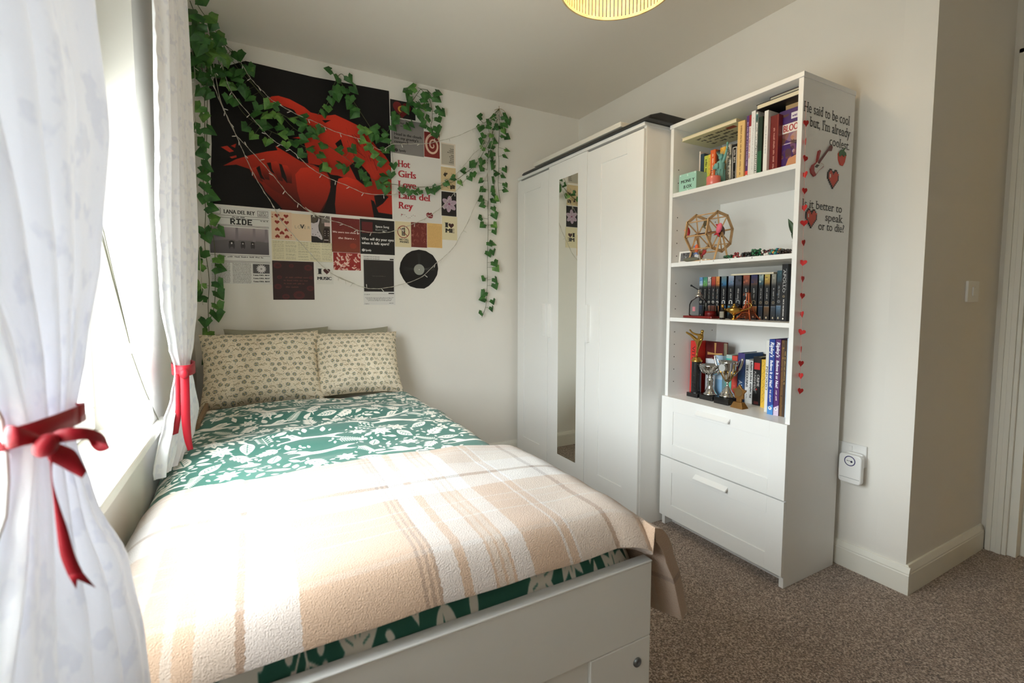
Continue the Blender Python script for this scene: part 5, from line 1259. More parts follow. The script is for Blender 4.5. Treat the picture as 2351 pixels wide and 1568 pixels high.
ivy('ivy tuft hanging over the small heart and grey lyric prints',
    [[(-1.1915,2.354),(-1.236,2.2855),(-1.2582,2.2451),(-1.3122,2.199),(-1.3449,2.1268)], [(-1.1915,2.354),(-1.1365,2.3052),(-1.1206,2.2082),(-1.1385,2.1153)], [(-1.1915,2.354),(-1.2076,2.3894)], [(-1.1915,2.354),(-1.1472,2.3553),(-1.1026,2.3171)]],
    [(-1.2076,2.3842),(-1.2326,2.3429),(-1.2706,2.3222),(-1.263,2.2853),(-1.1247,2.3652),(-1.0995,2.3441),(-1.0997,2.3177),(-1.1474,2.3344),(-1.1812,2.2911),(-1.1644,2.3101),(-1.2092,2.2493),(-1.1539,2.252),(-1.0976,2.2415),(-1.0692,2.2282),(-1.0895,2.1926),(-1.188,2.1751),(-1.149,2.1794),(-1.169,2.1417),(-1.1356,2.121),(-1.0986,2.1326),(-1.1075,2.0965),(-1.2526,2.2565),(-1.2261,2.2098),(-1.3501,2.131),(-1.3443,2.1676),(-1.2541,2.1374),(-1.2868,2.1112),(-1.2908,2.2133),(-1.1483,2.2452),(-1.2201,2.2524)], 0.058, org=(-1.30, 0, 2.1), lightp=0.05)
ivy('ivy bunch of long strands hanging from a hook near the wardrobe',
    [[(-0.6648,2.3362),(-0.7295,2.2342),(-0.736,2.1204),(-0.7458,2.0058),(-0.746,1.8921),(-0.743,1.7783),(-0.7464,1.6816),(-0.7444,1.7297),(-0.7465,1.5786),(-0.7467,1.4593),(-0.7487,1.3174),(-0.7513,1.2187),(-0.7552,1.1197),(-0.7627,1.037),(-0.7932,0.9712)], [(-0.6648,2.3362),(-0.7038,2.2104),(-0.7104,2.0677),(-0.704,1.966),(-0.6976,1.8522),(-0.6977,1.7253)], [(-0.6648,2.3362),(-0.6583,2.2182),(-0.6713,2.0735),(-0.6648,1.9884),(-0.6681,1.844),(-0.6549,1.7295)], [(-0.6648,2.3362),(-0.7294,2.268),(-0.774,2.2264),(-0.7991,2.2443)]],
    [(-0.7991,2.2527),(-0.7993,2.1942),(-0.7391,2.2325),(-0.7423,2.2039),(-0.694,2.2715),(-0.632,2.2912),(-0.5922,2.2754),(-0.6187,2.2478),(-0.655,2.2244),(-0.7005,2.211),(-0.6352,2.1993),(-0.6484,2.1628),(-0.6153,2.1595),(-0.7774,2.1447),(-0.7232,2.1563),(-0.7038,2.1368),(-0.7838,2.1101),(-0.7807,2.0656),(-0.7071,2.1193),(-0.7136,2.0871),(-0.6119,2.0823),(-0.6285,2.0395),(-0.7169,2.0411),(-0.7104,2.0164),(-0.704,1.9888),(-0.704,1.9603),(-0.7873,1.9803),(-0.7458,2.0228),(-0.7905,1.9347),(-0.6975,1.9153),(-0.6251,1.9534),(-0.6384,1.9112),(-0.7876,1.8559),(-0.7041,1.8658),(-0.6184,1.8555),(-0.6317,1.8162),(-0.7846,1.8023),(-0.7041,1.8112),(-0.6976,1.7831),(-0.6944,1.7488),(-0.7879,1.7394),(-0.7881,1.7388),(-0.7823,1.6993),(-0.7068,1.6901),(-0.7007,1.6473),(-0.7944,1.6179),(-0.7826,1.5732),(-0.7069,1.5788),(-0.7007,1.5411),(-0.7131,1.4584),(-0.7101,1.4066),(-0.7406,1.4596),(-0.7407,1.3969),(-0.704,1.3327),(-0.6978,1.2972),(-0.7744,1.2265),(-0.6979,1.2226),(-0.6979,1.1838),(-0.7746,1.1306),(-0.7735,1.0921),(-0.7166,1.0783),(-0.7197,1.0311),(-0.7992,0.9988),(-0.6944,1.7671),(-0.7037,1.7391)],
    0.050, org=(-0.86, 0, 1.75), lightp=0.15, depth=0.015)
ivy('thin ivy strand swagged from the hook across the white lettered poster',
    [[(-0.6778,2.2659),(-0.7425,2.1081),(-0.825,1.9667),(-0.9179,1.8821),(-0.9904,1.8292),(-1.0961,1.7898),(-1.2093,1.7716),(-1.2751,1.7695),(-1.3659,1.7695),(-1.4439,1.7606)]],
    [(-0.8624,1.9449),(-0.9117,1.8995),(-0.8627,1.889),(-0.8813,1.8672),(-0.9424,1.8321),(-1.0407,1.8124),(-1.0962,1.7789),(-1.1307,1.7589),(-1.2096,1.7424),(-1.2701,1.7332),(-1.3132,1.7443),(-0.9844,1.8464),(-0.8438,1.9585),(-1.1535,1.7538),(-1.2372,1.7394)], 0.05, org=(-1.2, 0, 1.75), lightp=0.05)
M_tie = mat('raffia_tie', (150, 124, 84), 0.7)
hk = MB(); hk.tube(spline([(-0.6972,-0.03,2.3217),(-0.6648,-0.03,2.3362),(-0.6386,-0.03,2.3355),(-0.6188,-0.03,2.3221)], 5), 0.0016, 5).tube(spline([(-0.6648,-0.03,2.3532),(-0.6615,-0.03,2.3312),(-0.6452,-0.03,2.2945)], 5), 0.0016, 5).tube([(-0.6483,0.0,2.3483), (-0.666,-0.035,2.3332)], 0.0022, 6)
tag(hk.build('wall_hook', M_tie, smooth=True), 'small hook with raffia ties holding the ivy near the wardrobe', 'hook')

M_wire = mat('clear_wire', (196, 192, 178), 0.4); M_bulb = mat('clear_bulb', (232, 230, 222), 0.25)
def fairy(label, path, n, org=None, y=-0.036):
    t = thing('fairy_lights', label, 'fairy lights', org or (path[0][0], 0, path[0][1]), 'strings of fairy lights on the back wall')
    sp = spline([(p[0], y, p[1]) for p in path], 8); b = MB(); b.tube(sp, 0.0012, 5)
    sp2 = [(p[0]+0.002*math.sin(i*1.3), p[1]-0.002, p[2]+0.002*math.cos(i*1.3)) for i, p in enumerate(sp)]; b.tube(sp2, 0.0009, 4)
    b.build('wire', M_wire, t, smooth=True)
    for k in range(n):
        p = sp[int((k+0.6)/n*(len(sp)-1))]; a = IV.uniform(-1.1, 1.1)-PI/2 if IV.random() < .7 else IV.uniform(0, 6.28)
        d = Vector((math.cos(a), -0.25, math.sin(a))).normalized(); q = Vector(p)
        MB().tube([q, q+d*0.007, q+d*0.0075, q+d*0.021, q+d*0.024], [0.0013, 0.0013, 0.0021, 0.0021, 0.0008], 6).build('light_bulb', M_bulb, t, smooth=True)
    return t
F1 = [(-2.1405,2.3057),(-2.1035,2.2379),(-2.0749,2.2002),(-2.0357,2.164),(-1.9958,2.1272),(-1.9443,2.1031),(-1.8648,2.072),(-1.7824,2.0516),(-1.7033,2.0235),(-1.6155,2.0078),(-1.5185,1.9926),(-1.4375,1.9548),(-1.3693,1.9986),(-1.2574,2.0185),(-1.1525,2.0373),(-1.0727,2.0657),(-0.9432,2.1216),(-0.7705,2.2252),(-0.6678,2.2997)]
fairy('upper string of fairy lights, running from the corner to the hook above the lettered poster', F1, 18)
F2 = [(-2.2642,2.2817),(-2.2501,2.1521),(-2.2205,2.056),(-2.1804,1.9655),(-2.1445,1.8722),(-2.1124,1.7876),(-2.0651,1.6863),(-2.011,1.5945),(-1.9936,1.5585),(-1.9935,1.5562),(-1.9614,1.4954),(-1.9105,1.4348),(-1.8379,1.3513),(-1.7756,1.2808),(-1.6937,1.2182),(-1.5947,1.1776),(-1.689,1.2186),(-1.5966,1.1762),(-1.505,1.1527),(-1.382,1.1657),(-1.2143,1.2203),(-1.1137,1.3093),(-1.0676,1.3448),(-0.9891,1.4215),(-0.9411,1.5026),(-0.8869,1.5951),(-0.7649,1.8715),(-0.7391,2.0335),(-0.6678,2.2771)]
fairy('lowest string of fairy lights, dipping over the record cut-out and the tall poster', F2, 34)
F3 = [(-2.2538,2.3159),(-2.2285,2.0976),(-2.1716,1.9396),(-2.1245,1.8808),(-2.0613,1.8115),(-1.9915,1.7293),(-1.93,1.6492),(-1.8552,1.5857),(-1.7831,1.547),(-1.8487,1.5891),(-1.7823,1.5454),(-1.665,1.5181),(-1.5795,1.487),(-1.5734,1.4833),(-1.4726,1.4791),(-1.3771,1.4923),(-1.2733,1.5366),(-1.1907,1.5756),(-1.1107,1.6295),(-1.0597,1.6723),(-0.9693,1.7754),(-0.859,1.916),(-0.7898,2.0655),(-0.6711,2.2878)]
fairy('middle string of fairy lights, dipping across the black song card', F3, 26)
F4 = [(-2.2215,2.3078),(-2.184,2.1498),(-2.0998,2.0348),(-2.0015,1.9281),(-1.9288,1.8935),(-1.8864,1.8649),(-1.8164,1.804),(-1.7265,1.7614),(-1.6271,1.7304),(-1.5238,1.6981),(-1.3768,1.7072),(-1.3472,1.7135),(-1.2226,1.7372),(-1.0981,1.7937),(-0.9686,1.88),(-0.8524,2.0172),(-0.7961,2.0757),(-0.6678,2.2997)]
fairy('string of fairy lights crossing the lower edge of the figure and the lettered poster', F4, 22)
F5 = [(-2.3329,2.2809),(-2.3267,2.1601),(-2.3346,2.0353),(-2.332,1.9118),(-2.3418,1.7856),(-2.3374,1.6606),(-2.3473,1.5331),(-2.3407,1.3636),(-2.3359,1.192),(-2.3332,1.062)]
fairy('bunched string of fairy lights hanging down the corner by the curtain', F5, 20, y=-0.05)

# ---------------------------------------------------------------- things on the bookcase shelves
M_page = mat('book_pages', (226, 214, 186), 0.9, bump=(700, 0.2, 0.0006))
SR = random.Random(9)
def vscribble(cv, x, w, z0, z1, col, r=SR):
    z = z1
    while z > z0+w:
        L = min(r.uniform(1.5, 5)*w, z-z0); k = z
        while k > z-L+w*.3:
            cv.rect(x+r.uniform(0, .25)*w, x+w*r.uniform(.6, 1), k-w*.45, k, col, .9); k -= w*.62
        z -= L+w*.6
STOOD = []
def book(label, X, yl, yr, z0, z1, depth, col, paint=None, group='books on the bookcase', rough=0.45, cname=[0], pages_in=0.004, lean=0.0):
    """upright book, spine facing the room (-x); kept clear of the books already standing there"""
    for (pX, pd, pl_, pr, pz0, pz1) in STOOD:
        if X < pX+pd and pX < X+depth and z0 < pz1 and pz0 < z1:
            if pr < yl <= pl_+0.002 and yr < pr: yl = max(pr-0.0003, yr+0.003)
            elif yr < pl_ and yl > pl_: yr = min(pl_+0.0003, yl-0.003)
    STOOD.append((X, depth, yl, yr, z0, z1))
    t = yl-yr; tb = min(0.0022, t*0.2); h = z1-z0
    r = thing('book', label, 'book', (X+depth/2, (yl+yr)/2, z0), group)
    b = MB()
    if lean: b.T = Matrix.Translation((X, yl, z0)) @ Matrix.Rotation(lean, 4, 'X') @ Matrix.Translation((-X, -yl, -z0))
    b.box(X, X+0.002, yr, yl, z0, z1); b.box(X+0.002, X+depth, yr, yr+tb, z0, z1); b.box(X+0.002, X+depth, yl-tb, yl, z0, z1)
    mats = [mat('cover_%d_%d_%d' % col, col, rough, coat=0.15)]
    if paint:
        cv = Canvas(0, t, 0, h, 2600, col); paint(cv, t, h); cname[0] += 1
        mats.append(cv.mat('spine_print_%d' % cname[0], rough, coat=0.15))
        b.m[5] = 1; f = b.f[5]
        b.uv[5] = [cv.uv(yl-y, z-z0) for y, z in ((yl, z0), (yr, z0), (yr, z1), (yl, z1))]
        b.f[5] = tuple(b._add([(X-0.0001, yl, z0), (X-0.0001, yr, z0), (X-0.0001, yr, z1), (X-0.0001, yl, z1)], [], 0)+i for i in range(4))
    b.build('cover', mats, r)
    p = MB(); p.T = b.T; p.box(X+0.002, X+depth-pages_in, yr+tb, yl-tb, z0+0.003, z1-pages_in); p.build('pages', M_page, r)
    return r
def flat_book(label, x0, x1, y0, y1, z0, z1, col, group='books on the bookcase', paint_under=None):
    r = thing('book', label, 'book', ((x0+x1)/2, (y0+y1)/2, z0), group); t = min(.002, (z1-z0)*.2)
    b = MB().box(x0, x1, y0, y1, z0, z0+t).box(x0, x1, y0, y1, z1-t, z1).box(x1-.002, x1, y0, y1, z0+t, z1-t); mats = [mat('cover_%d_%d_%d' % col, col, .5)]
    if paint_under:
        cv = Canvas(y0, y1, x0, x1, 1500, col); paint_under(cv); mats.append(cv.mat('under_print', .5))
        b.m[0] = 1; b.uv[0] = [cv.uv(b.v[i][1], b.v[i][0]) for i in b.f[0]]
    b.build('cover', mats, r); MB().box(x0+.002, x1-.003, y0+.003, y1-.003, z0+t, z1-t).build('pages', M_page, r); return r
G1 = 'books on the top shelf'
Z1, Z2, Z3, Z4 = SZ
def vt(s, h_=0.6, col=(240, 236, 230), lo=.12, hi=.9, serif=False, bold=.04):
    def f(cv, t, h):
        cv.text(s, t*(.5-h_/2), h*hi, t*h_, col, rot=-PI/2, serif=serif, bold=bold, width=h*(hi-lo))
    return f
def vs_(col, w=.35, lo=.1, hi=.9, extra=None):
    def f(cv, t, h):
        if extra: extra(cv, t, h)
        vscribble(cv, t*(.5-w/2), t*w, h*lo, h*hi, col)
    return f
def blotch(cols, n):
    def f(cv, t, h): cv.mottle(cols, n, SR, t*.12, t*.35)
    return f
def A(t_): return t_
book('slim white-edged book, leftmost on the top shelf', -0.285, *A((-1.3303,-1.3369,1.7685)[:2]), Z1, 1.776, 0.14, (226, 214, 208), group=G1)
book('slim navy book second from the left on the top shelf', -0.285, *(-1.3378,-1.3576,1.7616)[:2], Z1, (-1.3378,-1.3576,1.7616)[2], 0.15, (34, 62, 84), group=G1)
book('yellow-green paperback with dark capitals on the top shelf', -0.285, *(-1.3587,-1.3806,1.7478)[:2], Z1, (-1.3587,-1.3806,1.7478)[2], 0.14, (186, 196, 78), vs_((52, 62, 30), .5, .25, .9), group=G1)
book('thin yellow paperback beside the orange one on the top shelf', -0.285, *(-1.3808,-1.3922,1.7483)[:2], Z1, (-1.3808,-1.3922,1.7483)[2], 0.14, (222, 196, 70), vs_((120, 96, 40), .35), group=G1)
book('bright orange paperback with white lettering on the top shelf', -0.285, *(-1.3922,-1.4177,1.7648)[:2], Z1, (-1.3922,-1.4177,1.7648)[2], 0.15, (226, 104, 50), vs_((250, 226, 206), .3), group=G1)
book('dark brown book behind the green statuette on the top shelf', -0.275, *(-1.4106,-1.4334,1.758)[:2], Z1, (-1.4106,-1.4334,1.758)[2], 0.13, (40, 28, 24), group=G1)
book('amber yellow book behind the raised arm of the statuette', -0.272, *(-1.4335,-1.461,1.7673)[:2], Z1, (-1.4335,-1.461,1.7673)[2], 0.13, (232, 172, 58), blotch(((150, 96, 40), (244, 206, 110)), 10), group=G1)
book('white and grey book with dark blotched lettering on the top shelf', -0.285, *(-1.4723,-1.4997,1.764)[:2], Z1, (-1.4723,-1.4997,1.764)[2], 0.15, (206, 202, 190), vs_((70, 70, 62), .45, .05, .95, blotch(((168, 168, 156), (110, 110, 100)), 30)), group=G1)
def framed(cv, t, h):
    for a, c in ((.14, (236, 232, 224)), (.24, (16, 15, 15))): cv.rect(t*a, t*(1-a), h*.04+t*(a-.14), h*.93-t*(a-.14), c)
    vscribble(cv, t*.36, t*.28, h*.55, h*.86, (236, 232, 224)); vscribble(cv, t*.42, t*.16, h*.12, h*.34, (160, 156, 150))
book('black book with a white frame on its spine on the top shelf', -0.285, *(-1.5017,-1.5299,1.7589)[:2], Z1, (-1.5017,-1.5299,1.7589)[2], 0.15, (16, 15, 15), framed, group=G1)
book('tall sand-coloured book holding up the pale flat board', -0.345, *(-1.5727,-1.6042,1.8215)[:2], Z1, 1.822, 0.20, (222, 186, 122), vs_((120, 84, 44), .22, .08, .92), group=G1)
def purp(cv, t, h): cv.rect(0, t, 0, h*.12, (222, 76, 70)); cv.rect(t*.15, t*.85, 0, h*.06, (240, 226, 214)); vscribble(cv, t*.3, t*.4, h*.2, h*.9, (226, 214, 236))
book('purple book with a red foot on the top shelf', -0.335, *(-1.5988,-1.6157,1.8373)[:2], Z1, (-1.5988,-1.6157,1.8373)[2], 0.19, (84, 50, 112), purp, group=G1)
book('thin crimson and white booklet beside the purple book', -0.335, *(-1.6162,-1.6258,1.8371)[:2], Z1, (-1.6162,-1.6258,1.8371)[2], 0.19, (150, 34, 44), lambda cv, t, h: cv.rect(0, t, 0, h*.82, (230, 224, 220)) and vscribble(cv, t*.2, t*.5, h*.3, h*.8, (180, 60, 70)), group=G1)
book('thick white book with faint grey lettering on the top shelf', -0.345, *(-1.633,-1.65,1.8439)[:2], Z1, (-1.633,-1.65,1.8439)[2], 0.21, (228, 230, 230), vs_((170, 172, 176), .22), group=G1)
def bw(cv, t, h):
    cv.rect(0, t, h*.86, h*.97, (92, 160, 158)); cv.rect(t*.2, t*.8, h*.84, h*.95, (40, 66, 66))
    for k in range(26): cv.rect(SR.uniform(0, .6)*t, SR.uniform(.6, 1)*t, h*(.02+.031*k), h*(.02+.031*k+SR.uniform(.006, .02)), (18, 18, 18))
book('thin black and white striped book with a teal top', -0.34, *(-1.6474,-1.6567,1.8357)[:2], Z1, (-1.6474,-1.6567,1.8357)[2], 0.20, (226, 226, 222), bw, group=G1)
book('dark green cloth book on the top shelf', -0.335, *(-1.6546,-1.6737,1.816)[:2], Z1, (-1.6546,-1.6737,1.816)[2], 0.18, (24, 52, 40), lambda cv, t, h: cv.rect(0, t, 0, h*.42, (34, 98, 66)), group=G1)
book('thin ochre brown book right of the dark green one', -0.325, *(-1.6674,-1.6754,1.8183)[:2], Z1, (-1.6674,-1.6754,1.8183)[2], 0.18, (150, 98, 50), vs_((84, 50, 26), .5, .02, .98), group=G1)
book('white book with grey title left of the dark red album', -0.34, *(-1.685,-1.7007,1.829)[:2], Z1, (-1.685,-1.7007,1.829)[2], 0.21, (232, 232, 230), vs_((140, 140, 146), .26, .32, .76), group=G1)
book('broad dark red book with pale spine lettering on the top shelf', -0.325, *(-1.6953,-1.7343,1.8063)[:2], Z1, (-1.6953,-1.7343,1.8063)[2], 0.22, (112, 24, 24), vs_((206, 160, 146), .22, .08, .78, lambda cv, t, h: cv.rect(t*.86, t*.9, 0, h, (160, 70, 50))), group=G1)
# comic facing out
ya, yb = (-1.7209,-1.7956,1.8131)[0], -1.836
za = 1.82
cb = thing('book', 'purple comic book standing face out at the right of the top shelf', 'book', (-0.296, (ya+yb)/2, Z1), G1)
cv = Canvas(0, ya-yb, 0, za-Z1, 2200, (70, 40, 108)); t, h = ya-yb, za-Z1
cv.rect(t*.40, t, h*.83, h*.93, (226, 222, 226)); cv.scribble(t*.44, t*.98, h*.855, h*.05, (70, 40, 108), SR)
cv.rect(t*.10, t, h*.62, h*.77, (232, 226, 222)); cv.text('BLOOD-C', t*.14, h*.645, h*.105, (170, 40, 44), bold=.05, width=t*.84)
cv.rect(t*.08, t, h*.44, h*.455, (206, 196, 214)); cv.ell(t*.62, h*.56, t*.40, h*.10, (150, 120, 140), .8); cv.ell(t*.70, h*.54, t*.30, h*.09, (176, 142, 136), .9)
cv.mottle(((176, 120, 92), (226, 206, 190), (92, 62, 50), (150, 96, 72), (212, 150, 110), (56, 40, 40)), 60, SR, t*.06, t*.16)
cv.rect(0, t, h*.78, h*.82, (70, 40, 108)); cv.rect(t*.10, t, h*.62, h*.77, (232, 226, 222)); cv.text('BLOOD-C', t*.14, h*.645, h*.105, (170, 40, 44), bold=.05, width=t*.84); cv.rect(0, t, h*.93, h, (70, 40, 108))
cv.rect(t*.40, t, h*.83, h*.93, (226, 222, 226)); cv.scribble(t*.44, t*.98, h*.855, h*.05, (70, 40, 108), SR)
cv.poly([(t*.2, 0), (t, 0), (t, h*.22), (t*.7, h*.25), (t*.35, h*.20)], (206, 148, 106))
b = MB(); b.box(-0.300, -0.2985, yb, ya, Z1, za); b.m[5] = 1; b.uv[5] = [cv.uv(ya-b.v[i][1], b.v[i][2]-Z1) for i in b.f[5]]; b.box(-0.292, -0.2905, yb, ya, Z1, za)
b.build('cover', [mat('comic_back', (70, 40, 108), .4), cv.mat('comic_front', .35, coat=.3)], cb); MB().box(-0.2985, -0.292, yb+.002, ya-.002, Z1+.002, za-.002).build('pages', M_page, cb)
book('tan envelope-coloured book standing behind the purple comic', -0.285, ya-0.002, yb+0.002, Z1, 1.842, 0.05, (214, 176, 124), group=G1)
flat_book('black hardback with cream page edges lying across the right books', -0.345, -0.16, -1.838, -1.652, 1.8425, 1.862, (18, 17, 17), G1)
flat_book('dark maroon book lying topmost under the bookcase top', -0.32, -0.14, -1.836, -1.69, 1.8625, 1.8825, (62, 22, 24), G1)
def bold_under(cv):
    for k in range(4): cv.scribble(cv.x0+.07, cv.x1-.05, cv.z0+.03+.035*k, .022, (44, 40, 30), SR)
    cv.rect(cv.x0+.03, cv.x0+.07, cv.z0+.02, cv.z0+.05, (150, 70, 50))
flat_book('pale yellow-green board book lying flat over the left books', -0.352, -0.15, -1.570, -1.284, 1.8225, 1.838, (206, 202, 162), G1, bold_under)
# money box, candle, statuette, pot
mbx = thing('money_box', 'mint green money box with black letters on the top shelf', 'money box', (-0.31, -1.326, Z1)); cv = Canvas(0, .0985, 0, .084, 4000, (160, 206, 190)); MC = (34, 44, 42)
for tx, v, u0 in (('MONEY', .50, .12), ('BOX', .20, .28)):
    for k, ch in enumerate(tx): cv.text(ch, .0985*(u0+.165*k), .084*v, .084*.165, MC, serif=False, bold=.05)
for u, v in ((.5, .84), (.5, .04), (.08, .9), (.92, .9)): cv.text('S', .0985*(u-.02), .084*v, .084*.10, (232, 244, 238), bold=.08)
b = MB(); b.box(-0.355, -0.255, -1.3755, -1.277, Z1, Z1+.084); b.m[5] = 1; b.uv[5] = [cv.uv(-1.277-b.v[i][1], b.v[i][2]-Z1) for i in b.f[5]]
b.build('body', [mat('mint_tin', (158, 204, 188), .35), cv.mat('money_front', .35)], mbx, 0.002); boxob('coin_slot', M_dark, (-0.325, -0.285, -1.328, -1.324, Z1+.0838, Z1+.0846), mbx, 0)
M_clear = bpy.data.materials.new('clear_glass'); M_clear.use_nodes = True; nt = M_clear.node_tree; N = nt.nodes; N.remove(N['Principled BSDF'])
t_, g_, x_, f_ = N.new('ShaderNodeBsdfTransparent'), N.new('ShaderNodeBsdfGlossy'), N.new('ShaderNodeMixShader'), N.new('ShaderNodeLayerWeight')
t_.inputs[0].default_value = (.93, .93, .93, 1); g_.inputs['Roughness'].default_value = .03; f_.inputs[0].default_value = .12
nt.links.new(f_.outputs['Fresnel'], x_.inputs[0]); nt.links.new(t_.outputs[0], x_.inputs[1]); nt.links.new(g_.outputs[0], x_.inputs[2]); nt.links.new(x_.outputs[0], N['Material Output'].inputs[0])
cd = thing('candle', 'coral pink jar candle with a clear glass top in front of the statuette', 'candle', (-0.352, -1.466, Z1)); c0 = (-0.352, -1.466, Z1)
MB().lathe([(.0, 0), (.0275, 0), (.029, .003), (.029, .034), (.027, .037), (0, .037)], 28, c0).build('jar', mat('coral_wax', (226, 120, 108), .3, coat=.4), cd, smooth=True)
MB().lathe([(.016, .037), (.015, .05), (.011, .055), (.011, .06), (.013, .063), (0, .066)], 20, c0).build('stopper', M_clear, cd, smooth=True)
st = thing('statuette', 'small mint green robed statuette with one raised arm on the top shelf', 'statuette', (-0.309, -1.466, Z1)); M_verd = mat('verdigris', (112, 166, 160), .55, bump=(180, .5, .002)); sx, sy = -0.309, -1.466
b = MB(); b.lathe([(.022, 0), (.024, .01), (.020, .02), (.022, .03), (.019, .06), (.017, .08), (.019, .095), (.016, .105), (.006, .112), (.006, .118)], 16, (sx, sy, Z1))
for k in range(6): a = PI/2+k*PI/5; b.tube([(sx+.021*math.cos(a), sy+.021*math.sin(a), Z1+.01), (sx+.018*math.cos(a+.3), sy+.018*math.sin(a+.3), Z1+.07)], .003, 5)
b.build('robe', M_verd, st, smooth=True)
MB().ball((sx, sy, Z1+.126), (.010, .010, .013), 12, 8).build('head', M_verd, st, smooth=True)
b = MB(); b.lathe([(.0105, Z1+.130), (.012, Z1+.133), (.0105, Z1+.136)], 14, (sx, sy, 0))
for k in range(7): a = PI/2+(k-3)*.42+PI/2; b.tube([(sx+.010*math.cos(a), sy+.010*math.sin(a), Z1+.134), (sx+.020*math.cos(a), sy+.020*math.sin(a), Z1+.148)], [.0018, .0004], 5)
b.build('crown', M_verd, st)
b = MB(); b.tube(spline([(sx-.004, sy-.014, Z1+.100), (sx-.008, sy-.026, Z1+.118), (sx-.006, sy-.034, Z1+.150)], 6), [.0065]*9+[.005]*4, 8).tube([(sx-.006, sy-.034, Z1+.146), (sx-.006, sy-.036, Z1+.168)], [.003, .004], 8).ball((sx-.006, sy-.036, Z1+.173), (.005, .005, .008), 8, 6)
b.build('arm', M_verd, st, smooth=True)
b = MB(); b.tube(spline([(sx-.010, sy+.016, Z1+.098), (sx-.020, sy+.018, Z1+.080), (sx-.022, sy-.004, Z1+.078)], 6), .0055, 8).box(sx-.026, sy*0+sx-.020, sy-.006, sy+.010, Z1+.074, Z1+.096); b.build('arm', M_verd, st)
pt = tag(MB().lathe([(0, 0), (.038, 0), (.046, .03), (.048, .08), (.044, .12), (.036, .15), (.030, .16), (.026, .158), (0, .15)], 24, (-0.115, -1.318, Z1)).build('brown_pot', mat('brown_glaze', (62, 38, 26), .35), smooth=True), 'dark brown rounded pot behind the small books on the top shelf', 'pot')

# ---- second shelf: wooden wheel, photograph, beads, plant
M_ply = mat('birch_ply', (206, 168, 120), .6, vary=(30, (186, 146, 98), .3, .7)); M_red = mat('red_card', (176, 28, 40), .5)
wh = thing('toy_wheel', 'wooden toy fairground wheel hung with small charms on the second shelf', 'toy wheel', (-0.315, -1.415, Z2)); wx, wz_, wr_ = -0.315, 1.392, 0.086
def rimpts(r, y, a0=0.2): return [(wx+r*math.cos(a0+2*PI*k/8), y, wz_+r*math.sin(a0+2*PI*k/8)) for k in range(9)]
for y in (-1.476, -1.362):
    b = MB(); P_ = rimpts(wr_, y)
    for k in range(8):
        p, q = Vector(P_[k]), Vector(P_[k+1]); d = (q-p).normalized(); n = Vector((-d.z, 0, d.x))
        e = d*0.004; b.prism([(0, 0), (1, 0), (1, 1), (0, 1)], lambda a, c, dd, p=p, q=q, n=n, e=e: tuple((p-e)*(1-a)+(q+e)*a+n*(c-.5)*0.012+Vector((0, dd, 0))), -.0025, .0025)
    b.build('rim', M_ply, wh)
    b = MB()
    for k in range(8):
        q = Vector(P_[k]); b.tube([(wx, y, wz_), tuple(q)], .0036, 4)
    b.build('spoke', M_ply, wh)
    for s_ in (-1, 1): MB().tube([(wx, y+(-.012 if y < -1.42 else .012), wz_), (wx+s_*.045, y+(-.012 if y < -1.42 else .012), Z2+.003)], .0042, 6).build('leg', M_ply, wh)
b = MB(); P_ = rimpts(wr_*.98, 0)
for k in range(8): b.tube([(P_[k][0], -1.482, P_[k][2]), (P_[k][0], -1.356, P_[k][2])], .0028, 5)
b.build('crossbar', M_ply, wh)
MB().tube([(wx, -1.492, wz_), (wx, -1.346, wz_)], .005, 10).lathe([(0, -1.4835), (.026, -1.4835), (.026, -1.479), (0, -1.479)][::-1], 20, (wx, 0, wz_), 'y').build('hub', mat('dark_wood', (74, 42, 30), .5), wh)
boxob('tie_board', M_ply, (wx-.05, wx+.05, -1.472, -1.366, Z2+.0005, Z2+.005), wh, .001)
def charm(label, p, c1, c2, s=.022, rot=0.3, kind='hanging_charm'):
    t_ = thing(kind, label, 'charm', (p[0], p[1], p[2]-s), 'charms on the toy wheel'); m1 = mat('charm_%d_%d_%d' % c1, c1, .6); m2 = mat('charm_%d_%d_%d' % c2, c2, .6)
    b = MB(); b.T = Matrix.Translation(p) @ Matrix.Rotation(rot, 4, 'X'); b.ball((0, 0, 0), (s*.42, s*.55, s), 12, 8); b.build('body', m1, t_, smooth=True)
    b = MB(); b.T = Matrix.Translation(p) @ Matrix.Rotation(rot, 4, 'X'); b.prism([(0, -s*.7), (s*.7, -s*1.5), (0, -s*1.25), (-s*.7, -s*1.5)], lambda a, c, d: (d, a, c), -.003, .003); b.prism([(s*.4, s*.1), (s*1.0, s*.5), (s*.4, s*.7)], lambda a, c, d: (d, a, c), -.003, .003)
    b.build('fins', m2, t_)
    MB().tube([(p[0], p[1], p[2]+s*.9), (p[0], p[1], p[2]+s*1.7)], .0008, 4).build('string', M_wire, t_)
charm('pink and red charm hanging at the front of the toy wheel', (wx-.03, -1.497, 1.402), (226, 104, 128), (176, 22, 36), .023, .35)
charm('red charm hanging at the left side of the toy wheel', (wx-.05, -1.345, 1.405), (190, 40, 52), (214, 150, 140), .021, -.2)
charm('orange and blue charm hanging low at the left of the toy wheel', (wx-.035, -1.385, 1.325), (222, 102, 52), (110, 130, 180), .019, .1)
charm('dark bronze charm hanging at the top of the toy wheel', (wx, -1.40, 1.440), (84, 72, 44), (120, 106, 70), .017, .4)
charm('small crimson star charm at the foot of the toy wheel', (wx-.045, -1.435, 1.302), (158, 34, 38), (120, 24, 30), .014, .8)
cv = Canvas(0, .112, 0, .054, 2500, (232, 230, 226)); cv.poly([(.010, .008), (.090, .008), (.090, .046), (.010, .046)], ((120, 120, 122), (70, 70, 74)))
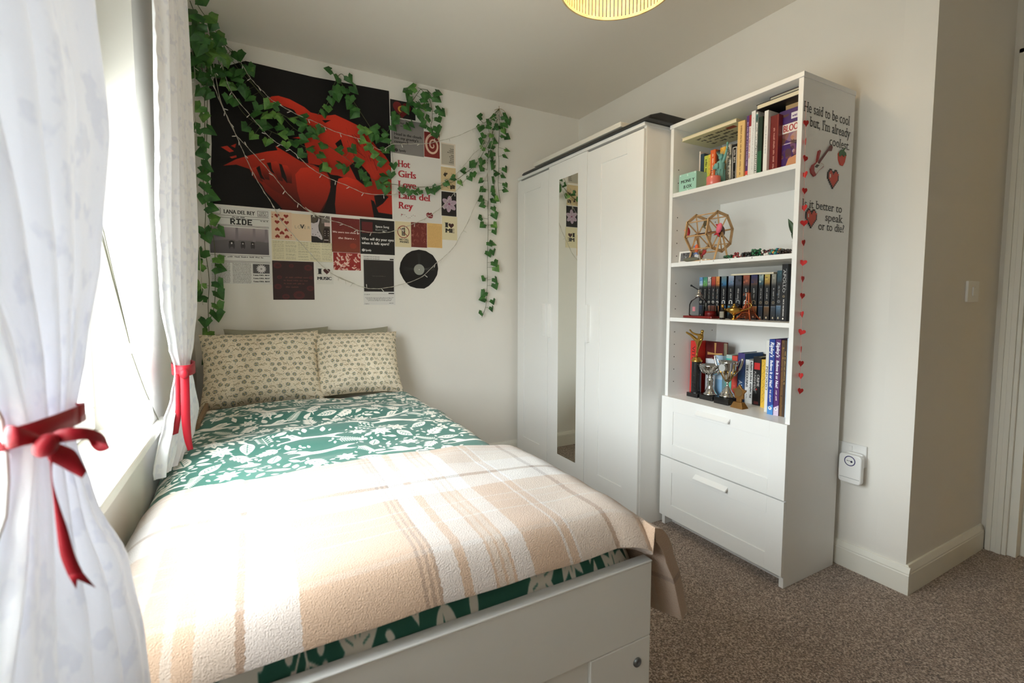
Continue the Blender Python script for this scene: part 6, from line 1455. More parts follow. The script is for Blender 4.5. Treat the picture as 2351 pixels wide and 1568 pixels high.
for _ in range(40): cv.ell(SR.uniform(.012, .088), SR.uniform(.010, .044), SR.uniform(.001, .005), SR.uniform(.001, .004), SR.choice(((40, 40, 42), (170, 170, 172), (206, 206, 206), (96, 96, 98))), .6, 0, 8)
b = MB(); b.T = Matrix.Translation((-.340, -1.272, Z2)) @ Matrix.Rotation(.12, 4, 'Y'); b.box(0, .0012, -.112, 0, 0, .054); b.m[5] = 1; b.uv[5] = [cv.uv(0, 0), cv.uv(0, .054), cv.uv(.112, .054), cv.uv(.112, 0)]
f = b.f[5]; b.uv[5] = [cv.uv(-(b.v[i][1]-b.v[2][1])*1.0, (b.v[i][2]-b.v[0][2])/1.0) for i in f]
tag(b.build('photo_card', [mat('card_white', (232, 230, 226), .6), cv.mat('grey_photo', .4)]), 'small black and white photograph in a white border leaning on the second shelf', 'photograph')
tag(MB().ball((-.358, -1.363, Z2+.0105), (.016, .044, .0105), 16, 8).build('grey_stone', mat('stone', (110, 108, 92), .8, bump=(60, .6, .003)), smooth=True), 'flat grey-green stone in front of the photograph', 'stone')
for k, (yy, xx) in enumerate(((-1.425, -.362), (-1.437, -.358), (-1.449, -.364))):
    tag(MB().ball((xx, yy, Z2+.004), (.006, .006, .004), 10, 6).build('shell', mat('shell', (226, 220, 206), .5), smooth=True), 'tiny white shell on the shelf edge right of the grey stone', 'shell', 'tiny shells')
def necklace(label, cy_, c, w, h, seed, xx=-.335):
    r = random.Random(seed); b = MB(); m = [mat('bead_%d_%d_%d' % q, q, .2, coat=.5) for q in c]; n = 44
    for k in range(n):
        a = 2*PI*k/n*2.0+r.uniform(-.1, .1); rad = .5+.5*r.random()
        b.ball((xx+.026*math.sin(a)*rad, cy_+w*math.cos(a)*rad, Z2+.0045+h*r.random()*(1-rad*.5)), r.uniform(.0042, .006), 7, 5, slot=k % len(m) if r.random() < .8 else 0)
    tag(b.build('bead_necklace', m, smooth=True), label, 'necklace', 'bead necklaces heaped on the second shelf')
necklace('green bead necklace at the left end of the bead heap', -1.553, ((20, 92, 54), (16, 60, 40)), .030, .014, 1)
necklace('red bead necklace in the bead heap behind the green beads', -1.592, ((150, 30, 36), (110, 24, 30), (226, 220, 210)), .030, .026, 2)
necklace('black bead necklace in the middle of the bead heap', -1.640, ((20, 20, 22), (40, 40, 44)), .032, .024, 3)
necklace('emerald bead necklace on top of the black beads', -1.668, ((24, 100, 62), (16, 74, 46)), .026, .034, 4)
necklace('black and white bead necklace right of the emerald beads', -1.718, ((18, 18, 20), (220, 216, 210), (90, 24, 30)), .030, .030, 5)
necklace('teal and amber bead necklace near the right end of the heap', -1.752, ((30, 130, 120), (206, 150, 60), (24, 40, 90)), .022, .030, 6)
necklace('dark brown bead necklace at the right end beside the plant pot', -1.786, ((46, 30, 24), (24, 22, 22)), .020, .022, 7)
pp = thing('potted_plant', 'small plant with fleshy green leaves in a white pot on the second shelf', 'potted plant', (-0.27, -1.805, Z2)); pc = (-0.27, -1.805, Z2)
MB().lathe([(0, 0), (.022, 0), (.026, .002), (.030, .05), (.0305, .054), (.027, .053), (.026, .046), (0, .045)], 24, pc).build('pot', M_plastic, pp, smooth=True)
def fleshy(base, tip, w):
    base, tip = Vector(base), Vector(tip); d = tip-base; L = d.length; d.normalize(); s_ = d.cross(Vector((1, 0, 0))).normalized(); b = MB(); vs = []; 
    for k in range(9):
        u = k/8; ww = w*math.sin(PI*min(1, .08+.92*u)**1.25)+.0008; p = base+d*L*u
        vs += [p-s_*ww, p+Vector((-.002, 0, 0)), p+s_*ww, p+Vector((.004, 0, 0))]
    fs = []
    for k in range(8):
        for j in range(4): fs.append((k*4+j, k*4+(j+1) % 4, k*4+4+(j+1) % 4, k*4+4+j))
    b._add(vs, fs); return b
M_succ = mat('fleshy_leaf', (78, 104, 78), .4, vary=(60, (56, 82, 58), .3, .7))
for ti, w in (((-.285, -1.762, 1.408), .0125), ((-.28, -1.790, 1.430), .0115), ((-.275, -1.770, 1.350), .009), ((-.26, -1.825, 1.41), .011), ((-.25, -1.815, 1.375), .010)):
    fleshy((-.27, -1.803, Z2+.045), ti, w).build('leaf', M_succ, pp, smooth=True)

# ---- third shelf: dark paperbacks, bottles, lamp, tower
G3 = 'dark paperbacks in a matching series on the third shelf'
def series(top, mid, art, emblem, ec, cols):
    def f(cv, t, h):
        cv.poly([(0, h*.78), (t, h*.78), (t, h), (0, h)], (mid, top)); cv.mottle(cols, 16, SR, t*.1, t*.26); cv.rect(0, t, h*.30, h*.78, (22, 24, 28)); cv.poly([(0, h*.72), (t, h*.72), (t, h*.82), (0, h*.82)], ((22, 24, 28), mid), .85)
        cv.poly([(0, 0), (t, 0), (t, h*.30), (0, h*.30)], ((18, 18, 20), art)); cv.rect(0, t, h*.295, h*.305, (190, 194, 196), .6); cv.mottle((art, (40, 38, 38)), 8, SR, t*.08, t*.2)
        cv.rect(0, t, h*.305, h*.36, (22, 24, 28)); vscribble(cv, t*.36, t*.28, h*.46, h*.70, (176, 174, 168))
        if emblem == 'o': cv.ring(t/2, h*.385, t*.23, t*.13, ec)
        elif emblem == 'w':
            P_ = [(t/2+t*.25*math.cos(a), h*.39+t*.27*math.sin(a)) for a in [(-.28+1.56*k/20)*PI for k in range(21)]]; cv.line(P_, t*.12, ec); cv.line([P_[0], (P_[0][0]+t*.16, P_[0][1]-t*.03)], t*.10, ec); cv.line([P_[-1], (P_[-1][0]-t*.16, P_[-1][1]-t*.03)], t*.10, ec)
        else:
            for rr in (.28, .15): cv.ring(t/2, h*.385, t*rr, t*.06, ec)
        cv.ell(t*.5, h*.055, t*.13, h*.022, (232, 222, 190)); cv.ell(t*.52, h*.055, t*.05, h*.012, (90, 80, 60))
    return f
LG, BRZ, GRY = (226, 222, 214), (150, 132, 104), (150, 150, 152)
SER = [(562, 622, (70, 130, 190), (196, 214, 226), (40, 60, 90), 'o', LG, ((20, 40, 70), (214, 226, 232)), 'blue and white top, leftmost'), (626, 697, (60, 130, 120), (120, 180, 90), (60, 60, 62), 'o', GRY, ((200, 226, 206), (40, 90, 150)), 'green top, second from the left'),
       (700, 762, (206, 204, 200), (150, 150, 152), (150, 90, 70), 'o', LG, ((40, 36, 40), (230, 228, 224)), 'white top, third from the left'), (766, 836, (190, 84, 50), (150, 40, 30), (150, 80, 60), 'o', LG, ((226, 140, 70), (110, 24, 22)), 'red top, fourth from the left'),
       (840, 905, (226, 160, 90), (190, 110, 50), (190, 120, 70), 'o', LG, ((90, 50, 30), (240, 196, 130)), 'orange top, fifth from the left'), (932, 1022, (120, 130, 126), (40, 110, 160), (30, 96, 160), 'w', LG, ((206, 170, 120), (60, 120, 160)), 'blue foot, above the small bottle'),
       (1050, 1146, (150, 160, 176), (96, 116, 146), (70, 130, 150), 'w', LG, ((206, 212, 222), (60, 76, 100)), 'pale storm top and teal foot'), (1166, 1278, (50, 54, 68), (70, 72, 86), (110, 108, 110), 'w', GRY, ((100, 100, 110), (40, 44, 56)), 'dark slate top and grey foot'),
       (1300, 1412, (160, 84, 60), (110, 60, 46), (196, 92, 50), 'w', LG, ((206, 120, 84), (80, 44, 36)), 'rust top and orange foot'), (1432, 1546, (32, 40, 92), (100, 66, 52), (206, 130, 76), 'w', BRZ, ((24, 32, 90), (60, 56, 80)), 'navy top, behind the tower'),
       (1566, 1646, (176, 186, 176), (50, 90, 104), (30, 50, 72), 's', BRZ, ((60, 70, 66), (206, 206, 190)), 'pale sky top, right of the tower tip'), (1662, 1756, (196, 176, 90), (150, 110, 50), (110, 78, 44), 's', BRZ, ((70, 56, 36), (226, 196, 90)), 'yellow top and brown foot'),
       (1778, 1862, (150, 146, 130), (110, 106, 98), (60, 70, 82), 's', BRZ, ((60, 60, 56), (206, 200, 184)), 'stone grey top')]
SY = [(-1.3133,-1.3338),(-1.3352,-1.3591),(-1.3601,-1.3805),(-1.3818,-1.4045),(-1.4058,-1.4265),(-1.435,-1.4629),(-1.4715,-1.5004),(-1.5063,-1.539),(-1.5453,-1.577),(-1.5825,-1.6137),(-1.6191,-1.6404),(-1.6446,-1.669),(-1.6747,-1.696)]
for (l_, r_, top, mid, art, em, ec, cols, desc), (ya_, yb_) in zip(SER, SY):
    book('dark series paperback on the third shelf, '+desc, -0.24, ya_, yb_+.0015, Z3, 1.2005, 0.13, (24, 25, 29), series(top, mid, art, em, ec, cols), G3)
book('taller teal and black paperback between the series and the black hardback', -0.235, *(-1.6944,-1.7143,1.2139)[:2], Z3, (-1.6944,-1.7143,1.2139)[2], 0.14, (34, 52, 60), series((40, 84, 96), (50, 70, 80), (90, 120, 146), 's', GRY, ((30, 50, 60), (80, 110, 120))), G3)
def apollo(cv, t, h):
    cv.mottle(((40, 40, 48), (30, 30, 36), (70, 70, 76)), 14, SR, t*.06, t*.2); cv.text('APOLLO', t*.22, h*.90, t*.40, (206, 204, 200), serif=True, rot=-PI/2, width=h*.40)
    vscribble(cv, t*.66, t*.16, h*.55, h*.92, (150, 150, 152)); cv.ring(t*.42, h*.435, t*.17, t*.06, BRZ); cv.ring(t*.42, h*.435, t*.08, t*.04, BRZ)
    cv.text('RICK RIORDAN', t*.34, h*.385, t*.20, (236, 232, 226), rot=-PI/2, bold=.05, width=h*.30); cv.ell(t*.42, h*.045, t*.11, h*.018, (236, 232, 226))
book('tall black hardback reading APOLLO at the right of the third shelf', -0.262, *(-1.7311,-1.7556,1.2369)[:2], Z3, (-1.7311,-1.7556,1.2369)[2], 0.17, (18, 18, 22), apollo, G3)
book('tall dark maroon book partly hidden behind the right side panel, third shelf', -0.185, (-1.7104,-1.7232,1.2413)[0], -1.822, Z3, 1.225, 0.12, (44, 18, 20), group=G3)
flat_book('thin cream-edged book lying on top of the dark paperback series', -0.245, -0.12, -1.686, -1.484, 1.2015, 1.2085, (230, 222, 200), 'books on the bookcase')
tag(MB().ball((-.272, -1.800, Z3+.017), (.016, .016, .016), 16, 10).build('green_ball', mat('matt_green', (96, 132, 72), .6), smooth=True), 'small matt green ball beside the tall black hardback', 'ball')
tag(boxob('red_case', mat('dark_red_lacquer', (116, 28, 26), .25, coat=.4), (-.345, -.262, -1.470, -1.312, Z3+.0002, Z3+.011), None, .002), 'flat dark red case under the glass bottle and the tumbler', 'case')
bt = thing('bell_bottle', 'clear bell-shaped bottle with a silver cap and a dark dropper', 'bottle', (-.305, -1.366, Z3+.011)); bc_ = (-.305, -1.366, Z3+.011)
MB().lathe([(0, 0), (.040, 0), (.042, .004), (.041, .05), (.034, .068), (.016, .080), (.013, .084), (.0, .085)], 28, bc_).build('body', M_clear, bt, smooth=True)
M_silver = mat('polished_silver', (206, 206, 204), .12, 1.0); M_gold = mat('polished_gold', (206, 164, 84), .2, 1.0)
MB().lathe([(.014, .084), (.020, .087), (.020, .094), (.011, .098), (.008, .112), (.006, .120), (0, .121)], 20, bc_).build('cap', M_silver, bt, smooth=True)
MB().tube([(-.305, -1.366, Z3+.128), (-.312, -1.330, Z3+.149)], .0028, 8).ball((-.3125, -1.328, Z3+.150), .005).build('dropper', M_black, bt, smooth=True)
boxob('label', mat('pink_label', (196, 120, 130), .6), (-.3495, -.3485, -1.385, -1.37, Z3+.032, Z3+.052), bt, 0)
tm = thing('tumbler', 'clear upturned glass tumbler with dark red inside on the red case', 'tumbler', (-.31, -1.436, Z3+.011)); tc_ = (-.31, -1.437, Z3+.0112)
MB().lathe([(.029, 0), (.0325, 0), (.028, .058), (.026, .061), (0, .062), (0, .059), (.025, .058), (.029, 0)], 24, tc_).build('glass_body', M_clear, tm, smooth=True)
MB().lathe([(0, 0), (.027, 0), (.0265, .022), (0, .022)], 24, tc_).build('filling', mat('dark_red_wax', (120, 24, 22), .3), tm, smooth=True)
pw = MB(); pw.T = Matrix.Translation((-.268, -1.498, Z3)) @ Matrix.Rotation(.55, 4, 'X'); pw.box(0, .016, -.012, .012, 0, .078); 
tag(pw.build('black_case', M_black, bevel=.004), 'black leather case leaning between the tumbler and the blue paperback', 'case')
sb = thing('small_bottle', 'tiny dark bottle with a gold stopper and a pale label beside the gold lamp', 'bottle', (-.335, -1.519, Z3)); sc_ = (-.335, -1.519, Z3)
MB().lathe([(0, 0), (.0115, 0), (.012, .003), (.012, .036), (.006, .044), (.006, .05), (0, .05)], 18, sc_).build('body', mat('dark_bottle', (26, 20, 18), .15), sb, smooth=True)
MB().lathe([(.0065, .05), (.0065, .064), (0, .065)], 14, sc_).build('stopper', M_gold, sb, smooth=True)
b = MB(); vs = []
for k in range(9):
    a = PI*.75+PI*.6*k/8
    for z in (.008, .034): vs.append((sc_[0]+.0123*math.cos(a), sc_[1]+.0123*math.sin(a), Z3+z))
b._add(vs, [(2*k, 2*k+2, 2*k+3, 2*k+1) for k in range(8)]); b.build('label', mat('bottle_label', (136, 130, 116), .6), sb)
gl = thing('oil_lamp', 'small gold oil lamp with a curled handle on the third shelf', 'oil lamp', (-.312, -1.558, Z3)); g0 = (-.312, -1.558, Z3)
MB().lathe([(0, 0), (.0135, 0), (.013, .003), (.005, .008), (.004, .018), (.010, .024), (.030, .034), (.036, .042), (.030, .049), (.012, .053), (0, .054)], 28, g0).build('body', M_gold, gl, smooth=True)
MB().lathe([(.012, .053), (.009, .058), (.005, .060), (.006, .064), (.002, .069), (0, .070)], 16, g0).build('lid', M_gold, gl, smooth=True)
MB().tube(spline([(-.312, -1.530, Z3+.038), (-.314, -1.517, Z3+.042), (-.316, -1.505, Z3+.047)], 6), [.008]+[.007]*3+[.006]*3+[.005]*4+[.0045]*2, 10).build('spout', M_gold, gl, smooth=True)
MB().tube(spline([(-.312, -1.586, Z3+.036), (-.312, -1.606, Z3+.043), (-.312, -1.628, Z3+.050), (-.312, -1.638, Z3+.062), (-.312, -1.630, Z3+.070), (-.312, -1.616, Z3+.066)], 6), .0026, 8).build('handle', M_gold, gl, smooth=True)
et = thing('tower_model', 'small copper-coloured lattice tower model on the third shelf', 'ornament', (-.272, -1.594, Z3)); M_cop = mat('copper', (176, 92, 58), .35, .8); ex, ey = -.272, -1.596
b = MB()
def tw(z): return .033*math.exp(-z*26)+.0022
for k in range(4):
    sx_, sy_ = ((1, 1), (1, -1), (-1, 1), (-1, -1))[k]; b.tube([(ex+sx_*tw(z), ey+sy_*tw(z), Z3+z) for z in [i*.006 for i in range(20)]], [max(.0012, .0034-.0001*i) for i in range(20)], 5)
b.build('leg_frame', M_cop, et)
b = MB()
for z in [i*.007+.006 for i in range(15)]:
    w0, w1 = tw(z), tw(z+.007); q0 = [(ex+a*w0, ey+c*w0, Z3+z) for a, c in ((1, 1), (1, -1), (-1, -1), (-1, 1))]; q1 = [(ex+a*w1, ey+c*w1, Z3+z+.007) for a, c in ((1, 1), (1, -1), (-1, -1), (-1, 1))]
    for k in range(4): b.tube([q0[k], q1[(k+1) % 4]], .0008, 3); b.tube([q0[(k+1) % 4], q1[k]], .0008, 3)
b.build('lattice', M_cop, et)
b = MB()
for z, t_ in ((.030, .003), (.062, .0025), (.112, .003)): w = tw(z)+.003; b.box(ex-w, ex+w, ey-w, ey+w, Z3+z, Z3+z+t_)
b.tube([(ex, ey, Z3+.112), (ex, ey, Z3+.128)], [.002, .0006], 6); b.build('platform', M_cop, et)

# ---- bottom shelf: trophies and books
M_marb = mat('black_marble', (24, 23, 24), .2, vary=(60, (70, 68, 66), .62, .75), coat=.3)
tr1 = thing('trophy', 'tall trophy with a gold kicking figure on a black column', 'trophy', (-.270, -1.335, Z4), 'trophies on the bottom shelf')
boxob('base', M_marb, (-.298, -.242, -1.367, -1.304, Z4, Z4+.020), tr1, .001)
MB().lathe([(0, .020), (.0225, .020), (.0225, .168), (0, .168)], 28, (-.270, -1.335, Z4)).build('column', M_marb, tr1, smooth=False)
MB().lathe([(.0245, .168), (.026, .171), (.024, .176), (.018, .184), (.016, .190), (0, .191)], 24, (-.270, -1.335, Z4)).build('collar', M_gold, tr1, smooth=True)
fx, y_, zz = -.270, 0, Z4
fig = bpy.data.meshes.new('figure')
J = [((fx, -1.334, Z4+.190), .006), ((fx, -1.335, Z4+.212), .0055), ((fx, -1.339, Z4+.230), .0068), ((fx, -1.346, Z4+.258), .0105),      # standing leg to pelvis
     ((fx-.002, -1.355, Z4+.274), .010), ((fx-.003, -1.361, Z4+.293), .012), ((fx-.003, -1.364, Z4+.302), .005), ((fx-.004, -1.366, Z4+.314), .0088), ((fx-.004, -1.367, Z4+.322), .006),   # belly, chest, neck, head
     ((fx-.006, -1.325, Z4+.278), .0082), ((fx-.006, -1.300, Z4+.294), .0062), ((fx-.006, -1.279, Z4+.302), .0048), ((fx-.006, -1.272, Z4+.306), .004),   # kicking leg
     ((fx-.012, -1.350, Z4+.297), .006), ((fx-.016, -1.332, Z4+.300), .005), ((fx-.016, -1.314, Z4+.308), .0042), ((fx-.016, -1.302, Z4+.320), .0038),    # arm flung back
     ((fx-.012, -1.372, Z4+.290), .006), ((fx-.018, -1.374, Z4+.276), .005), ((fx-.022, -1.362, Z4+.272), .0045)]      # bent arm
E_ = [(0, 1), (1, 2), (2, 3), (3, 4), (4, 5), (5, 6), (6, 7), (7, 8), (3, 9), (9, 10), (10, 11), (11, 12), (5, 13), (13, 14), (14, 15), (15, 16), (5, 17), (17, 18), (18, 19)]
og = ORIGIN[tr1.name]
fig.from_pydata([tuple(Vector(p)-og) for p, r in J], E_, []); fo = bpy.data.objects.new('figure', fig); COL.objects.link(fo); fo.parent = tr1
sk = fo.modifiers.new('skin', 'SKIN'); sk.use_smooth_shade = True
for i, (p, r_) in enumerate(J): fig.skin_vertices[0].data[i].radius = (r_, r_)
fig.skin_vertices[0].data[3].use_root = True; fig.materials.append(M_gold); q = fo.modifiers.new('smooth', 'SUBSURF'); q.levels = q.render_levels = 2; ORIGIN[fo.name] = og
tr2 = thing('trophy', 'silver bowl trophy on a black base, second from the left', 'trophy', (-.265, -1.410, Z4), 'trophies on the bottom shelf'); c2_ = (-.262, -1.409, Z4)
boxob('base', M_marb, (-.296, -.232, -1.449, -1.377, Z4, Z4+.022), tr2, .001)
MB().lathe([(0, .022), (.031, .022), (.031, .027), (.026, .032), (.018, .048), (.012, .064), (.014, .072), (.012, .080), (.015, .090), (.013, .098), (.008, .102), (.012, .108), (.010, .112)], 28, c2_).build('stem', M_silver, tr2, smooth=True)
b = MB(); b.lathe([(.010, .112), (.030, .120), (.044, .138), (.050, .158), (.0515, .163), (.048, .160), (.042, .140), (.028, .124), (0, .118)], 36, c2_)
b.build('bowl', M_silver, tr2, smooth=True)
b = MB()
for k in range(18):
    a = 2*PI*k/18
    for s_ in (-1, 1): b.tube([(c2_[0]+r_*math.cos(a+s_*d), c2_[1]+r_*math.sin(a+s_*d), Z4+z) for r_, z, d in ((.0335, .122, 0), (.0455, .139, .2), (.0505, .156, .42))], .0011, 4)
b.build('pierced_pattern', M_silver, tr2)
tr3 = thing('trophy', 'silver two-handled cup trophy with a round badge on a black base', 'trophy', (-.270, -1.503, Z4), 'trophies on the bottom shelf'); c3_ = (-.265, -1.502, Z4)
boxob('base', M_marb, (-.309, -.228, -1.541, -1.467, Z4, Z4+.029), tr3, .001)
MB().lathe([(0, .029), (.033, .029), (.033, .036), (.029, .038), (.029, .045), (.024, .050), (.018, .060), (.012, .070), (.006, .078), (.005, .090), (.008, .094)], 28, c3_).build('stem', M_silver, tr3, smooth=True)
MB().lathe([(.006, .094), (.016, .110), (.028, .132), (.034, .155), (.037, .182), (.040, .190), (.0375, .189), (.033, .160), (.024, .130), (0, .104)], 32, c3_).build('cup', M_silver, tr3, smooth=True)
b = MB()
for k in range(12): a = 2*PI*k/12; b.tube([(c3_[0]+r_*math.cos(a+.05*i), c3_[1]+r_*math.sin(a+.05*i), Z4+z) for i, (r_, z) in enumerate(((.009, .098), (.019, .114), (.029, .134), (.034, .150)))], .0016, 4)
b.build('fluting', M_gold, tr3, smooth=True)
for s_ in (1, -1):
    MB().tube(spline([(c3_[0], c3_[1]+s_*.030, Z4+.128), (c3_[0], c3_[1]+s_*.052, Z4+.150), (c3_[0], c3_[1]+s_*.066, Z4+.180), (c3_[0], c3_[1]+s_*.070, Z4+.206), (c3_[0], c3_[1]+s_*.056, Z4+.196), (c3_[0], c3_[1]+s_*.048, Z4+.176), (c3_[0], c3_[1]+s_*.036, Z4+.172)], 6), [.0022]*8+[.005]*12+[.0012]*4+[.0025]*13, 8).build('handle', M_silver, tr3, smooth=True)
MB().lathe([(0, -.0405), (.016, -.0405), (.0165, -.038), (.015, -.036), (0, -.036)], 24, (c3_[0]+.0, c3_[1], Z4+.162), 'x').build('badge', mat('badge_enamel', (206, 208, 208), .25, .3), tr3)
tr4 = thing('star_award', 'small bronze star award at the front of the bottom shelf', 'trophy', (-.298, -1.588, Z4), 'trophies on the bottom shelf'); M_brz = mat('bronze', (150, 110, 62), .4, .8)
b = MB(); b._add([(-.318, -1.617, Z4), (-.318, -1.557, Z4), (-.276, -1.557, Z4), (-.276, -1.617, Z4), (-.310, -1.606, Z4+.026), (-.310, -1.568, Z4+.026), (-.288, -1.568, Z4+.026), (-.288, -1.606, Z4+.026)], [(3, 2, 1, 0), (4, 5, 6, 7), (0, 1, 5, 4), (1, 2, 6, 5), (2, 3, 7, 6), (3, 0, 4, 7)]); b.build('base', M_brz, tr4, .001)
b = MB(); P_ = []
for k in range(10): a = PI/2+2*PI*k/10; r_ = .034 if k % 2 == 0 else .021; P_.append((-1.588+r_*math.cos(a), Z4+.068+r_*math.sin(a)))
b.prism(P_, lambda a, c, d: (d, a, c), -.304, -.294); b.box(-.303, -.295, -1.600, -1.576, Z4+.024, Z4+.05); b.build('star', M_brz, tr4, .001)
MB().lathe([(0, -.3055), (.0165, -.3055), (.0175, -.304), (0, -.304)], 24, (0, -1.588, Z4+.067), 'x').build('disc', mat('bronze_disc', (126, 100, 64), .5, .7), tr4)
G4 = 'books on the bottom shelf'
book('bright red book reading VITHI, leftmost behind the trophies', -0.238, -1.270, -1.303, Z4, .894, 0.066, (206, 44, 36), lambda cv, t, h: cv.text('VITHI', t*.28, h*.90, t*.5, (60, 14, 12), serif=True, rot=-PI/2, width=h*.34), G4)
bb = thing('book', 'dark red hardback with a gold cross, facing out behind the trophies', 'book', (-.15, -1.335, Z4), G4); cv = Canvas(0, .132, 0, .258, 1800, (92, 22, 24)); GD = (196, 154, 92)
cv.poly([(.080, .255), (.092, .255), (.088, .20), (.088, .12), (.092, .02), (.080, .02), (.084, .12), (.084, .20)], GD); cv.poly([(.042, .208), (.042, .194), (.084, .198), (.126, .194), (.126, .208), (.084, .204)], GD)
b = MB(); b.box(-.168, -.166, -1.402, -1.270, Z4, .890); b.m[5] = 1; b.uv[5] = [cv.uv(-1.270-b.v[i][1], b.v[i][2]-Z4) for i in b.f[5]]; b.box(-.138, -.136, -1.402, -1.270, Z4, .890); b.box(-.166, -.138, -1.272, -1.270, Z4, .890)
b.build('cover', [mat('cover_92_22_24', (92, 22, 24), .45), cv.mat('cross_cover', .45)], bb); MB().box(-.166, -.138, -1.399, -1.272, Z4+.002, .886).build('pages', M_page, bb)
book('white-covered book behind the silver bowl trophy', -0.215, *(-1.3419,-1.3967,0.8137)[:2], Z4, (-1.3419,-1.3967,0.8137)[2], 0.044, (214, 216, 222), group=G4)
book('pale blue book behind the two silver trophies', -0.215, *(-1.3976,-1.4352,0.8341)[:2], Z4, (-1.3976,-1.4352,0.8341)[2], 0.045, (176, 204, 228), lambda cv, t, h: cv.rect(0, t, 0, h*.45, (130, 176, 214)), G4)
def mint(cv, t, h): cv.rect(0, t, h*.70, h*.92, (80, 190, 176)); cv.rect(0, t, h*.2, h*.5, (96, 186, 158)); cv.rect(0, t, 0, h*.06, (206, 200, 180))
book('mint green patterned book behind the two-handled cup', -0.19, *(-1.4173,-1.465,0.84)[:2], Z4, (-1.4173,-1.465,0.84)[2], 0.13, (176, 198, 190), mint, G4)
book('coral red book right of the two-handled cup', -0.19, *(-1.4669,-1.4929,0.838)[:2], Z4, (-1.4669,-1.4929,0.838)[2], 0.13, (216, 76, 62), lambda cv, t, h: cv.rect(0, t, h*.55, h*.8, (150, 130, 130)), G4)
def ande(cv, t, h): cv.poly([(0, h*.55), (t, h*.55), (t, h), (0, h)], ((40, 76, 130), (70, 56, 120))); cv.text('ANDE', t*.2, h*.44, t*.5, (206, 214, 224), serif=True, rot=-PI/2, width=h*.32)
book('blue book with a purple top behind the bronze star', -0.185, *(-1.4915,-1.5269,0.8539)[:2], Z4, (-1.4915,-1.5269,0.8539)[2], 0.13, (38, 74, 120), ande, G4)
book('white paperback reading THE COUSINS', -0.178, *(-1.5271,-1.5454,0.8269)[:2], Z4, (-1.5271,-1.5454,0.8269)[2], 0.125, (230, 230, 228), lambda cv, t, h: (cv.text('THE COUSINS', t*.2, h*.88, t*.55, (30, 30, 30), rot=-PI/2, bold=.06, width=h*.52), vscribble(cv, t*.35, t*.25, h*.1, h*.3, (120, 120, 120))), G4)
book('white paperback with heavy black lettering right of the cousins one', -0.178, *(-1.5462,-1.5636,0.8246)[:2], Z4, (-1.5462,-1.5636,0.8246)[2], 0.125, (232, 232, 230), vs_((24, 24, 24), .55, .12, .97), G4)
def crime(cv, t, h): cv.rect(t*.12, t*.88, h*.74, h*.88, (206, 40, 40)); cv.text('CRIME', t*.55, h*.64, t*.28, (236, 232, 228), serif=True, rot=-PI/2, width=h*.25); cv.text('PUNISHMENT', t*.14, h*.70, t*.26, (206, 202, 198), serif=True, rot=-PI/2, width=h*.42); cv.ell(t*.5, h*.33, t*.10, h*.02, (170, 40, 40)); cv.rect(t*.2, t*.8, h*.02, h*.08, (96, 40, 40))
book('black book reading CRIME and PUNISHMENT under a red square', -0.188, *(-1.5711,-1.6074,0.8454)[:2], Z4, (-1.5711,-1.6074,0.8454)[2], 0.13, (20, 18, 18), crime, G4)
def yel(cv, t, h):
    for k in range(6): cv.line([(t*.2, h*(.1+.15*k)), (t*.8, h*(.17+.15*k)), (t*.3, h*(.22+.15*k))], t*.05, (150, 110, 40))
book('yellow book with thin curling lines on the bottom shelf', -0.205, *(-1.6216,-1.6427,0.8397)[:2], Z4, (-1.6216,-1.6427,0.8397)[2], 0.14, (226, 182, 62), yel, G4)
book('white book reading PINOKIO left of the blue annual', -0.262, *(-1.6773,-1.69,0.9296)[:2], Z4, (-1.6773,-1.69,0.9296)[2], 0.20, (226, 224, 216), lambda cv, t, h: cv.text('PINOKIO', t*.15, h*.64, t*.65, (40, 38, 36), serif=True, rot=-PI/2, width=h*.34), G4)
def rip(c2): 
    def f(cv, t, h):
        cv.poly([(0, 0), (t, 0), (t, h*.14), (0, h*.10)], c2); cv.text("Ripley's", t*.22, h*.965, t*.62, (240, 240, 244), rot=-PI/2, bold=.06, slant=.2, width=h*.20); cv.text('Believe It or Not!', t*.24, h*.725, t*.5, (240, 240, 244), rot=-PI/2, bold=.07, slant=.12, width=h*.36)
        vscribble(cv, t*.3, t*.35, h*.15, h*.33, (236, 226, 214)); cv.ell(t*.5, h*.085, t*.30, t*.30, (240, 240, 244)); cv.text('R', t*.36, h*.078, t*.28, (40, 44, 120), bold=.06)
    return f
book('blue annual with white slanting lettering on the bottom shelf', -0.292, *(-1.7099,-1.7333,0.9373)[:2], Z4, (-1.7099,-1.7333,0.9373)[2], 0.23, (36, 66, 150), rip((70, 140, 206)), G4)
book('purple annual with white slanting lettering on the bottom shelf', -0.288, *(-1.7316,-1.7548,0.9388)[:2], Z4, (-1.7316,-1.7548,0.9388)[2], 0.23, (84, 42, 110), rip((206, 190, 214)), G4)
def goldp(cv, t, h):
    cv.mottle(((186, 140, 66), (140, 96, 44), (60, 40, 26)), 26, SR, t*.12, t*.3); cv.rect(t*.5, t, 0, h, (64, 46, 34)); vscribble(cv, t*.62, t*.2, h*.42, h*.86, (206, 170, 96))
book('gold and brown patterned book right of the purple annual', -0.283, *(-1.7526,-1.7767,0.9376)[:2], Z4, (-1.7396,-1.7639,0.9358)[2], 0.21, (110, 78, 40), goldp, G4)
book('pale blue book half hidden behind the right side panel, bottom shelf', -0.284, (-1.7779,-1.7853,0.969)[0], -1.802, Z4, .945, 0.22, (196, 214, 232), group=G4)
book('tall white book standing behind the two annuals', -0.058, -1.66, -1.79, Z4, .93, 0.011, (232, 230, 226), group=G4)
book('black hardback standing face out behind the white paperbacks', -0.052, -1.45, -1.60, Z4, .845, 0.005, (22, 21, 22), group=G4)

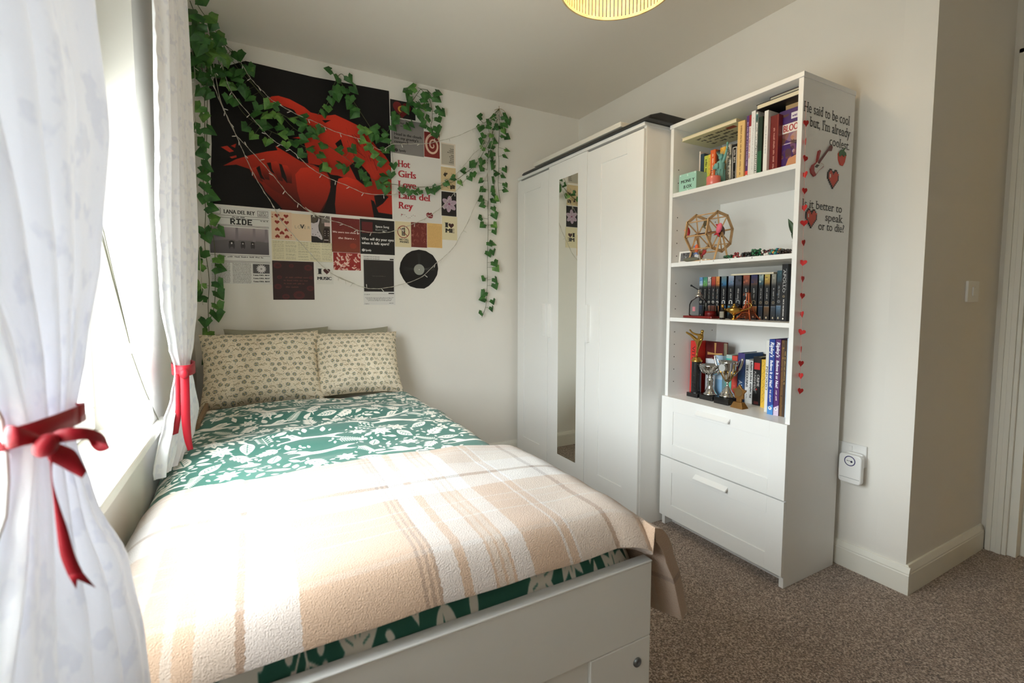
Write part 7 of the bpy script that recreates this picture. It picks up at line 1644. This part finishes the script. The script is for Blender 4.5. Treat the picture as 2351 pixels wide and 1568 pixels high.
# ---------------------------------------------------------------- decals and heart garland on the bookcase side
M_ink = mat('black_vinyl', (26, 25, 25), .45); YS = BY0-0.0002
def lettering(name, label, rows):
    b = MB()
    for s_, x, z, h, al, wd, slant in rows:
        T, w = text_tris(s_, True)
        T = T.copy(); T[:, :, 0] += T[:, :, 1]*slant; xs = wd/(w*h); x0 = x-(wd if al == 'r' else 0)
        for tri in T:
            vs = [(x0+p[0]*h*xs, YS-0.0006, z+p[1]*h) for p in tri]
            a = (vs[1][0]-vs[0][0])*(vs[2][2]-vs[0][2])-(vs[2][0]-vs[0][0])*(vs[1][2]-vs[0][2])
            b._add(vs, [(0, 1, 2) if a > 0 else (0, 2, 1)])
    return tag(b.build(name, M_ink, origin=(-.2, YS, rows[-1][2])), label, 'wall lettering')
lettering('quote_lettering', 'black lettering about being cool, high on the bookcase side', [('He said to be cool', -.376, 1.766, .035, 'l', .302, 0), ("but, I'm already", -.068, 1.720, .034, 'r', .268, 0), ('coolest.', -.066, 1.674, .032, 'r', .140, 0)])
lettering('quote_lettering', 'black lettering asking to speak or to die, lower on the bookcase side', [('Is it better to', -.362, 1.432, .029, 'l', .264, 0), ('speak', -.094, 1.394, .029, 'r', .118, 0), ('or to die?', -.076, 1.358, .029, 'r', .178, 0)])
def side(a, c, d): return (a, d, c)
gt_ = thing('guitar_sticker', 'red electric guitar cut-out on the bookcase side', 'sticker', (-.30, YS, 1.50))
body = [(-2.0682,1.54),(-2.0667,1.5454),(-2.061,1.5497),(-2.0599,1.556),(-2.0581,1.5589),(-2.057,1.5582),(-2.0579,1.5535),(-2.0592,1.5471),(-2.0555,1.545),(-2.0551,1.543),(-2.0566,1.5397),(-2.0614,1.534),(-2.0642,1.5294),(-2.067,1.5322)] if False else [(-0.3244,1.5695),(-0.313,1.5853),(-0.2886,1.5993),(-0.279,1.6402),(-0.2685,1.646),(-0.2617,1.6427),(-0.2737,1.614),(-0.278,1.6026),(-0.253,1.5988),(-0.2397,1.5969),(-0.2422,1.5875),(-0.2703,1.5711),(-0.2911,1.5487),(-0.3004,1.5457),(-0.319,1.556)]
b = MB(); b.prism(body, side, YS-.003, YS); b.build('body', mat('sticker_red', (166, 30, 34), .35), gt_)
b = MB(); b.prism([(-0.3003,1.5852),(-0.2792,1.6024),(-0.2542,1.5975),(-0.2396,1.5958),(-0.2487,1.5866),(-0.2704,1.5729),(-0.2885,1.5562),(-0.2988,1.5657)], side, YS-.0036, YS-.003); b.build('pickguard', mat('sticker_white', (226, 224, 220), .4), gt_)
b = MB(); b.prism([(-0.2821,1.5984),(-0.2721,1.5944),(-0.2162,1.6494),(-0.1944,1.6526),(-0.1888,1.6663),(-0.1941,1.6739),(-0.2073,1.6708),(-0.2194,1.6562)], side, YS-.0042, YS-.003); b.build('neck', mat('sticker_brown', (104, 30, 30), .4), gt_)
b = MB()
for p in [(-0.2904,1.5811),(-0.2856,1.5854),(-0.2807,1.5889)]: b.box(p[0]-.008, p[0]+.008, YS-.0044, YS-.0036, p[1]-.0018, p[1]+.0018)
b.build('pickups', M_black, gt_)
sw_ = thing('strawberry_sticker', 'small red strawberry cut-out with a green top on the bookcase side', 'sticker', (-.115, YS, 1.61))
b = MB(); b.prism([(-0.145,1.6506),(-0.1367,1.6593),(-0.1162,1.6642),(-0.0983,1.6612),(-0.0922,1.6488),(-0.0986,1.6253),(-0.1113,1.6093),(-0.129,1.6107),(-0.1409,1.627)], side, YS-.003, YS); b.build('fruit', mat('sticker_scarlet', (206, 62, 38), .4), sw_)
b = MB(); b.prism([(-0.1442,1.6414),(-0.1434,1.6564),(-0.1304,1.6665),(-0.1165,1.6679),(-0.1114,1.6731),(-0.1017,1.6757),(-0.0994,1.6742),(-0.1082,1.6698),(-0.1092,1.6652),(-0.096,1.6596),(-0.0922,1.6488),(-0.1009,1.6514),(-0.1086,1.6427),(-0.1218,1.6484),(-0.1337,1.6411)], side, YS-.0042, YS-.003); b.build('leaf_top', mat('sticker_green', (40, 98, 44), .4), sw_)
HM = ["..1.1..", ".12121.", "1222221", "1222221", ".12221.", "..121..", "...1..."]
PH = ["..11...11..", ".1221.1221.", "122221222221"[:11], "12322222221", "12322222221", "12222222221", ".122222221.", "..1222221..", "...12221...", "....121....", ".....1....."]
M_pr, M_pw, M_pk = mat('pixel_red', (206, 62, 36), .4), mat('pixel_white', (236, 230, 222), .4), mat('pixel_black', (40, 24, 22), .4)
for label, xc_, zt, w_, h_ in (('pixel-style red heart cut-out under the guitar on the bookcase side', -.173, 1.588, .074, .072), ('pixel-style red heart cut-out left of the lower lettering', -.304, 1.429, .070, .070)):
    t_ = thing('pixel_heart', label, 'sticker', (xc_, YS, zt-h_), 'pixel-style hearts on the bookcase side')
    for code, m, nm in (('1', M_pk, 'outline'), ('2', M_pr, 'fill'), ('3', M_pw, 'highlight')):
        b = MB()
        for r_, row in enumerate(PH):
            for c_, ch in enumerate(row):
                if ch == code: b.box(xc_-w_/2+w_*c_/11, xc_-w_/2+w_*(c_+1)/11, YS-.0025, YS, zt-h_*(r_+1)/11, zt-h_*r_/11)
        b.build(nm, m, t_)
hg = thing('heart_garland', 'string of small red paper hearts hanging down the bookcase side', 'garland', (-.36, YS, 0.75)); M_hr = mat('felt_red', (186, 36, 34), .8)
HP = [(-0.3726,1.7219),(-0.3704,1.6588),(-0.3681,1.5999),(-0.3661,1.5436),(-0.3641,1.4871),(-0.3618,1.4271),(-0.3597,1.373),(-0.3573,1.303),(-0.3547,1.231),(-0.3526,1.1726),(-0.3503,1.1108),(-0.3479,1.0438),(-0.3453,0.9779),(-0.3432,0.9149),(-0.3412,0.8613),(-0.3395,0.8155),(-0.3373,0.7581)]
ANG = [10, 35, 5, 70, 8, 75, 40, 5, 72, 8, 6, 55, 62, 25, 12, 70, 15]
MB().tube([(-.374, YS-.006, 1.80)]+[(p[0], YS-.0065, p[1]) for p in HP], .0006, 4).build('thread', mat('pink_thread', (206, 140, 130), .8), hg)
for k, ((hx, hz), a) in enumerate(zip(HP, ANG)):
    P_ = []
    for j in range(28):
        t_ = 2*PI*j/28; P_.append((16*math.sin(t_)**3/17*.0135, (13*math.cos(t_)-5*math.cos(2*t_)-2*math.cos(3*t_)-math.cos(4*t_))/17*.0135))
    b = MB(); b.T = Matrix.Translation((hx, YS-.0085, hz)) @ Matrix.Rotation(math.radians(a if k % 2 else -a), 4, 'Z') @ Matrix.Rotation(SR.uniform(-.3, .3), 4, 'Y'); b.prism(P_, lambda p, c, d: (p, d, c), -.0006, .0006); b.build('heart', M_hr, hg)
